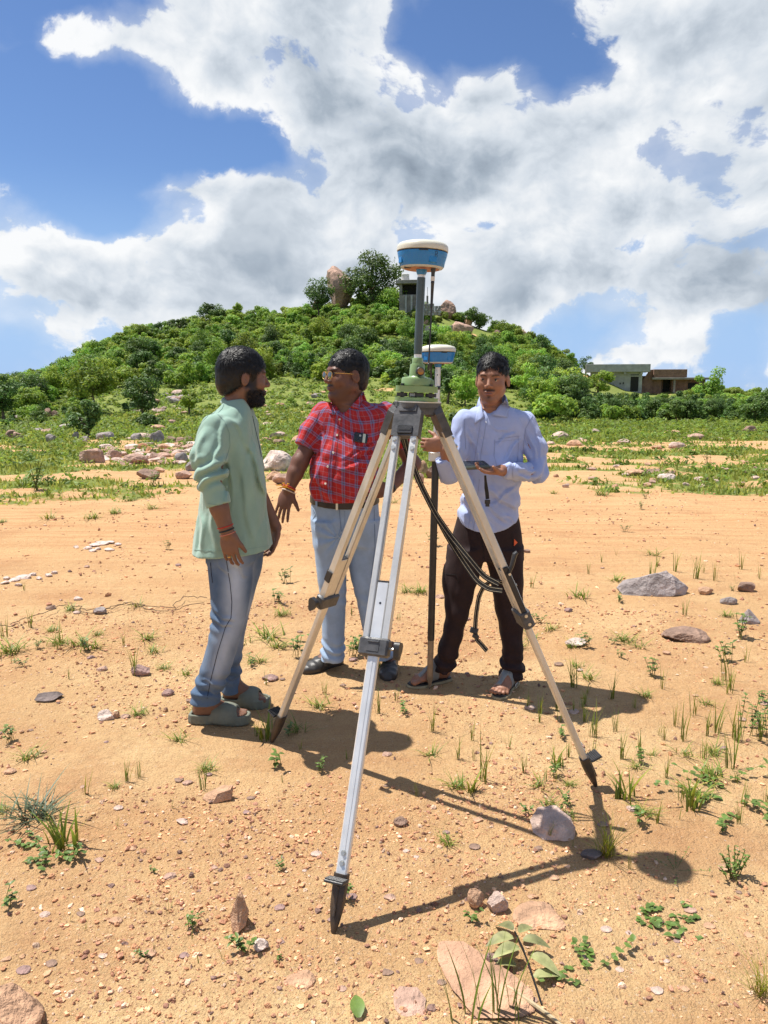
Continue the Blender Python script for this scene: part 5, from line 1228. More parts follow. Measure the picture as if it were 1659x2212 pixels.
def ell(c, r, Rm=None):
    c, r = np.asarray(c, float), np.asarray(r, float); m = r.max(); mr = r.min()
    def fn(X, Y, Z):
        p = [X-c[0], Y-c[1], Z-c[2]]
        if Rm is not None: p = [sum(p[j]*Rm[j][i] for j in range(3)) for i in range(3)]
        k0 = np.sqrt((p[0]/r[0])**2+(p[1]/r[1])**2+(p[2]/r[2])**2); k1 = np.sqrt((p[0]/r[0]**2)**2+(p[1]/r[1]**2)**2+(p[2]/r[2]**2)**2)
        return k0*(k0-1)/np.maximum(k1, 1e-6)
    e = r if Rm is None else np.full(3, m)
    return c-e, c+e, fn
def loft(rows, grow=0., n=2.3, caps=(True, True), rot=0.):
    """a limb or trunk from rows (py, left px, right px, depth Y, half depth), traced from the photograph"""
    q = []
    for py, xl, xr, Y, bb in rows:
        A, B = W(xl, py, Y), W(xr, py, Y); q.append((A[2], (A[0]+B[0])/2, Y, (B[0]-A[0])/2, bb))
    q = np.array(sorted(q)); zz = np.linspace(q[0, 0], q[-1, 0], 90)
    cols = [np.interp(zz, q[:, 0], q[:, i]) for i in range(1, 5)]; ker = np.hanning(11); ker /= ker.sum()
    cols = [np.convolve(np.pad(c, 5, mode='edge'), ker, 'valid') for c in cols]
    z0, z1 = zz[0], zz[-1]; lo = [min(cols[0]-cols[2])-grow-.02, min(cols[1]-cols[3])-grow-.02, z0-.02]; hi = [max(cols[0]+cols[2])+grow+.02, max(cols[1]+cols[3])+grow+.02, z1+.02]
    def fn(X, Y, Z):
        cx, cy, a, b = [np.interp(Z, zz, c) for c in cols]; a, b = a+grow, b+grow
        u, v = np.abs(X-cx), np.abs(Y-cy)
        k = ((u/a)**n+(v/b)**n)**(1/n); d = (k-1)*(u*u/(u*u+v*v+1e-9)*a+v*v/(u*u+v*v+1e-9)*b)
        if caps[0]: d = np.maximum(d, z0-Z)
        if caps[1]: d = np.maximum(d, Z-z1)
        return d
    return lo, hi, fn
def xform(prim, O, Rm):
    """moves a primitive from a local frame into the world"""
    lo, hi, fn = prim; O = np.asarray(O, float); Rm = np.asarray(Rm, float)
    c = np.array([[x, y, z] for x in (lo[0], hi[0]) for y in (lo[1], hi[1]) for z in (lo[2], hi[2])]) @ Rm.T+O
    def g(X, Y, Z):
        p = (X-O[0], Y-O[1], Z-O[2]); return fn(*[p[0]*Rm[0, i]+p[1]*Rm[1, i]+p[2]*Rm[2, i] for i in range(3)])
    return c.min(0), c.max(0), g
def nrm(v): v = np.asarray(v, float); return v/np.linalg.norm(v)

SKIN = mat('skin', (1, 1, 1), .50, var=.16, vscale=30, bump=.0011, bscale=240, vcol=True, spec=.4, sub=.0)
HAIR = mat('black_hair', (.008, .007, .0075), .46, var=.3, vscale=60, spec=.35)
def cloth(name, col, rough=.85, bump=.0012, bscale=380, var=.08, vscale=18, vcol=False, sheen=.15): return mat(name, col, rough, var=var, vscale=vscale, bump=bump, bscale=bscale, vcol=vcol, sheen=sheen, spec=.25)

def head_prims(jaw=1., wide=1.):
    U, S = [], []
    u = lambda p, k: U.append((p, k)); w = wide
    u(ell((0, -.015, .040), (.0735*w, .096, .078)), .02); u(ell((0, .030, -.008), (.064*w, .062, .085)), .03)
    u(cone((0, .030, -.055), (0, .062, -.094), .047*w*jaw, .022*jaw), .03)
    for s in (-1, 1):
        u(cone((s*.052*w*jaw, .0, -.048), (s*.024, .055, -.092), .021*jaw, .018), .028); u(ell((s*.041*w, .058, -.024), (.024, .024, .024)), .022)
    u(ell((0, .080, .030), (.046*w, .013, .010)), .014)
    for s in (-1, 1): S.append((ell((s*.032*w, .097, .009), (.0165, .016, .0105)), .012))
    V = []
    for s in (-1, 1): V.append((ell((s*.032*w, .0745, .006), (.0148, .0115, .0112)), .003)); V.append((cone((s*.018*w, .0845, .0118), (s*.045*w, .0775, .0108), .0032, .003), .003)); 
    V += [(cone((0, .085, .020), (0, .107, -.021), .007, .0105), .010), (ell((0, .1055, -.0255), (.0135, .0115, .0095)), .006)]
    for s in (-1, 1): V.append((ell((s*.0135, .0955, -.028), (.0085, .0105, .0085)), .006))
    V += [(ell((0, .082, -.058), (.027*w, .013, .013)), .012), (ell((0, .0925, -.0535), (.0215, .007, .0048)), .004), (ell((0, .0912, -.0650), (.019, .008, .0060)), .004), (ell((0, .077, -.095), (.021*jaw, .014, .015)), .012)]
    for s in (-1, 1):
        Re = frame((s*.92, .30, .05), (0, .25, 1)); V.append((ell((s*.080*w, -.010, .000), (.033, .0195, .0065), np.stack([Re[:, 0], Re[:, 1], Re[:, 2]], 1)), .004))
    X = [(ell((0, .101, -.0590), (.024, .0065, .0018)), .0025)]
    for s in (-1, 1): X += [(ell((s*.0062, .103, -.0355), (.0035, .0045, .0035)), .002), (ell((s*.0885*w, -.004, -.003), (.006, .0095, .016)), .004)]
    return U, S, V, X
def add_head(F, O, Rm, sc, jaw=1., wide=1.):
    U, S, V, X = head_prims(jaw, wide); T = lambda p: xform(p, O, Rm*sc) if sc == 1 else xform(scaled(p, sc), O, Rm)
    for p, k in U: F.add(T(p), k)
    for p, k in S: F.sub(T(p), k)
    for p, k in V: F.add(T(p), k)
    for p, k in X: F.sub(T(p), k)
def scaled(p, sc):
    lo, hi, fn = p; return np.asarray(lo)*sc, np.asarray(hi)*sc, lambda X, Y, Z: fn(X/sc, Y/sc, Z/sc)*sc
def gauss(P, c, r): return np.exp(-(((P-np.asarray(c))/np.asarray(r))**2).sum(1))
def face_colors(V, O, Rm, sc, skin, beard=None, stubble=0., mous=0., goatee=0., brow=1., wide=1.):
    P = (V-O) @ Rm/sc; inh = (np.abs(P) < [.11, .14, .16]).all(1); C = np.tile(np.asarray(skin, float), (len(V), 1))
    m = np.zeros(len(V)); x = np.abs(P[:, 0]); fr = sstep(.03, .06, P[:, 1])
    lip = np.clip(gauss(P, (0, .095, -.054), (.021, .03, .0045))+gauss(P, (0, .095, -.0655), (.019, .03, .006)), 0, 1)*fr*inh
    C = C*(1-lip[:, None])+np.array([.20, .085, .075])*(.55+1.2*np.mean(skin)/.12*.45)*lip[:, None]
    line = gauss(P, (0, .1, -.0592), (.022, .03, .0016))*fr*inh; C *= (1-.75*line)[:, None]
    br = np.zeros(len(V))
    for s in (-1, 1):
        t = (P[:, 0]*s-.012)/.040*1/wide; zc = .0235+.006*np.sin(np.clip(t, 0, 1)*2.2)-.004*np.clip(t-.6, 0, 1)
        br = np.maximum(br, np.exp(-((P[:, 2]-zc)/.0042)**2)*sstep(-.1, .12, t)*sstep(1.08, .85, t)*fr)
    m = np.maximum(m, br*.93*brow)
    lid = np.zeros(len(V))
    for s in (-1, 1): lid = np.maximum(lid, gauss(P, (s*.032*wide, .085, .0105), (.015, .02, .0026)))
    m = np.maximum(m, lid*.75*fr)
    if beard is not None:
        side = sstep(.05, .058, x)*sstep(-.02, .0, P[:, 1])*sstep(.052, .035, P[:, 1])*sstep(.03, .0, P[:, 2])
        jawb = sstep(-.03-.015*0, -.05, P[:, 2]+.55*np.maximum(0, .03-P[:, 1])*0)*sstep(-.005, .012, P[:, 1])*sstep(-.16, -.14, P[:, 2])
        cheek = sstep(.0, .012, (-P[:, 2]-.028)-.25*np.maximum(0, P[:, 1]-.03))
        m = np.maximum(m, np.clip(jawb*cheek+side, 0, 1)*(1-.85*lip)*.95*beard*sstep(.079, .072, x))
    if stubble:
        st = sstep(-.035, -.06, P[:, 2])*sstep(.0, .02, P[:, 1])*sstep(-.13, -.115, P[:, 2]); m = np.maximum(m, st*stubble*(1-lip))
    if mous: m = np.maximum(m, np.exp(-((P[:, 2]+.0445+.10*np.maximum(0, x-.012))/.0058)**2)*sstep(.034, .026, x)*sstep(.07, .08, P[:, 1])*mous)
    if goatee: m = np.maximum(m, gauss(P, (0, .09, -.079), (.009, .04, .008))*goatee+gauss(P, (0, .09, -.098), (.022, .04, .012))*goatee*.55)
    m = m*inh
    return C*(1-m[:, None])+np.array([.012, .010, .010])*m[:, None]
def hair_mesh(seed, top=.016, side=.010, line=.0145, nape=-.060, curl=.005, n=2600, length=.016, wide=1., back=0., swept=(.0, .0), slope=(.69, -.72)):
    """a cap of hair with locks standing out of it, in the head's frame"""
    g = Field(np.arange(-.112, .113, .0036), np.arange(-.145, .125, .0036), np.arange(-.115, .165, .0036))
    X, Y, Z = g.grid((slice(None),)*3)
    b1 = ell((0, -.015, .040), (.0735*wide+side, .096+side, .078+top))[2](X, Y, Z)
    b2 = ell((0, -.045, -.02), (.062*wide+side, .058+side*1.2+back, .075))[2](X, Y, Z)
    d = smin(b1, b2, .03)
    ls = slope[0]*Y+slope[1]*Z-line
    front = np.maximum(ls, -.0)*0+ls
    burn = np.maximum(np.maximum(.052-np.abs(X), np.abs(Y-.028)-.012), np.maximum(-.022-Z, Z-.06))   # sideburns
    earcut = np.maximum(np.maximum(Z-.024, -.05-Z), np.abs(Y+.006)-.026)
    d2 = np.maximum(d, np.minimum(front, burn*1.))
    d2 = np.maximum(d2, -np.maximum(earcut, .06-np.abs(X)))
    d2 = np.maximum(d2, nape-Z)
    g.F = d2.astype(np.float32)
    i = np.nonzero(np.abs(g.F) < .02); x, y, z = [a[q].astype(float) for a, q in zip((g.x, g.y, g.z), i)]
    g.F[i] += (curl*(fbm(x*75, y*75, z*75, o=2, seed=seed))*(.3+.7*sstep(.02, .07, z))).astype(np.float32)
    V, F = g.mesh()
    rng = np.random.default_rng(seed); k = rng.choice(len(V), n); P = V[k]; k2 = np.abs(P[:, 0]) >= 0
    N = unit((P-[0, -.015, .03])/np.array([.085, .105, .095])**2)
    flow = unit(np.stack([.5*vnoise(P[:, 0]*30, P[:, 1]*30, P[:, 2]*30, seed)+swept[0], .3+.6*vnoise(P[:, 0]*30, P[:, 1]*30, P[:, 2]*30, seed+1)+swept[1], -.55*(P[:, 2] < .075)-.1], 1)+.25*rng.normal(size=(n, 3)))
    flow = unit(flow-N*np.sum(flow*N, 1)[:, None])
    up = sstep(.0, .09, P[:, 2])[:, None]
    L = (length*rng.uniform(.5, 1.2, n))[:, None]*(.75+.25*up); S = np.cross(N, flow); wv = .0013
    rows = []
    for t in (0, .4, .75, 1.):
        q = P+flow*L*t+N*L*(.55*t-.55*t*t*1.1+.08)*(.3+.9*up)+S*L*.25*np.sin(t*3.+rng.uniform(0, 6, n))[:, None]*t
        ww = wv*(1-.8*t); rows.append(np.stack([q-S*ww, q+S*ww], 1))
    R_ = np.stack(rows, 1).reshape(n, 8, 3); f = np.array([[0, 1, 3, 2], [2, 3, 5, 4], [4, 5, 7, 6]])
    Vs = np.concatenate([V, R_.reshape(-1, 3)]); Fs = np.concatenate([F, (f[None]+np.arange(n)[:, None, None]*8+len(V)).reshape(-1, 4)])
    return Vs, Fs
def add_hand(F, wr, d, pn, t, curl=(.3, .35, .4, .45), sc=1., thumb=(.75, .7, .0), spread=.10, tcurl=.3, bend=None, k=.005):
    """wrist point, finger direction, palm normal (the way the fingers curl), thumb side"""
    d = nrm(d); pn = nrm(np.asarray(pn, float)-d*(d @ pn)); t0 = np.cross(d, pn); t = t0 if t0 @ np.asarray(t) > 0 else -t0
    wr = np.asarray(wr, float); Rm = np.stack([t, d, pn], 1)
    F.add(xform(ell((0, .048*sc, 0), (.040*sc, .054*sc, .0165*sc)), wr, Rm), .012); F.add(xform(ell((.024*sc, .032*sc, .006*sc), (.018*sc, .032*sc, .014*sc)), wr, Rm), .01)
    for i, (o, ln, r) in enumerate(((.0285, .074, .0088), (.0095, .082, .0090), (-.0095, .076, .0086), (-.0275, .060, .0076))):
        p = wr+(d*(.086-.006*(i == 3)-.003*(i == 0))+t*o)*sc; a = curl[i]; dr = nrm(d+t*o/.0285*spread); ang = a*.7
        F.add(cone(wr+(d*.06+t*o*.9)*sc, p, .009*sc, r*1.08*sc), .006)
        for seg, frac in enumerate((.46, .30, .24)):
            v = dr*math.cos(ang)+pn*math.sin(ang); q = p+v*ln*frac*sc; F.add(cone(p, q, r*(1-.1*seg)*sc, r*(.92-.1*seg)*sc), k*.6); p = q; ang += a
    p = wr+(d*.024+t*.026)*sc; v = nrm(d*thumb[0]+t*thumb[1]+pn*thumb[2]); q = p+v*.048*sc; F.add(cone(p, q, .0135*sc, .0105*sc), .008)
    v2 = nrm(v+d*tcurl+pn*tcurl*.6); F.add(cone(q, q+v2*.033*sc, .0102*sc, .0078*sc), .004)
def foot_frame(heel, toe):
    h, t = np.asarray(heel, float), np.asarray(toe, float); d = t-h; d[2] = 0; L = np.linalg.norm(d); d /= L
    return np.stack([d, np.cross([0, 0, 1.], d), [0, 0, 1.]], 1), h, L
def foot_prims(L, base=.0, side=1, splay=1.):
    """a bare foot in its own frame: s from heel to toe, w across, h up; side = +1 when the big toe is at +w"""
    q = L/.26; P = [(cone((.035*q, 0, base+.034), (.05*q, 0, base+.10), .031, .034), .01), (cone((.05*q, 0, base+.085), (.13*q, side*.004, base+.045), .034, .030), .03), (cone((.04*q, 0, base+.03), (.15*q, side*.003, base+.03), .028, .030), .02), (ell((.175*q, side*.004, base+.024), (.045*q, .044, .020)), .02)]
    for i, (w, s1, r) in enumerate(((.031, .252, .0125), (.013, .250, .0092), (-.003, .242, .0088), (-.018, .231, .0084), (-.031, .216, .0082))):
        P.append((cone((.19*q, side*w*.95, base+.022), (s1*q-r, side*w*splay, base+r*1.05), .0115, r), .005))
    return P
def sole_fn(L, w0, w1, z0, z1, toe=.5, side=1):
    def fn(X, Y, Z):
        s = X/L; hw = np.interp(s, [0, .06, .2, .45, .7, .88, 1.0], [.55*w0, .85*w0, w0, w0*.93, w1, w1*.85, w1*.35]); c = side*.006*np.sin(np.clip(s, 0, 1)*3.1)
        d = np.maximum(np.abs(Y-c)-hw, np.maximum(-X, X-L)); e = .006
        dz = np.maximum(z0-Z, Z-z1)
        a, b = np.maximum(d+e, 0), np.maximum(dz+e, 0); return np.minimum(np.maximum(d+e, dz+e), 0)+np.sqrt(a*a+b*b)-e
    return np.array([-.02, -w1-.03, z0-.01]), np.array([L+.02, w1+.03, z1+.01]), fn
def put(name, VF, m, parent, O, Rm=None, root=None, cols=None, smooth=True, sc=1.):
    V, F = VF
    if Rm is not None: V = V*sc @ np.asarray(Rm).T+np.asarray(O)
    else: V = V
    return mk(name, V-root, F, m, parent, smooth, None, cols)
def bvh(V, F): return BVHTree.FromPolygons([tuple(map(float, v)) for v in V], [tuple(map(int, f)) for f in F])
def onto(tree, px, py, off=.0015):
    """the point of a garment seen at a pixel, lifted off the cloth; None when the ray misses"""
    d = Vector(ray(px, py)).normalized(); o = Vector((0, 0, CH)); h = tree.ray_cast(o, d)
    if h[0] is None: return None, None
    n = h[1] if h[1].dot(d) < 0 else -h[1]
    return np.array(h[0]+n*off), np.array(n)
def seam(tree, pts, name, m, parent, root, wd=.002, off=.0012, thick=.0012, steps=7):
    P, Nn = [], []
    for (a, b), (c, d) in zip(pts[:-1], pts[1:]):
        for i in range(steps):
            p, n = onto(tree, a+(c-a)*i/steps, b+(d-b)*i/steps, off)
            if p is not None: P.append(p); Nn.append(n)
    if len(P) < 3: return None
    P, Nn = np.array(P), np.array(Nn); T = np.gradient(P, axis=0); b_ = MB(); b_.ribbon(P, wd, np.cross(Nn, T), thick); return b_.build(name, m, parent, False, root)
def button(tree, px, py, m, parent, root, r=.0055):
    p, n = onto(tree, px, py, .0008)
    if p is None: return
    b_ = MB(); b_.lathe([(r*.98, 0), (r, .0012), (r*.75, .0022), (r*.5, .0014), (.0004, .0014)], 12, place(frame(n), p)); b_.build('button', m, parent, True, root)
def grown(prim, g):
    lo, hi, fn = prim; return np.asarray(lo)-g, np.asarray(hi)+g, lambda X, Y, Z: fn(X, Y, Z)-g
def ring_on(VF, c, axn, r0, h, name, m, parent, root, thick=.003, lump=0., n=28):
    """a band that hugs a limb: finds the limb's radius round its axis by ray casting"""
    tr = bvh(*VF); Rm = frame(axn); V, F = [], []
    for k in range(n):
        a = 2*math.pi*k/n; d = Rm[:, 0]*math.cos(a)+Rm[:, 1]*math.sin(a); hh = tr.ray_cast(Vector(c), Vector(d))
        r = hh[3] if hh[0] is not None and hh[3] < r0*2.2 else r0
        lp = 1+lump*math.sin(k*5.)
        for dr, dz in ((.0002, -h/2), (thick*lp, -h/2*.7), (thick*lp, h/2*.7), (.0002, h/2)): V.append(c+d*(r+dr)+Rm[:, 2]*dz)
    for k in range(n):
        for j in range(3): a = k*4+j; b2 = ((k+1) % n)*4+j; F.append((a, b2, b2+1, a+1))
    return mk(name, np.array(V)-root, F, m, parent, True)
def eyes(O, Rm, sc, parent, root, wide=1., gaze=(0, 1, 0)):
    wm = MATS['eye_white']; im = MATS['iris']
    for s in (-1, 1):
        c = np.array([s*.032*wide, .0760, .0050]); b_ = MB(); b_.lathe([(.0106*math.sin(a), -.0106*math.cos(a)) for a in np.linspace(.05, 3.09, 12)], 16, place(np.eye(3), (0, 0, 0)))
        V = np.concatenate(b_.V); e = mk('eye', ((V+c)*sc) @ Rm.T+O-root, b_.F, wm, parent, True)
        b_ = MB(); g = nrm(gaze); b_.lathe([(.0056, .0094), (.004, .0105), (.0001, .0112)], 14, place(frame(g), c)); V = np.concatenate(b_.V); mk('iris', (V*sc) @ Rm.T+O-root, b_.F, im, e, True)
def cut_end(g, p, d, rad):
    """trims a sleeve square at p, looking along d"""
    p = np.asarray(p, float); d = nrm(d); q = g.sl(p-rad*1.3, p+rad*1.3); X, Y, Z = g.grid(q)
    a = (X-p[0])*d[0]+(Y-p[1])*d[1]+(Z-p[2])*d[2]; r = np.sqrt(np.maximum((X-p[0])**2+(Y-p[1])**2+(Z-p[2])**2-a*a, 0))
    g.F[q] = np.where((r < rad) & (a > -.01), np.maximum(g.F[q], a), g.F[q])
def leaf_flap(name, m, parent, root, skin, shirt, A, B, C, D, lift=.010, n=7, uv=None):
    """a pointed collar leaf: inner edge A-D stands by the neck, outer edge B-C lies on the shirt (pixels of the photograph)"""
    V, F = [], []; dep = None
    for i in range(n):
        for k in range(n):
            u, v = i/(n-1), k/(n-1); ix, iy = A[0]+(D[0]-A[0])*v, A[1]+(D[1]-A[1])*v; ox, oy = B[0]+(C[0]-B[0])*v, B[1]+(C[1]-B[1])*v
            x, y = ix+(ox-ix)*u, iy+(oy-iy)*u
            c = [q[0] for q in (onto(skin, x, y, .009), onto(shirt, x, y, .004)) if q[0] is not None]
            p = min(c, key=lambda q: q[1]) if c else None
            if p is None: p = W(x, y, dep if dep else 3.9)
            dep = p[1]; V.append(p+np.array([0, -lift*math.sin(math.pi*min(1, u*1.2+.1))*.8, 0]))
    for i in range(n-1):
        for k in range(n-1): a = i*n+k; F.append((a, a+1, a+n+1, a+n))
    V = np.array(V); m2 = len(V); V2 = V+np.array([0, .0025, 0]); F2 = [tuple(q+m2 for q in f[::-1]) for f in F]
    rim = [i*n for i in range(n)]+[(n-1)*n+k for k in range(1, n)]+[i*n+n-1 for i in range(n-2, -1, -1)]+[k for k in range(n-2, 0, -1)]
    F3 = [(rim[i], rim[(i+1) % len(rim)], rim[(i+1) % len(rim)]+m2, rim[i]+m2) for i in range(len(rim))]
    VV = np.concatenate([V, V2]); cols = None
    if uv: cols = np.stack([VV[:, 0]*.9+3.3, VV[:, 2]*.9+VV[:, 0]*.3+3, 0*VV[:, 0]], 1)
    return mk(name, VV-root, F+F2+F3, m, parent, True, None, cols)
def ridges(L):
    """single creases in cloth: (x0, y0, x1, y1, Y, width, height) in photograph pixels, each a ridge beside a valley"""
    S = [(W(a, b, Y), W(c, d, Y), w_, h_) for a, b, c, d, Y, w_, h_ in L]
    def fn(x, y, z):
        r = 0.
        for A, B, w_, h_ in S:
            dx, dz = B[0]-A[0], B[2]-A[2]; L2 = dx*dx+dz*dz; t = ((x-A[0])*dx+(z-A[2])*dz)/L2; n = ((x-A[0])*dz-(z-A[2])*dx)/math.sqrt(L2)
            n = n+.006*np.sin(t*7+A[0]*40); e = sstep(-.12, .25, t)*sstep(1.12, .75, t)*(y < A[1]+.12)
            r = r-h_*e*(np.exp(-(n/w_)**2)-.8*np.exp(-((n-1.5*w_)/w_)**2))
        return r
    return fn
MATS = dict(eye_white=mat('eye_white', (.55, .50, .46), .25, var=.05), iris=mat('dark_brown_iris', (.012, .007, .005), .12))
def collar(name, m, parent, root, c, rx, ry, zb, zf, open_=.55, leaf=.042, tip=.075, yaw=0., stand=.030, front=-math.pi/2):
    """a folded shirt collar round the neck: low at the front, with two pointed leaves"""
    V, F = [], []; n = 40; half = math.pi-open_*.5
    for k in range(n+1):
        u = -1+2*k/n; a = front+yaw+math.pi+u*half; ca, sa = math.cos(a), math.sin(a); f = abs(u)**2.2
        z = zb+(zf-zb)*f; g = sstep(.72, 1., abs(u))
        p = lambda r, dz: np.array([c[0]+rx*r*ca, c[1]+ry*r*sa, z+dz])
        V += [p(1.0, -.012), p(.97, stand*(1-.15*f)), p(1.03, stand*(1.02-.15*f)), p(1.20+.16*g, stand*.4-leaf*.5-(tip-leaf)*g), p(1.17+.16*g, stand*.4-leaf*.5-(tip-leaf)*g+.001), p(1.0, stand*.9-.004)]
    for k in range(n):
        for j in range(5): a = k*6+j; F.append((a, a+6, a+7, a+1))
    return mk(name, np.array(V)-root, F, m, parent, True)
# ------------------------------------------------------------------ the three men
def man_green():
    root = W(495, 1560, 3.43)*[1, 1, 0]
    t = thing('person', 'man in a pale green long sleeved pullover and faded jeans looking right', 'person', root)
    Rh = np.stack([nrm((math.sin(R(22)), -math.cos(R(22)), 0)), nrm((math.cos(R(22)), math.sin(R(22)), -.03)), [0, 0, 1.]], 1); Rh[:, 2] = np.cross(Rh[:, 0], Rh[:, 1]); O = W(527, 818, 3.44); sc = 1.0
    wr, hd = W(491, 1150, 3.17), W(504, 1232, 3.17)-W(491, 1150, 3.17)
    wl = W(596, 1140, 3.62)
    fz = [(O[2]-.16, O[2]+.15, .003), (hit(470, 1560)[2]-.02, .1, .0055)]
    lo = W(395, 1570, 3.3); f = Field(axis(lo[0]-.05, .0, .0105, [(O[0]-.13, O[0]+.14, .003), (wr[0]-.06, wr[0]+.08, .0035)]), axis(3.02, 3.80, .0105, [(O[1]-.12, O[1]+.12, .003), (wr[1]-.05, wr[1]+.06, .0035)]), axis(-.05, 1.86, .0105, fz+[(wr[2]-.21, wr[2]+.03, .0035), (wl[2]-.16, wl[2]+.02, .0045)]))
    add_head(f, O, Rh, sc, 1.02)
    f.add(cone(O+Rh @ [0, -.018, -.05], W(507, 890, 3.43), .054, .064), .03); f.add(loft([(892,486,534,3.43,.09),(920,462,540,3.43,.14),(1000,462,546,3.43,.14),(1100,468,550,3.43,.135),(1190,470,545,3.43,.13),(1215,475,540,3.43,.12)]), .04)
    f.add(cone(W(470, 936, 3.28), W(456, 1035, 3.19), .048, .040), .03); f.add(cone(W(456, 1035, 3.19), W(474, 1098, 3.17), .038, .038), .02); f.add(cone(W(474, 1098, 3.17), wr, .039, .029), .015)
    add_hand(f, wr, hd, (.15, 1, .1), (1, 0, 0), (.32, .36, .38, .42), .98, (.85, .45, .25))
    f.add(cone(W(528, 930, 3.57), W(552, 1050, 3.64), .046, .040), .03); f.add(cone(W(552, 1050, 3.64), wl, .039, .028), .02); add_hand(f, wl, W(583, 1196, 3.6)-wl, (-.6, -.6, .1), (.4, -.8, 0), (.4, .45, .5, .5), .95, (.85, .4, .3))
    legs = (((1190,494,3.35),(1340,494,3.33),(1505,443,3.33)), ((1190,525,3.51),(1340,507,3.52),(1488,499,3.55)))
    for L_ in legs:
        p = [W(x, y, Y) for y, x, Y in L_]; f.add(cone(p[0], p[1], .055, .040), .02); f.add(cone(p[1], p[2], .039, .030), .02)
    feet = ((hit(410, 1558), hit(541, 1562), 1), (hit(478, 1522), hit(584, 1524), -1))
    for h, q, s in feet:
        Rm, h0, L_ = foot_frame(h, q)
        for p, k in foot_prims(L_*.93, .026, s): f.add(xform(p, h0+Rm @ [.012, 0, 0], Rm), k)
    V, F = f.mesh(); C = face_colors(V, O, Rh, sc, (.205, .098, .060), beard=1., mous=.95, brow=1.); body = put('body', (V, F), SKIN, t, None, None, root, C); skinVF = (V, F)
    eyes(O, Rh, sc, t, root)
    put('hair', hair_mesh(3, top=.020, side=.011, line=.003, nape=-.085, back=.008, curl=.006, n=6500, length=.021, slope=(.60, -.80)), HAIR, t, O, Rh, root)
    # beard: short hairs over the jaw
    P = (V-O) @ Rh; k = np.nonzero((P[:, 1] > .0) & (np.abs(P[:, 0]) < .08) & (P[:, 2] < -.045) & (P[:, 2] > -.122) & (P[:, 2]+.25*np.maximum(0, P[:, 1]-.03) < -.04))[0]
    lipd = ((P[k, 0]/.024)**2+((P[k, 2]+.059)/.013)**2) > 1; k = k[lipd]; rng = np.random.default_rng(4); k = rng.choice(k, 2600); Q = P[k]; N_ = unit(Q-[0, .02, -.04])
    dn = unit(N_*.5+[0, .25, -.9]+rng.normal(size=N_.shape)*.25); L = rng.uniform(.003, .009, len(k))[:, None]; S_ = unit(np.cross(dn, N_))*.0009
    Vb = np.stack([Q-S_, Q+S_, Q+dn*L+S_*.3+N_*.002, Q+dn*L-S_*.3+N_*.002], 1).reshape(-1, 3); put('beard', (Vb, np.arange(len(Vb)).reshape(-1, 4)), HAIR, t, O, Rh, root)
    # pullover
    GR = cloth('pale_green_jersey', (.255, .385, .315), .9, .0010, 420, .07, 9, sheen=.3)
    g = Field(axis(lo[0]-.05, .0, .006), axis(3.03, 3.80, .006), axis(.5, 1.52, .006))
    g.add(loft([(864,488,532,3.43,.066),(876,476,545,3.43,.098),(890,460,549,3.43,.14),(910,444,553,3.43,.172),(940,436,558,3.43,.182),(1000,436,567,3.43,.178),(1060,436,576,3.43,.175),(1120,428,583,3.43,.178),(1160,421,588,3.43,.184),(1206,417,592,3.43,.19)], n=2.25), .01)
    g.add(cone(W(464, 928, 3.28), W(452, 990, 3.21), .074, .069), .045); g.add(cone(W(452, 990, 3.21), W(454, 1036, 3.185), .068, .058), .02); g.add(cone(W(454, 1036, 3.185), W(472, 1095, 3.17), .060, .050), .012)
    g.add(cone(W(528, 922, 3.57), W(544, 1010, 3.63), .072, .060), .045); g.add(cone(W(544, 1010, 3.63), W(556, 1072, 3.645), .058, .047), .012)
    hb, hf = W(418, 1194, 3.43)[2], W(590, 1181, 3.43)[2]; xb, xf = W(418, 1194, 3.43)[0], W(590, 1181, 3.43)[0]
    e0, e1 = W(456, 1015, 3.19), W(470, 1085, 3.17); ea = nrm(e1-e0); sh = W(468, 905, 3.25)
    def folds(x, y, z):
        n = .006*(1-2*np.abs(fbm(x*9+z*1.6, y*9, z*2.6, o=3, seed=4)))+.004*(1-2*np.abs(vnoise(x*16-z*4, y*16, z*3.5, seed=8)))
        p = np.stack([x, y, z], 1)-e0; tt = p @ ea; rr = np.linalg.norm(p-tt[:, None]*ea, axis=1)
        sl = np.exp(-((tt-.02)/.055)**2)*sstep(.10, .06, rr)
        n = n*(1-sl)-sl*.011*np.sin(tt*115+1.6*vnoise(x*14, y*14, z*14, seed=3)+2*x*20)
        n -= .007*np.exp(-((z-(sh[2]-.16))/.14)**2)*np.maximum(0, np.sin((x*.8-z*.55)*60))*sstep(3.30, 3.22, y)*.6
        rs = np.linalg.norm(np.stack([x, y, z], 1)-W(472, 1094, 3.17), axis=1)
        return n*sstep(hb-.03, hb+.05, z)*1.5*sstep(.035, .10, rs)
    g.wrinkle(ridges([(498,985,505,1170,3.28,.011,.009),(545,940,575,1165,3.28,.010,.008),(520,1010,548,1180,3.28,.012,.009),(556,1000,586,1150,3.3,.009,.007),(505,905,545,985,3.28,.009,.006),(480,925,470,1000,3.2,.010,.008),(440,930,428,1000,3.2,.010,.008),(430,1110,440,1190,3.3,.012,.009),(455,1100,470,1190,3.28,.012,.007),(520,900,558,1030,3.28,.008,.005)]), .04)
    g.wrinkle(folds); cut_end(g, W(471, 1092, 3.17), W(474, 1098, 3.17)-W(456, 1036, 3.185), .09); cut_end(g, W(555, 1069, 3.645), W(556, 1072, 3.645)-W(544, 1010, 3.63), .07); g.keep(lambda X, Y, Z: (hb+(hf-hb)*(X-xb)/(xf-xb))-Z)
    nk = O+Rh @ [0, -.018, -.05]
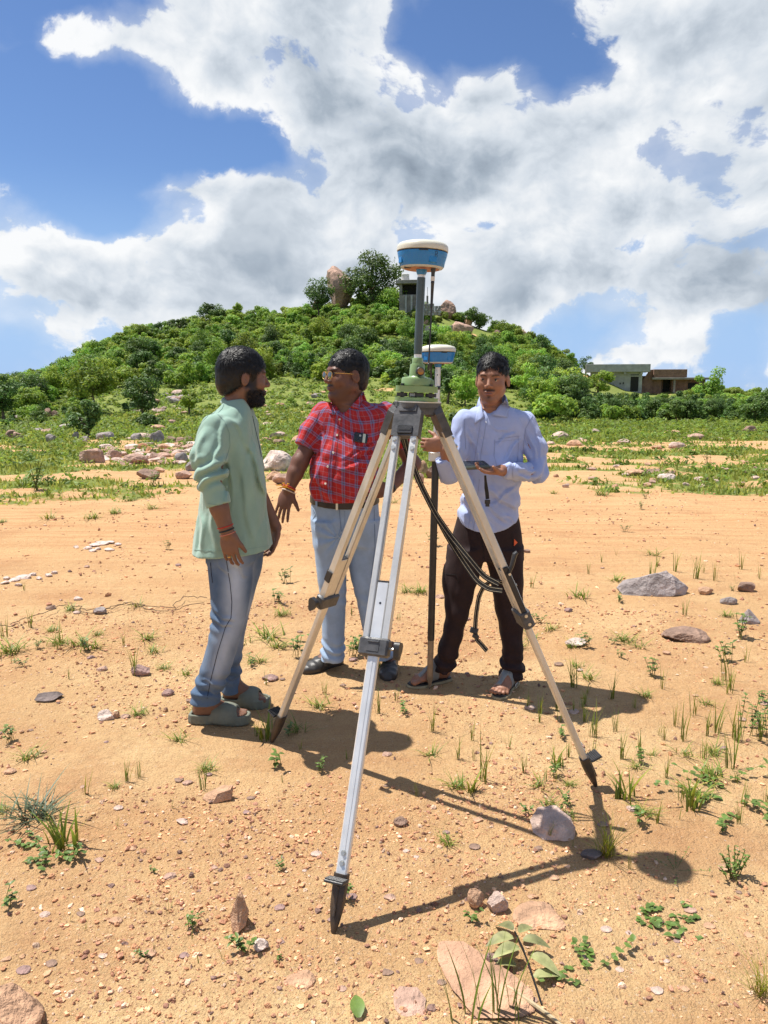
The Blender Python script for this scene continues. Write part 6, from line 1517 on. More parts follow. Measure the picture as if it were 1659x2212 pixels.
    Vs, Fs = g.mesh(); shirt = put('pullover', (Vs, Fs), GR, t, None, None, root); tr = bvh(Vs, Fs)
    DK = cloth('dark_piping', (.055, .085, .10)); DG = cloth('green_seam', (.22, .33, .29))
    nb, nf = W(484, 866, 3.43), W(541, 901, 3.43); ring_on(skinVF, (nb+nf)/2, (-(nf-nb)[2], 0, (nf-nb)[0]), .062, .030, 'neckband', GR, shirt, root, .009)
    for pts in (((545,900),(552,930),(560,965),(565,990)),): seam(tr, pts, 'placket', DK, shirt, root, .006, .0015, .002)
    seam(tr, ((472,880),(462,893),(452,896),(436,912),(424,935),(420,965)), 'shoulder_seam', DG, shirt, root, .0018); seam(tr, ((468,893),(485,910),(495,935),(497,962),(490,985),(484,1003)), 'armhole_seam', DG, shirt, root, .0018); seam(tr, ((484,873),(480,883),(470,893)), 'shoulder_seam', DG, shirt, root, .0018)
    seam(tr, ((420,1188),(470,1190),(530,1187),(588,1177)), 'hem_stitch', DG, shirt, root, .002); seam(tr, ((449,1087),(470,1091),(489,1087)), 'cuff_stitch', DG, shirt, root, .002); button(tr, 561, 968, DK, shirt, root, .005)
    # jeans
    JN = cloth('faded_blue_denim', (1, 1, 1), .85, .0012, 520, .06, 40, True, .05)
    j = Field(axis(lo[0]-.03, .02, .006), axis(3.1, 3.75, .006), axis(.03, .98, .006))
    near = [(1180,450,552,3.37,.10),(1216,449,546,3.36,.10),(1260,453,546,3.35,.095),(1300,456,540,3.34,.088),(1340,458,531,3.33,.08),(1380,450,520,3.32,.075),(1420,440,508,3.32,.071),(1460,427,494,3.32,.068),(1490,415,480,3.32,.068),(1516,410,476,3.32,.07)]
    far = [(1180,470,570,3.50,.10),(1216,478,567,3.51,.10),(1250,480,560,3.52,.095),(1290,482,548,3.52,.088),(1340,482,536,3.52,.08),(1380,482,527,3.53,.074),(1430,482,520,3.54,.07),(1470,480,519,3.55,.068),(1492,477,521,3.55,.07)]
    j.add(loft([(1110,450,560,3.43,.15),(1160,448,566,3.43,.16),(1200,449,566,3.43,.16)]), .02); j.add(loft(near), .035); j.add(loft(far), .02)
    kz = W(494, 1335, 3.33)[2]; az = W(440, 1500, 3.3)[2]
    def jf(x, y, z):
        n = .0035*(1-2*np.abs(fbm(x*10, y*10, z*4, o=3, seed=14)))
        n -= .006*np.exp(-((z-kz)/.06)**2)*np.sin(z*120+x*50+vnoise(x*12, y*12, z*12, seed=5)*3)*sstep(.03, -.06, x-W(494, 1335, 3.33)[0])
        n -= .008*np.exp(-((z-az-.04)/.06)**2)*np.sin(z*105+y*30+x*25+2*vnoise(x*12, y*12, z*12, seed=6))
        return n
    j.wrinkle(ridges([(470,1210,500,1250,3.26,.009,.006),(520,1200,545,1235,3.4,.009,.007),(460,1325,505,1345,3.24,.008,.008),(462,1345,500,1355,3.24,.008,.007),(430,1470,470,1480,3.24,.008,.008),(420,1490,468,1500,3.24,.008,.008),(485,1465,515,1472,3.46,.008,.007)]), .04)
    j.wrinkle(jf); Vj, Fj = j.mesh()
    cxl = np.interp(Vj[:, 2], [az, kz, W(0, 1200, 3.33)[2]], [W(446, 1500, 3.32)[0], W(497, 1340, 3.33)[0], W(505, 1200, 3.36)[0]])
    fade = np.exp(-((Vj[:, 0]-cxl-.028)/.045)**2)*sstep(az+.02, az+.18, Vj[:, 2])*(.8+.35*fbm(Vj[:, 0]*9, Vj[:, 1]*9, Vj[:, 2]*5, o=3, seed=2))
    fade = np.clip(fade+.25*fbm(Vj[:, 0]*12, Vj[:, 1]*12, Vj[:, 2]*9, o=3, seed=12), 0, 1)
    Cj = np.array([.085, .135, .215])*(1-fade[:, None])+np.array([.47, .54, .64])*fade[:, None]
    jo = put('jeans', (Vj, Fj), JN, t, None, None, root, Cj); tj = bvh(Vj, Fj); NV = cloth('navy_stitch', (.012, .016, .03))
    seam(tj, ((489,1210),(497,1260),(501,1300),(499,1335),(487,1355),(470,1410),(455,1470),(446,1515)), 'side_seam', NV, jo, root, .0025, .0008); seam(tj, ((455,1215),(457,1240),(460,1262)), 'pocket_edge', NV, jo, root, .003)
    # slides
    SL_ = mat('grey_green_foam', (.165, .175, .135), .75, var=.1, vscale=30, bump=.0015, bscale=70)
    for h, q, s in feet:
        Rm, h0, L_ = foot_frame(h, q); k = Field(np.arange(-.03, L_+.03, .0042), np.arange(-.085, .086, .0042), np.arange(-.02, .15, .0042))
        k.add(sole_fn(L_, .042, .054, .0, .032, side=s), .004)
        rim = sole_fn(L_, .042, .054, .0, .046, side=s); inn = sole_fn(L_*.9, .034, .046, .030, .09, side=s); inn = xform(inn, (L_*.05, 0, 0), np.eye(3)); k.add(rim, .004); k.sub(inn, .004)
        st = ell((L_*.60, 0, .030), (L_*.30, .060, .066)); k.add((st[0], st[1], lambda X, Y, Z, fn=st[2]: np.maximum(np.maximum(np.abs(fn(X, Y, Z)+.004)-.0045, .012-Z), np.maximum((L_*.36+.28*(Z-.03))-X, X-(L_*.83-.25*(Z-.03))))), .004)
        k.wrinkle(lambda x, y, z: .0016*np.sin(x*260+z*120)*sstep(.03, .01, z)*(np.abs(y) > .03))
        put('slide_sandal', k.mesh(), SL_, t, h0, Rm, root)
    # wrist strings and ring
    RED = cloth('red_thread', (.45, .03, .02)); BLS = cloth('black_cord', (.02, .03, .03)); PNK = cloth('coral_thread', (.62, .20, .13)); GOLD = mat('gold', (.75, .48, .14), .25, metal=1)
    a0 = nrm(wr-W(474, 1098, 3.17))
    for nm, y_, m_, hh in (('red_bracelet', 1137, RED, .005), ('black_bracelet', 1145, BLS, .008), ('coral_bracelet', 1153, PNK, .004)): ring_on(skinVF, W(486+(y_-1137)*.35, y_, 3.17), a0, .032, hh, nm, m_, t, root, .0035, .15)
    d_ = nrm(hd); ring_on(skinVF, W(491, 1150, 3.17)+d_*.104+np.array([-.0115, .014, 0]), nrm(d_+np.array([0, .3, 0])), .009, .005, 'ring', GOLD, t, root, .0016, 0, 14)
man_green()

def man_plaid():
    root = W(762, 1450, 4.06)*[1, 1, 0]
    t = thing('person', 'man in a red checked short sleeved shirt with sunglasses and pale jeans', 'person', root)
    an = R(28); fw = nrm((-math.cos(an), -math.sin(an), .02)); rt = nrm(np.cross(fw, [0, 0, 1.])); Rh = np.stack([rt, fw, np.cross(rt, fw)], 1); O = W(748, 813, 4.06); sc = 1.06
    wr = W(623, 1058, 3.94); wl = W(838, 1057, 3.98)
    lo, hi = W(590, 1450, 4.0)[0]-.04, W(905, 1000, 4.1)[0]+.05
    f = Field(axis(lo, hi, .0105, [(O[0]-.15, O[0]+.12, .0032), (lo, wr[0]+.07, .0035)]), axis(3.72, 4.36, .0105, [(O[1]-.13, O[1]+.12, .0032), (wr[1]-.05, wr[1]+.05, .004)]), axis(-.05, 1.82, .0105, [(O[2]-.17, O[2]+.15, .0032), (wr[2]-.2, wr[2]+.05, .0036)]))
    add_head(f, O, Rh, sc, 1.15, 1.06)
    f.add(cone(O+Rh @ [0, -.022, -.05], W(755, 878, 4.09), .066, .075), .035); f.add(ell(O+Rh @ [0, .028, -.108], (.05, .05, .032)), .03)
    f.add(loft([(880,722,792,4.10,.085),(908,700,818,4.10,.105),(960,686,812,4.09,.13),(1030,684,806,4.07,.14),(1090,690,804,4.08,.13),(1150,695,805,4.08,.12)]), .05)
    f.add(cone(W(698, 902, 4.08), W(648, 998, 3.985), .046, .043), .03); f.add(cone(W(648, 998, 3.985), W(638, 1022, 3.965), .043, .041), .02); f.add(cone(W(638, 1022, 3.965), wr, .041, .029), .015)
    add_hand(f, wr, W(600, 1136, 3.9)-wr, (.15, .9, -.25), (1, -.2, 0), (.12, .14, .16, .2), 1.02, (.75, .65, .12), .14, .1)
    f.add(cone(W(836, 905, 4.12), W(892, 1002, 4.12), .046, .042), .03); f.add(cone(W(892, 1002, 4.12), wl, .043, .030), .02); add_hand(f, wl, W(780, 1066, 3.90)-wl, (-.25, .9, 0), (0, .1, 1), (.12, .12, .14, .16), 1., (.8, .5, .3), .16)
    LG = (((1150,715,4.03),(1290,720,4.02),(1415,718,4.02)), ((1150,785,4.08),(1290,788,4.05),(1412,828,4.02)))
    for L_ in LG:
        p = [W(x, y, Y) for y, x, Y in L_]; f.add(cone(p[0], p[1], .075, .042), .03); f.add(cone(p[1], p[2], .042, .034), .02)
    feet = ((hit(738, 1432), hit(664, 1452), 1), (hit(846, 1434), hit(840, 1463), -1))
    feet = tuple((h, h+nrm(q-h)*.275, s) for h, q, s in feet)
    for h, q, s in feet:
        Rm, h0, L_ = foot_frame(h, q)
        for p, k in foot_prims(L_*.84, .014, s)[:4]: f.add(xform(p, h0+Rm @ [.012, 0, 0], Rm), k)
    V, F = f.mesh(); C = face_colors(V, O, Rh, sc, (.165, .072, .045), mous=.85, stubble=.28, goatee=.35, wide=1.06); put('body', (V, F), SKIN, t, None, None, root, C); skinVF = (V, F)
    eyes(O, Rh, sc, t, root, 1.06)
    put('hair', hair_mesh(5, top=.013, side=.007, line=.022, nape=-.066, curl=.006, n=5000, length=.015, wide=1.06), HAIR, t, O, Rh, root, sc=sc)
    # sunglasses
    GF = mat('gold_frame', (.80, .52, .16), .22, metal=1.); GL = mat('smoked_lens', (.03, .035, .035), .06, spec=.8, coat=.5)
    gl = thing('sunglasses', '', '', root); 
    for k_ in ('label', 'category', 'kind'):
        if k_ in gl: del gl[k_]
    gl.parent = t; gl.location = (0, 0, 0); L2 = lambda p: (np.asarray(p, float)*sc) @ Rh.T+O
    def lensp(s, e=0.):
        return [(s*(.034+(.025+e)*math.cos(a)*(1 if math.sin(a) > 0 else .88)), .1035-.018*abs(.034+.025*math.cos(a)-.012)*3.0*.5, .004+(.0205+e)*math.sin(a)*(1. if math.sin(a) < 0 else .8)) for a in np.linspace(0, 2*math.pi, 23)]
    for s in (-1, 1):
        b = MB(); b.tube(L2(lensp(s)), .0013, 6, cap=False); b.build('lens_frame', GF, gl, True, root)
        P = L2(lensp(s, -.0008))[:-1]; n_ = len(P); c = P.mean(0)+Rh @ [0, .003, 0]; mk('lens', np.concatenate([P, [c]])-root, [(i, (i+1) % n_, n_) for i in range(n_)], GL, gl, True)
        b = MB(); b.tube(L2([(s*.058, .090, .013), (s*.074, .083, .013), (s*.083, .04, .012), (s*.085, .0, .010), (s*.083, -.015, -.004)]), [.0016, .0016, .0013, .0013, .0013], 6); b.build('temple', GF, gl, True, root)
    b = MB(); b.tube(L2([(-.012, .104, .012), (0, .107, .014), (.012, .104, .012)]), .0012, 6); b.tube(L2([(-.018, .103, .019), (.018, .103, .019)]), .0011, 6); b.build('bridge', GF, gl, True, root)
    # shirt
    def plaid_mat():
        m = bpy.data.materials.new('red_plaid_cotton'); m.use_nodes = True; nt = m.node_tree; N = nt.nodes; L = nt.links; bs = N['Principled BSDF']; bs.inputs['Roughness'].default_value = .85; bs.inputs['Specular IOR Level'].default_value = .2
        at = N.new('ShaderNodeAttribute'); at.attribute_name = 'Col'; sp = N.new('ShaderNodeSeparateColor'); L.new(at.outputs['Color'], sp.inputs[0])
        def bands(src, per, stops):
            a = N.new('ShaderNodeMath'); a.operation = 'MULTIPLY'; L.new(src, a.inputs[0]); a.inputs[1].default_value = 1/per; f_ = N.new('ShaderNodeMath'); f_.operation = 'FRACT'; L.new(a.outputs[0], f_.inputs[0])
            r = N.new('ShaderNodeValToRGB'); r.color_ramp.interpolation = 'CONSTANT'; L.new(f_.outputs[0], r.inputs[0]); e = r.color_ramp.elements
            for i, (p_, c_) in enumerate(stops):
                k = e[i] if i < 2 else e.new(p_)
                k.position = p_; k.color = (*c_, 1)
            return r.outputs[0]
        red, bl, dk, gy = (.43, .028, .028), (.16, .20, .36), (.16, .015, .03), (.42, .20, .22)
        st = [(0, red), (.34, bl), (.445, dk), (.50, bl), (.60, red), (.655, dk), (.70, red), (.93, gy), (.965, red)]
        u, v = bands(sp.outputs['Red'], .062, st), bands(sp.outputs['Green'], .066, st)
        mx = N.new('ShaderNodeMix'); mx.data_type = 'RGBA'; mx.inputs[0].default_value = .5; L.new(u, mx.inputs[6]); L.new(v, mx.inputs[7]); L.new(mx.outputs[2], bs.inputs['Base Color'])
        tc = N.new('ShaderNodeTexCoord'); nb = N.new('ShaderNodeTexNoise'); nb.inputs['Scale'].default_value = 300; L.new(tc.outputs['Object'], nb.inputs[0]); bp = N.new('ShaderNodeBump'); bp.inputs['Distance'].default_value = .001; L.new(nb.outputs[0], bp.inputs['Height']); L.new(bp.outputs[0], bs.inputs['Normal'])
        return m
    PL = plaid_mat()
    g = Field(axis(lo, hi, .006), axis(3.72, 4.36, .006), axis(.85, 1.58, .006))
    rows = [(862,732,780,4.10,.068),(872,708,808,4.10,.095),(886,690,836,4.10,.118),(905,680,842,4.10,.132),(935,671,830,4.09,.145),(965,667,823,4.07,.16),(1000,666,820,4.05,.172),(1030,666,819,4.045,.178),(1055,668,818,4.05,.175),(1075,671,816,4.06,.166),(1092,674,814,4.07,.15)]
    g.add(loft(rows, n=2.3), .01)
    A = (W(700, 897, 4.08), W(672, 935, 4.03), W(654, 967, 4.0)); B_ = (W(832, 898, 4.12), W(868, 940, 4.11), W(885, 966, 4.11))
    for q in (A, B_): g.add(cone(q[0], q[1], .078, .068), .04); g.add(cone(q[1], q[2], .067, .056), .015)
    wz = W(0, 1080, 4.05)[2]; mid = W(745, 1000, 3.9)[0]
    def folds(x, y, z):
        n = .005*(1-2*np.abs(fbm(x*8+z*3, y*8, z*5, o=3, seed=24)))+.003*(1-2*np.abs(vnoise(x*18-z*9, y*10, z*9, seed=28)))
        n -= .006*np.exp(-((z-wz-.05)/.05)**2)*np.sin(x*60+z*25+2*vnoise(x*10, y*10, z*10, seed=6))
        d_ = (z-(wz+.21))-.55*(x-mid); n -= .008*np.exp(-(d_/.035)**2)*np.sin(d_*120)*sstep(-.03, .08, x-mid)
        return n
    g.wrinkle(ridges([(735,990,812,945,3.93,.009,.008),(728,1012,815,1000,3.92,.010,.009),(690,905,705,1000,3.95,.010,.007),(780,900,800,960,3.98,.009,.006),(680,1040,740,1065,3.9,.010,.008),(770,1035,812,1070,3.92,.010,.008),(752,1000,800,1050,3.9,.009,.007),(690,1000,672,1060,3.95,.010,.007)]), .04)
    g.wrinkle(lambda x, y, z: folds(x, y, z)*1.55); g.sub(cone(W(752, 846, 4.06), W(731, 899, 3.955), .072, .010), .006)
    for q in (A, B_): cut_end(g, q[1]+(q[2]-q[1])*.94, q[2]-q[1], .09)
    hm = W(745, 1088, 3.9)[2]; g.keep(lambda X, Y, Z: hm-Z)
    Vs, Fs = g.mesh()
    cxm, cym = W(745, 1000, 4.08)[0], 4.08; a_ = np.arctan2(Vs[:, 0]-cxm, -(Vs[:, 1]-cym)); UV = np.stack([a_*.185+.5, Vs[:, 2]+.03*np.sin(a_*2)], 1)
    for q, sg in ((A, -1), (B_, 1)):
        ax_ = nrm(q[2]-q[0]); p = Vs-q[0]; tt = p @ ax_; pr = p-tt[:, None]*ax_; rr = np.linalg.norm(pr, axis=1); e1 = nrm(np.cross(ax_, [0, 1, 0])); e2 = np.cross(ax_, e1); m = (tt > .035) & (rr < .1) & (sg*(Vs[:, 0]-(q[0][0]+sg*.0)) > -.005)
        UV[m] = np.stack([np.arctan2(pr @ e2, pr @ e1)*.07+.5, tt], 1)[m]
    UV += 3
    shirt = put('shirt', (Vs, Fs), PL, t, None, None, root, np.concatenate([UV, np.zeros((len(Vs), 1))], 1)); tr = bvh(Vs, Fs)
    sk = bvh(*skinVF)
    for q in (((782,845),(787,858),(774,886),(757,880)), ((716,867),(703,871),(713,897),(727,895))): leaf_flap('collar_leaf', PL, shirt, root, sk, tr, *q, uv=True)
    cl = collar('collar', PL, shirt, root, W(755, 868, 4.10), .076, .074, W(0, 858, 4.16)[2], W(0, 884, 4.02)[2], 1.7, .03, .03, -.35)
    ca = cl.data.color_attributes.new('Col', 'FLOAT_COLOR', 'POINT'); cv = np.ones((len(cl.data.vertices), 4), np.float32); co = np.empty(len(cl.data.vertices)*3, np.float32); cl.data.vertices.foreach_get('co', co); co = co.reshape(-1, 3); cv[:, 0] = np.arctan2(co[:, 0], -co[:, 1])*.08+3; cv[:, 1] = co[:, 2]+3; ca.data.foreach_set('color', cv.ravel())
    SEAM = cloth('dark_red_seam', (.20, .03, .04)); BTN = mat('pale_button', (.62, .52, .42), .3)
    pts = ((736,902),(731,940),(727,975),(722,1010),(718,1045),(719,1072)); seam(tr, pts, 'placket_edge', SEAM, shirt, root, .0018)
    seam(tr, [(x-11, y+2) for x, y in pts], 'placket_edge', SEAM, shirt, root, .0018)
    for x, y in ((734,906),(728,940),(720,978),(708,1008),(703,1045)): button(tr, x, y, BTN, shirt, root, .006)
    seam(tr, ((762,952),(762,985),(768,992),(800,992),(800,958)), 'pocket_seam', SEAM, shirt, root, .0016); seam(tr, ((822,890),(816,915),(820,945)), 'armhole_seam', SEAM, shirt, root, .002); seam(tr, ((690,890),(680,915),(672,945)), 'armhole_seam', SEAM, shirt, root, .002)
    # phone in the chest pocket
    p, n = onto(tr, 779, 944, .006)
    if p is not None:
        ph = thing('phone', 'dark phone with a pale stripe tucked in the red shirt\'s chest pocket', 'phone', p); Rp = frame(n, (1, 0, -.12)); PB = mat('phone_back', (.012, .018, .022), .25, coat=.3)
        b = MB(); b.box((0, -.006, 0), (.072, .05, .009), None, 1, .003); o = b.build('body', PB, ph); 
        b = MB(); b.box((.016, -.006, .0049), (.014, .046, .0012)); b.build('stripe', mat('pale_mint_glass', (.55, .62, .52), .3), ph)
        for x, y, r_ in ((-.006, .004, .0055), (-.023, .006, .0075), (-.023, -.014, .0075), (-.006, -.016, .006)): b = MB(); b.lathe([(r_, .0046), (r_, .0062), (r_*.7, .0064)], 16, place(np.eye(3), (x, y, 0))); b.build('camera_lens', BLK if r_ != .0055 else GREYP, ph, True)
        ph.rotation_euler = Matrix(Rp.tolist()).to_euler()
    # trousers
    JN = cloth('pale_blue_denim', (.30, .40, .54), .85, .0012, 520, .10, 14, False, .05)
    j = Field(axis(W(655, 1100, 4.1)[0], W(868, 1400, 4.1)[0], .006), axis(3.8, 4.32, .006), axis(.03, 1.06, .006))
    j.add(loft([(1074,672,817,4.08,.152),(1095,671,819,4.08,.152),(1120,672,821,4.08,.15),(1150,674,822,4.08,.145),(1172,676,822,4.08,.13)]), .01)
    j.add(loft([(1120,673,755,4.05,.125),(1170,677,748,4.03,.115),(1210,680,748,4.03,.105),(1250,685,748,4.02,.1),(1290,692,748,4.02,.09),(1330,696,746,4.02,.083),(1370,696,744,4.02,.08),(1400,694,744,4.02,.082),(1424,692,745,4.02,.085)]), .03)
    j.add(loft([(1120,738,822,4.08,.125),(1170,748,822,4.08,.118),(1210,752,816,4.07,.108),(1250,757,811,4.06,.1),(1290,768,807,4.05,.09),(1340,778,826,4.04,.085),(1380,787,840,4.03,.083),(1420,800,853,4.02,.085)]), .025)
    ck = W(731, 1155, 4.0); az = W(0, 1410, 4.02)[2]; kz = W(0, 1290, 4.02)[2]
    def jf(x, y, z):
        n = .004*(1-2*np.abs(fbm(x*9, y*9, z*4, o=3, seed=34))); rr = np.hypot(x-ck[0], z-ck[2]); n -= .006*np.exp(-(rr/.11)**2)*np.sin(np.arctan2(z-ck[2], x-ck[0])*9+vnoise(x*9, y*9, z*9, seed=4)*2)
        n -= .009*np.exp(-((z-az-.03)/.05)**2)*np.sin(z*110+x*30+2*vnoise(x*12, y*12, z*12, seed=16)); n -= .003*np.exp(-((z-kz)/.06)**2)*np.sin(z*90+x*40)
        return n
    j.wrinkle(jf); Vj, Fj = j.mesh(); jo = put('jeans', (Vj, Fj), JN, t, None, None, root); tj = bvh(Vj, Fj); JS = cloth('denim_seam', (.14, .20, .31))
    seam(tj, ((733,1100),(735,1125),(738,1152)), 'fly_seam', JS, jo, root, .003); seam(tj, ((745,1104),(745,1130),(738,1150)), 'fly_stitch', JS, jo, root, .0015); seam(tj, ((770,1096),(775,1112),(800,1118)), 'pocket_edge', JS, jo, root, .002); seam(tj, ((675,1098),(682,1112),(674,1125)), 'pocket_edge', JS, jo, root, .002); seam(tj, ((808,1100),(810,1180),(800,1260)), 'side_seam', JS, jo, root, .003)
    # belt
    BE = mat('dark_brown_leather', (.030, .020, .015), .45, var=.2, vscale=20, bump=.0008, bscale=150); k = Field(axis(W(660, 1085, 4.1)[0], W(830, 1085, 4.1)[0], .005), axis(3.85, 4.3, .005), axis(W(0, 1106, 3.9)[2]-.02, W(0, 1072, 3.9)[2]+.03, .005))
    k.add(grown(loft([(1066,672,817,4.08,.156),(1095,671,819,4.08,.158),(1115,671,820,4.08,.157)], n=2.3), .004), .005); zc = W(745, 1093, 3.92)[2]; xm = W(745, 1093, 3.92)[0]
    k.keep(lambda X, Y, Z: np.abs(Z-zc-.25*(X-xm)**2*4*.5)-.0195); VB = k.mesh(); bo = put('belt', VB, BE, t, None, None, root); tb_ = bvh(*VB)
    p, n = onto(tb_, 728, 1093, .003)
    if p is not None: b = MB(); b.box(p, (.012, .042, .006), np.stack([frame(n, (1, 0, 0))[:, 0], frame(n, (1, 0, 0))[:, 1], n], 1), 1, .001); b.build('buckle', STEEL, bo, False, root)
    for x in (684, 770, 806):
        p, n = onto(tb_, x, 1093 if x > 700 else 1086, .002)
        if p is not None: b = MB(); b.box(p, (.013, .05, .004), frame(n, (1, 0, 0)), 1, .001); b.build('belt_loop', JN, bo, False, root)
    # shoes
    SH = mat('dark_grey_leather', (.042, .038, .035), .42, var=.25, vscale=30, bump=.001, bscale=120)
    for h, q, s in feet:
        Rm, h0, L_ = foot_frame(h, q); k = Field(np.arange(-.03, L_+.03, .0045), np.arange(-.075, .076, .0045), np.arange(-.015, .14, .0045)); k.add(sole_fn(L_, .036, .049, .0, .022, side=s), .003)
        for p, kk in foot_prims(L_*.93, .012, s)[1:4]: k.add(grown(xform(p, (.01, 0, 0), np.eye(3)), .008), .02)
        k.add(ell((L_*.80, s*.004, .030), (L_*.19, .046, .026)), .015); k.add(cone((.04, 0, .03), (.05, 0, .07), .038, .036), .015); k.keep(lambda X, Y, Z: Z-(.085-.1*(X-.05)*(X > .05)))
        k.wrinkle(lambda x, y, z: .003*np.abs(np.sin(x*75))*sstep(.03, .045, z)); ob = put('shoe', k.mesh(), SH, t, h0, Rm, root)
    # wrist: threads, beads, watch
    RED = cloth('red_thread_bundle', (.42, .03, .02)); YEL = cloth('yellow_thread', (.75, .36, .03)); BD = mat('pale_beads', (.60, .52, .42), .4); a0 = nrm(wr-W(638, 1022, 3.965))
    c = wr-a0*.012; ring_on(skinVF, c, a0, .032, .012, 'red_thread_bracelet', RED, t, root, .005, .2); ring_on(skinVF, c+a0*.006, a0, .032, .005, 'yellow_thread_bracelet', YEL, t, root, .0055, .2); ring_on(skinVF, wr+a0*.007, a0, .03, .006, 'bead_bracelet', BD, t, root, .004, .5)
    b = MB()
    for dx, dz in ((-.05, .012), (-.045, -.004), (.02, .02), (-.02, .024)): q0 = c+np.array([-.012, -.035, .004]); b.tube([q0, q0+np.array([dx*.5, -.008, dz*.8+.006]), q0+np.array([dx, -.006, dz])], [.003, .0035, .0012], 6)
    b.build('thread_knot', YEL, t, True, root)
    c = wl-nrm(wl-W(892, 1002, 4.12))*.02; ring_on(skinVF, c, wl-W(892, 1002, 4.12), .033, .02, 'watch', BLK, t, root, .004)
man_plaid()

def man_blue():
    root = W(1045, 1495, 3.84)*[1, 1, 0]
    t = thing('person', 'young man in a pale blue shirt and dark brown trousers facing the camera', 'person', root)
    an = R(17); fw = nrm((-math.sin(an), -math.cos(an), -.035)); rt = nrm(np.cross(fw, [.02, 0, 1.])); Rh = np.stack([rt, fw, np.cross(rt, fw)], 1); O = W(1063, 822, 3.86); sc = .97
    wl = W(1082, 1016, 3.66); wr = W(957, 962, 3.715)
    lo, hi = W(900, 1480, 3.8)[0]-.04, W(1185, 1000, 3.86)[0]+.04
    f = Field(axis(lo, hi, .0105, [(O[0]-.12, O[0]+.12, .003), (wl[0]-.17, wl[0]+.02, .0034), (wr[0]-.12, wr[0]+.05, .0034)]), axis(3.48, 4.1, .0105, [(O[1]-.13, O[1]+.11, .003), (wl[1]-.09, wl[1]+.05, .0036), (3.66, 3.82, .0036)]), axis(-.05, 1.78, .0105, [(O[2]-.15, O[2]+.14, .003), (wl[2]-.06, wl[2]+.06, .0034), (wr[2]-.06, wr[2]+.07, .0036), (-.03, .06, .005)]))
    add_head(f, O, Rh, sc, .93)
    f.add(cone(O+Rh @ [0, -.02, -.05], W(1060, 888, 3.90), .051, .057), .03)
    f.add(loft([(886,1034,1090,3.9,.065),(912,1018,1124,3.9,.085),(960,1012,1122,3.9,.1),(1030,1014,1112,3.9,.1),(1100,1008,1112,3.9,.105),(1170,1000,1115,3.9,.11),(1205,1000,1112,3.9,.1)]), .05)
    f.add(cone(W(1134, 918, 3.9), W(1163, 1022, 3.82), .042, .033), .03); f.add(cone(W(1163, 1021, 3.82), W(1112, 1018, 3.71), .032, .027), .02); f.add(cone(W(1112, 1018, 3.71), wl, .027, .027), .015)
    add_hand(f, wl, W(1030, 1016, 3.60)-wl, (.0, -.35, .9), (.15, -.9, .2), (.22, .26, .30, .34), .95, (.85, .35, .55), .06, .35)
    f.add(cone(W(1006, 918, 3.86), W(969, 1026, 3.80), .042, .032), .03); f.add(cone(W(969, 1026, 3.80), wr+[.012, .0, -.02], .031, .027), .02)
    add_hand(f, wr, (-1, .0, .02), (-.15, 1, 0), (0, 0, 1), (1.05, 1.05, 1.05, 1.1), .9, (.5, .6, .5), .0, .6)
    for L_ in (((1195,1005,3.87),(1310,990,3.83),(1445,962,3.83)), ((1195,1090,3.87),(1320,1100,3.82),(1462,1104,3.80))):
        p = [W(x, y, Y) for y, x, Y in L_]; f.add(cone(p[0], p[1], .065, .042), .03); f.add(cone(p[1], p[2], .042, .032), .02)
    feet = [(hit(974, 1468), hit(906, 1480), 1), (hit(1114, 1476), hit(1078, 1507), -1)]
    feet = [(h, h+nrm(q-h)*.262, s) for h, q, s in feet]
    for h, q, s in feet:
        Rm, h0, L_ = foot_frame(h, q)
        for p, k in foot_prims(L_*.96, .02, s, 1.15): f.add(xform(p, h0+Rm @ [.008, 0, 0], Rm), k)
    V, F = f.mesh(); C = face_colors(V, O, Rh, sc, (.33, .155, .092), mous=.9, goatee=.8, brow=1.); put('body', (V, F), SKIN, t, None, None, root, C)
    eyes(O, Rh, sc, t, root, 1., (.12, 1, .1))
    put('hair', hair_mesh(9, top=.022, side=.006, line=.006, nape=-.05, curl=.010, n=5200, length=.022, swept=(.1, .5), slope=(.66, -.75)), HAIR, t, O, Rh, root, sc=sc)
    # shirt
    BL = cloth('pale_blue_oxford_cotton', (.37, .44, .68), .85, .0009, 480, .05, 12, sheen=.2); BS = cloth('blue_seam', (.25, .29, .45))
    g = Field(axis(lo, hi, .0058), axis(3.5, 4.1, .0058), axis(.78, 1.55, .0058))
    g.add(loft([(870,1037,1084,3.91,.062),(880,1022,1106,3.91,.082),(893,1007,1138,3.905,.1),(912,1002,1145,3.9,.114),(940,1002,1138,3.9,.12),(975,1003,1132,3.9,.125),(1015,1003,1128,3.895,.126),(1060,1000,1124,3.895,.126),(1100,990,1122,3.895,.128),(1130,982,1125,3.895,.132),(1160,979,1127,3.895,.134)], n=2.3), .01)
    E = (W(1136, 915, 3.9), W(1158, 968, 3.865), W(1163, 1020, 3.815), W(1088, 1017, 3.67)); g.add(cone(E[0], E[1], .064, .059), .035); g.add(cone(E[1], E[2], .059, .053), .02); g.add(cone(E[2], E[3], .053, .041), .015); g.add(cone(W(1109, 1018, 3.708), E[3], .0435, .0425, cut=(True, True)), .002)
    K = (W(1004, 914, 3.865), W(988, 972, 3.83), W(969, 1026, 3.80), W(954, 990, 3.735)); g.add(cone(K[0], K[1], .068, .060), .035); g.add(cone(K[1], K[2], .058, .050), .02); g.add(cone(K[2], K[3], .048, .040), .015)
    el = E[2]; fd = nrm(E[3]-E[2]); hz0 = W(1052, 1152, 3.78)[2]; xc = W(1052, 1140, 3.8)[0]; ax2 = nrm(E[1]-E[0])
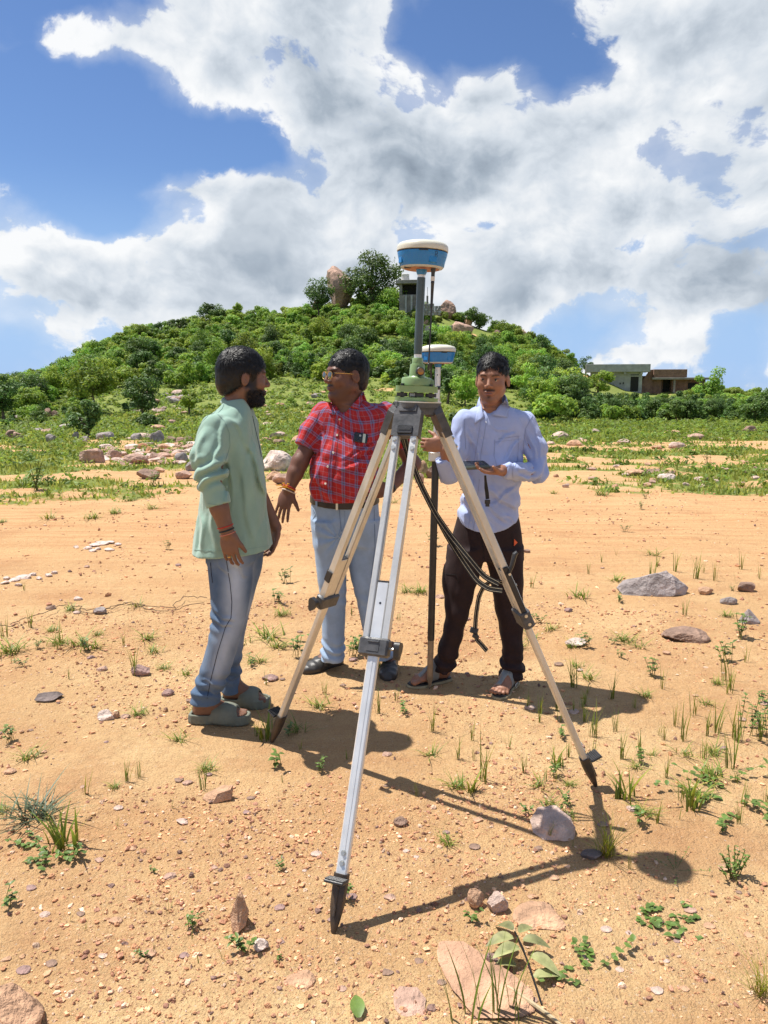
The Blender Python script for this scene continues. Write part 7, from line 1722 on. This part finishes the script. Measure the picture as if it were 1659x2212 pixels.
    def folds(x, y, z):
        n = .0042*(1-2*np.abs(fbm(x*10+z*2, y*8, z*4, o=3, seed=44)))+.003*(1-2*np.abs(vnoise(x*22+z*10, y*12, z*12, seed=48)))
        p = np.stack([x, y, z], 1)-el; tt = p @ fd; rr = np.linalg.norm(p-tt[:, None]*fd, axis=1); m = np.exp(-((tt-.03)/.07)**2)*sstep(.085, .05, rr)
        n -= m*.007*np.sin(tt*95+z*60+1.5*vnoise(x*12, y*12, z*12, seed=7))
        n -= .005*np.exp(-((z-hz0-.16)/.09)**2)*np.sin(z*62+x*26+2.5*vnoise(x*7, y*7, z*7, seed=9))
        q = np.stack([x, y, z], 1)-E[0]; n -= .005*np.maximum(0, np.sin((q @ np.cross(ax2, [0, 1, 0]))*150+z*8))*np.exp(-((q @ ax2-.08)/.07)**2)*sstep(.0, .03, x-E[0][0]+.02)
        return n
    g.wrinkle(ridges([(1128,945,1085,1000,3.79,.009,.008),(1118,930,1070,960,3.79,.008,.006),(1012,930,1040,1000,3.78,.009,.007),(1060,1060,1120,1105,3.77,.011,.010),(1035,1075,1100,1130,3.77,.010,.009),(1000,1060,1030,1140,3.77,.011,.009),(1120,1050,1065,1090,3.77,.010,.008),(1085,1110,1122,1132,3.77,.009,.007),(990,1100,1010,1150,3.77,.010,.007),(1140,925,1160,1000,3.8,.009,.008),(1160,930,1172,1005,3.8,.008,.007),(1165,1020,1120,1012,3.72,.008,.008),(1160,1034,1115,1028,3.72,.008,.008),(1000,930,985,985,3.78,.009,.007),(1060,920,1100,935,3.79,.007,.005)]), .04)
    g.wrinkle(lambda x, y, z: folds(x, y, z)*1.6); g.sub(cone(W(1062, 848, 3.88), W(1052, 903, 3.775), .064, .008), .005); cut_end(g, W(1086, 1017, 3.67), E[3]-E[2], .075); cut_end(g, K[3], K[3]-K[2], .07); xw = .155; g.keep(lambda X, Y, Z: hz0+.055*np.clip((X-xc)/xw, -1.2, 1.2)**2-Z-10*(X > W(1130, 1100, 3.9)[0]+.0))
    Vs, Fs = g.mesh(); shirt = put('shirt', (Vs, Fs), BL, t, None, None, root); tr = bvh(Vs, Fs)
    sk = bvh(V, F)
    for q in (((1090,860),(1101,879),(1095,903),(1061,898)), ((1042,872),(1030,886),(1026,917),(1046,902))): leaf_flap('collar_leaf', BL, shirt, root, sk, tr, *q)
    collar('collar', BL, shirt, root, W(1064, 872, 3.905), .066, .062, W(0, 860, 3.97)[2], W(0, 886, 3.85)[2], 1.9, .03, .03, -.18)
    pts = ((1052,902),(1046,940),(1040,975),(1036,1000)); seam(tr, pts, 'placket_edge', BS, shirt, root, .0016); pts2 = ((1036,1035),(1031,1080),(1027,1120),(1022,1148)); seam(tr, pts2, 'placket_edge', BS, shirt, root, .0016); seam(tr, [(x-12, y) for x, y in pts], 'placket_edge', BS, shirt, root, .001); seam(tr, [(x-12, y) for x, y in pts2], 'placket_edge', BS, shirt, root, .001)
    BT = mat('blue_button', (.45, .5, .62), .3)
    for x, y in ((1050,912),(1040,946),(1033,980),(1026,1065),(1020,1100),(1018,1128)): button(tr, x, y, BT, shirt, root, .005)
    seam(tr, ((1069,949),(1067,985),(1074,1008),(1112,1008),(1118,995),(1120,942),(1069,949)), 'pocket_seam', BS, shirt, root, .0013); seam(tr, ((1069,955),(1119,949)), 'pocket_seam', BS, shirt, root, .001)
    seam(tr, ((1096,879),(1125,885),(1150,900)), 'yoke_seam', BS, shirt, root, .0014); seam(tr, ((1150,898),(1136,925),(1130,960),(1133,985)), 'armhole_seam', BS, shirt, root, .0018); seam(tr, ((1003,905),(1004,940),(1006,975)), 'armhole_seam', BS, shirt, root, .0018); seam(tr, ((1109,1000),(1107,1018),(1108,1036)), 'cuff_seam', BS, shirt, root, .0016); button(tr, 1090, 1030, BT, shirt, root, .005)
    # trousers
    TR = cloth('dark_brown_canvas', (.024, .0125, .0125), .8, .001, 420, .15, 20, sheen=.02); TS = cloth('trouser_seam', (.009, .006, .006))
    j = Field(axis(W(925, 1440, 3.85)[0], W(1150, 1200, 3.85)[0], .006), axis(3.62, 4.08, .006), axis(.04, .92, .006))
    j.add(loft([(1110,990,1120,3.9,.118),(1150,978,1127,3.895,.124),(1180,970,1130,3.89,.124),(1205,966,1130,3.885,.115)]), .01)
    j.add(loft([(1180,967,1050,3.87,.11),(1217,963,1042,3.86,.1),(1260,960,1030,3.85,.094),(1300,960,1020,3.84,.087),(1340,961,1008,3.83,.08),(1370,955,1000,3.83,.077),(1400,946,992,3.83,.076),(1425,939,986,3.83,.078),(1447,939,983,3.83,.078)]), .03)
    j.add(loft([(1180,1044,1130,3.87,.11),(1217,1052,1130,3.86,.1),(1260,1060,1130,3.85,.095),(1300,1066,1130,3.84,.088),(1340,1074,1130,3.83,.082),(1380,1082,1129,3.82,.078),(1420,1084,1130,3.81,.078),(1445,1078,1131,3.80,.08),(1464,1078,1130,3.80,.08)]), .025)
    j.add(ell(W(963, 1250, 3.86), (.018, .06, .08)), .02)
    az = W(0, 1440, 3.83)[2]
    j.wrinkle(lambda x, y, z: .004*(1-2*np.abs(fbm(x*10, y*9, z*5, o=3, seed=54)))-.010*np.exp(-((z-az-.015)/.05)**2)*np.sin(z*115+x*20+2*vnoise(x*12, y*12, z*12, seed=56))-.003*np.sin(z*55+x*30)*sstep(.75, .3, z))
    Vj, Fj = j.mesh(); jo = put('trousers', (Vj, Fj), TR, t, None, None, root); tj = bvh(Vj, Fj)
    for pts in (((1105,1150),(1108,1185),(1109,1215)),((960,1240),(985,1242),(992,1262)),((1063,1255),(1100,1258),(1128,1252)),((1040,1160),(1044,1190),(1046,1215))): seam(tj, pts, 'pocket_seam', TS, jo, root, .003)
    p, n = onto(tj, 1112, 1172, .003)
    if p is not None: b = MB(); b.prism([(-.008, -.016), (.014, .0), (-.008, .018)], 0, .003, place(frame(n, (1, 0, 0)), p)); b.build('orange_tag', mat('orange_cloth', (.75, .12, .03), .7), jo, False, root)
    # thong sandals
    FB = mat('cork_sole', (.36, .29, .17), .8, var=.2, vscale=40); SB = mat('black_footbed', (.02, .018, .018), .6); ST = mat('grey_strap', (.23, .235, .225), .5, var=.1, vscale=30)
    for h, q, s in feet:
        Rm, h0, L_ = foot_frame(h, q); k = Field(np.arange(-.02, L_+.02, .0042), np.arange(-.07, .071, .0042), np.arange(-.012, .035, .0042)); k.add(sole_fn(L_, .037, .050, 0, .0155, side=s), .003); so = put('sandal', k.mesh(), FB, t, h0, Rm, root)
        k = Field(np.arange(-.02, L_+.02, .0042), np.arange(-.07, .071, .0042), np.arange(0, .04, .0036)); k.add(sole_fn(L_-.008, .033, .046, .0160, .0225, side=s), .003); put('footbed', k.mesh(), SB, so, h0+Rm @ [.004, 0, 0], Rm, root)
        k = Field(np.arange(0, L_, .0036), np.arange(-.07, .071, .0036), np.arange(.012, .13, .0036))
        for p, kk in foot_prims(L_*.96, .02, s, 1.15)[:4]: k.add(grown(xform(p, (.008, 0, 0), np.eye(3)), .0055), .02)
        k.keep(lambda X, Y, Z: np.minimum(np.maximum((.088+.1*np.abs(Y))-X, X-(.138+.15*np.abs(Y))), np.maximum(np.maximum(np.abs(Y-s*.016*np.clip((X-.12)/.08, 0, 1))-.012, .125-X), X-.203)))
        put('strap', k.mesh(), ST, so, h0, Rm, root)
        b = MB(); b.tube([(.195, s*.017, .045), (.203, s*.019, .034), (.204, s*.02, .022)], [.005, .0045, .004], 7); V_ = np.concatenate(b.V); mk('toe_post', V_ @ Rm.T+h0-root, b.F, SB, so, True)
        b = MB(); yb = -s*.047
        for a_, c_ in (((.105, yb, .03), (.105, yb, .052)), ((.105, yb, .052), (.125, yb, .046)), ((.125, yb, .046), (.125, yb, .026)), ((.125, yb, .026), (.105, yb, .03))): b.tube([a_, c_], .0022, 6)
        V_ = np.concatenate(b.V); mk('buckle', V_ @ Rm.T+h0-root, b.F, STEEL, so, True)
    # handheld controller with its wrist strap
    c0, c1 = W(994, 1006, 3.62), W(1046, 1008, 3.655); dv = nrm(c1-c0); ct = thing('handheld_controller', 'dark grey green handheld controller held flat by the man in pale blue', 'controller', (c0+c1)/2+[0, 0, .004])
    Rc = frame((.05, -.22, 1), dv); CM = mat('grey_green_case', (.075, .095, .085), .4, var=.1); b = MB(); b.box((0, 0, 0), (.155, .082, .020), None, 1, .006); b.build('case', CM, ct); b = MB(); b.box((-.01, 0, .0106), (.115, .066, .0012)); b.build('screen', mat('dark_screen', (.02, .025, .03), .1), ct); b = MB(); b.box((.062, 0, .0108), (.014, .05, .002), None, 1, .0005); b.build('keypad', BLK, ct)
    ct.rotation_euler = Matrix(Rc.tolist()).to_euler()
    cs = W(1048, 1027, 3.62); b = MB(); P = np.array([cs, W(1049, 1040, 3.62), W(1050, 1052, 3.625), W(1052, 1066, 3.63), W(1053, 1078, 3.63)]); b.ribbon(P, [.010, .012, .017, .018, .018], (1, .25, 0), .003); so = b.build('wrist_strap', WEB, ct, True); so.matrix_parent_inverse = ct.matrix_basis.inverted()
    b = MB(); q = W(1053, 1084, 3.625); b.box(q, (.026, .010, .02), None, 1, .002); b.box(q+[0, 0, -.017], (.019, .008, .012), None, 1, .001); so = b.build('buckle', BLK, ct); so.matrix_parent_inverse = ct.matrix_basis.inverted()
man_blue()
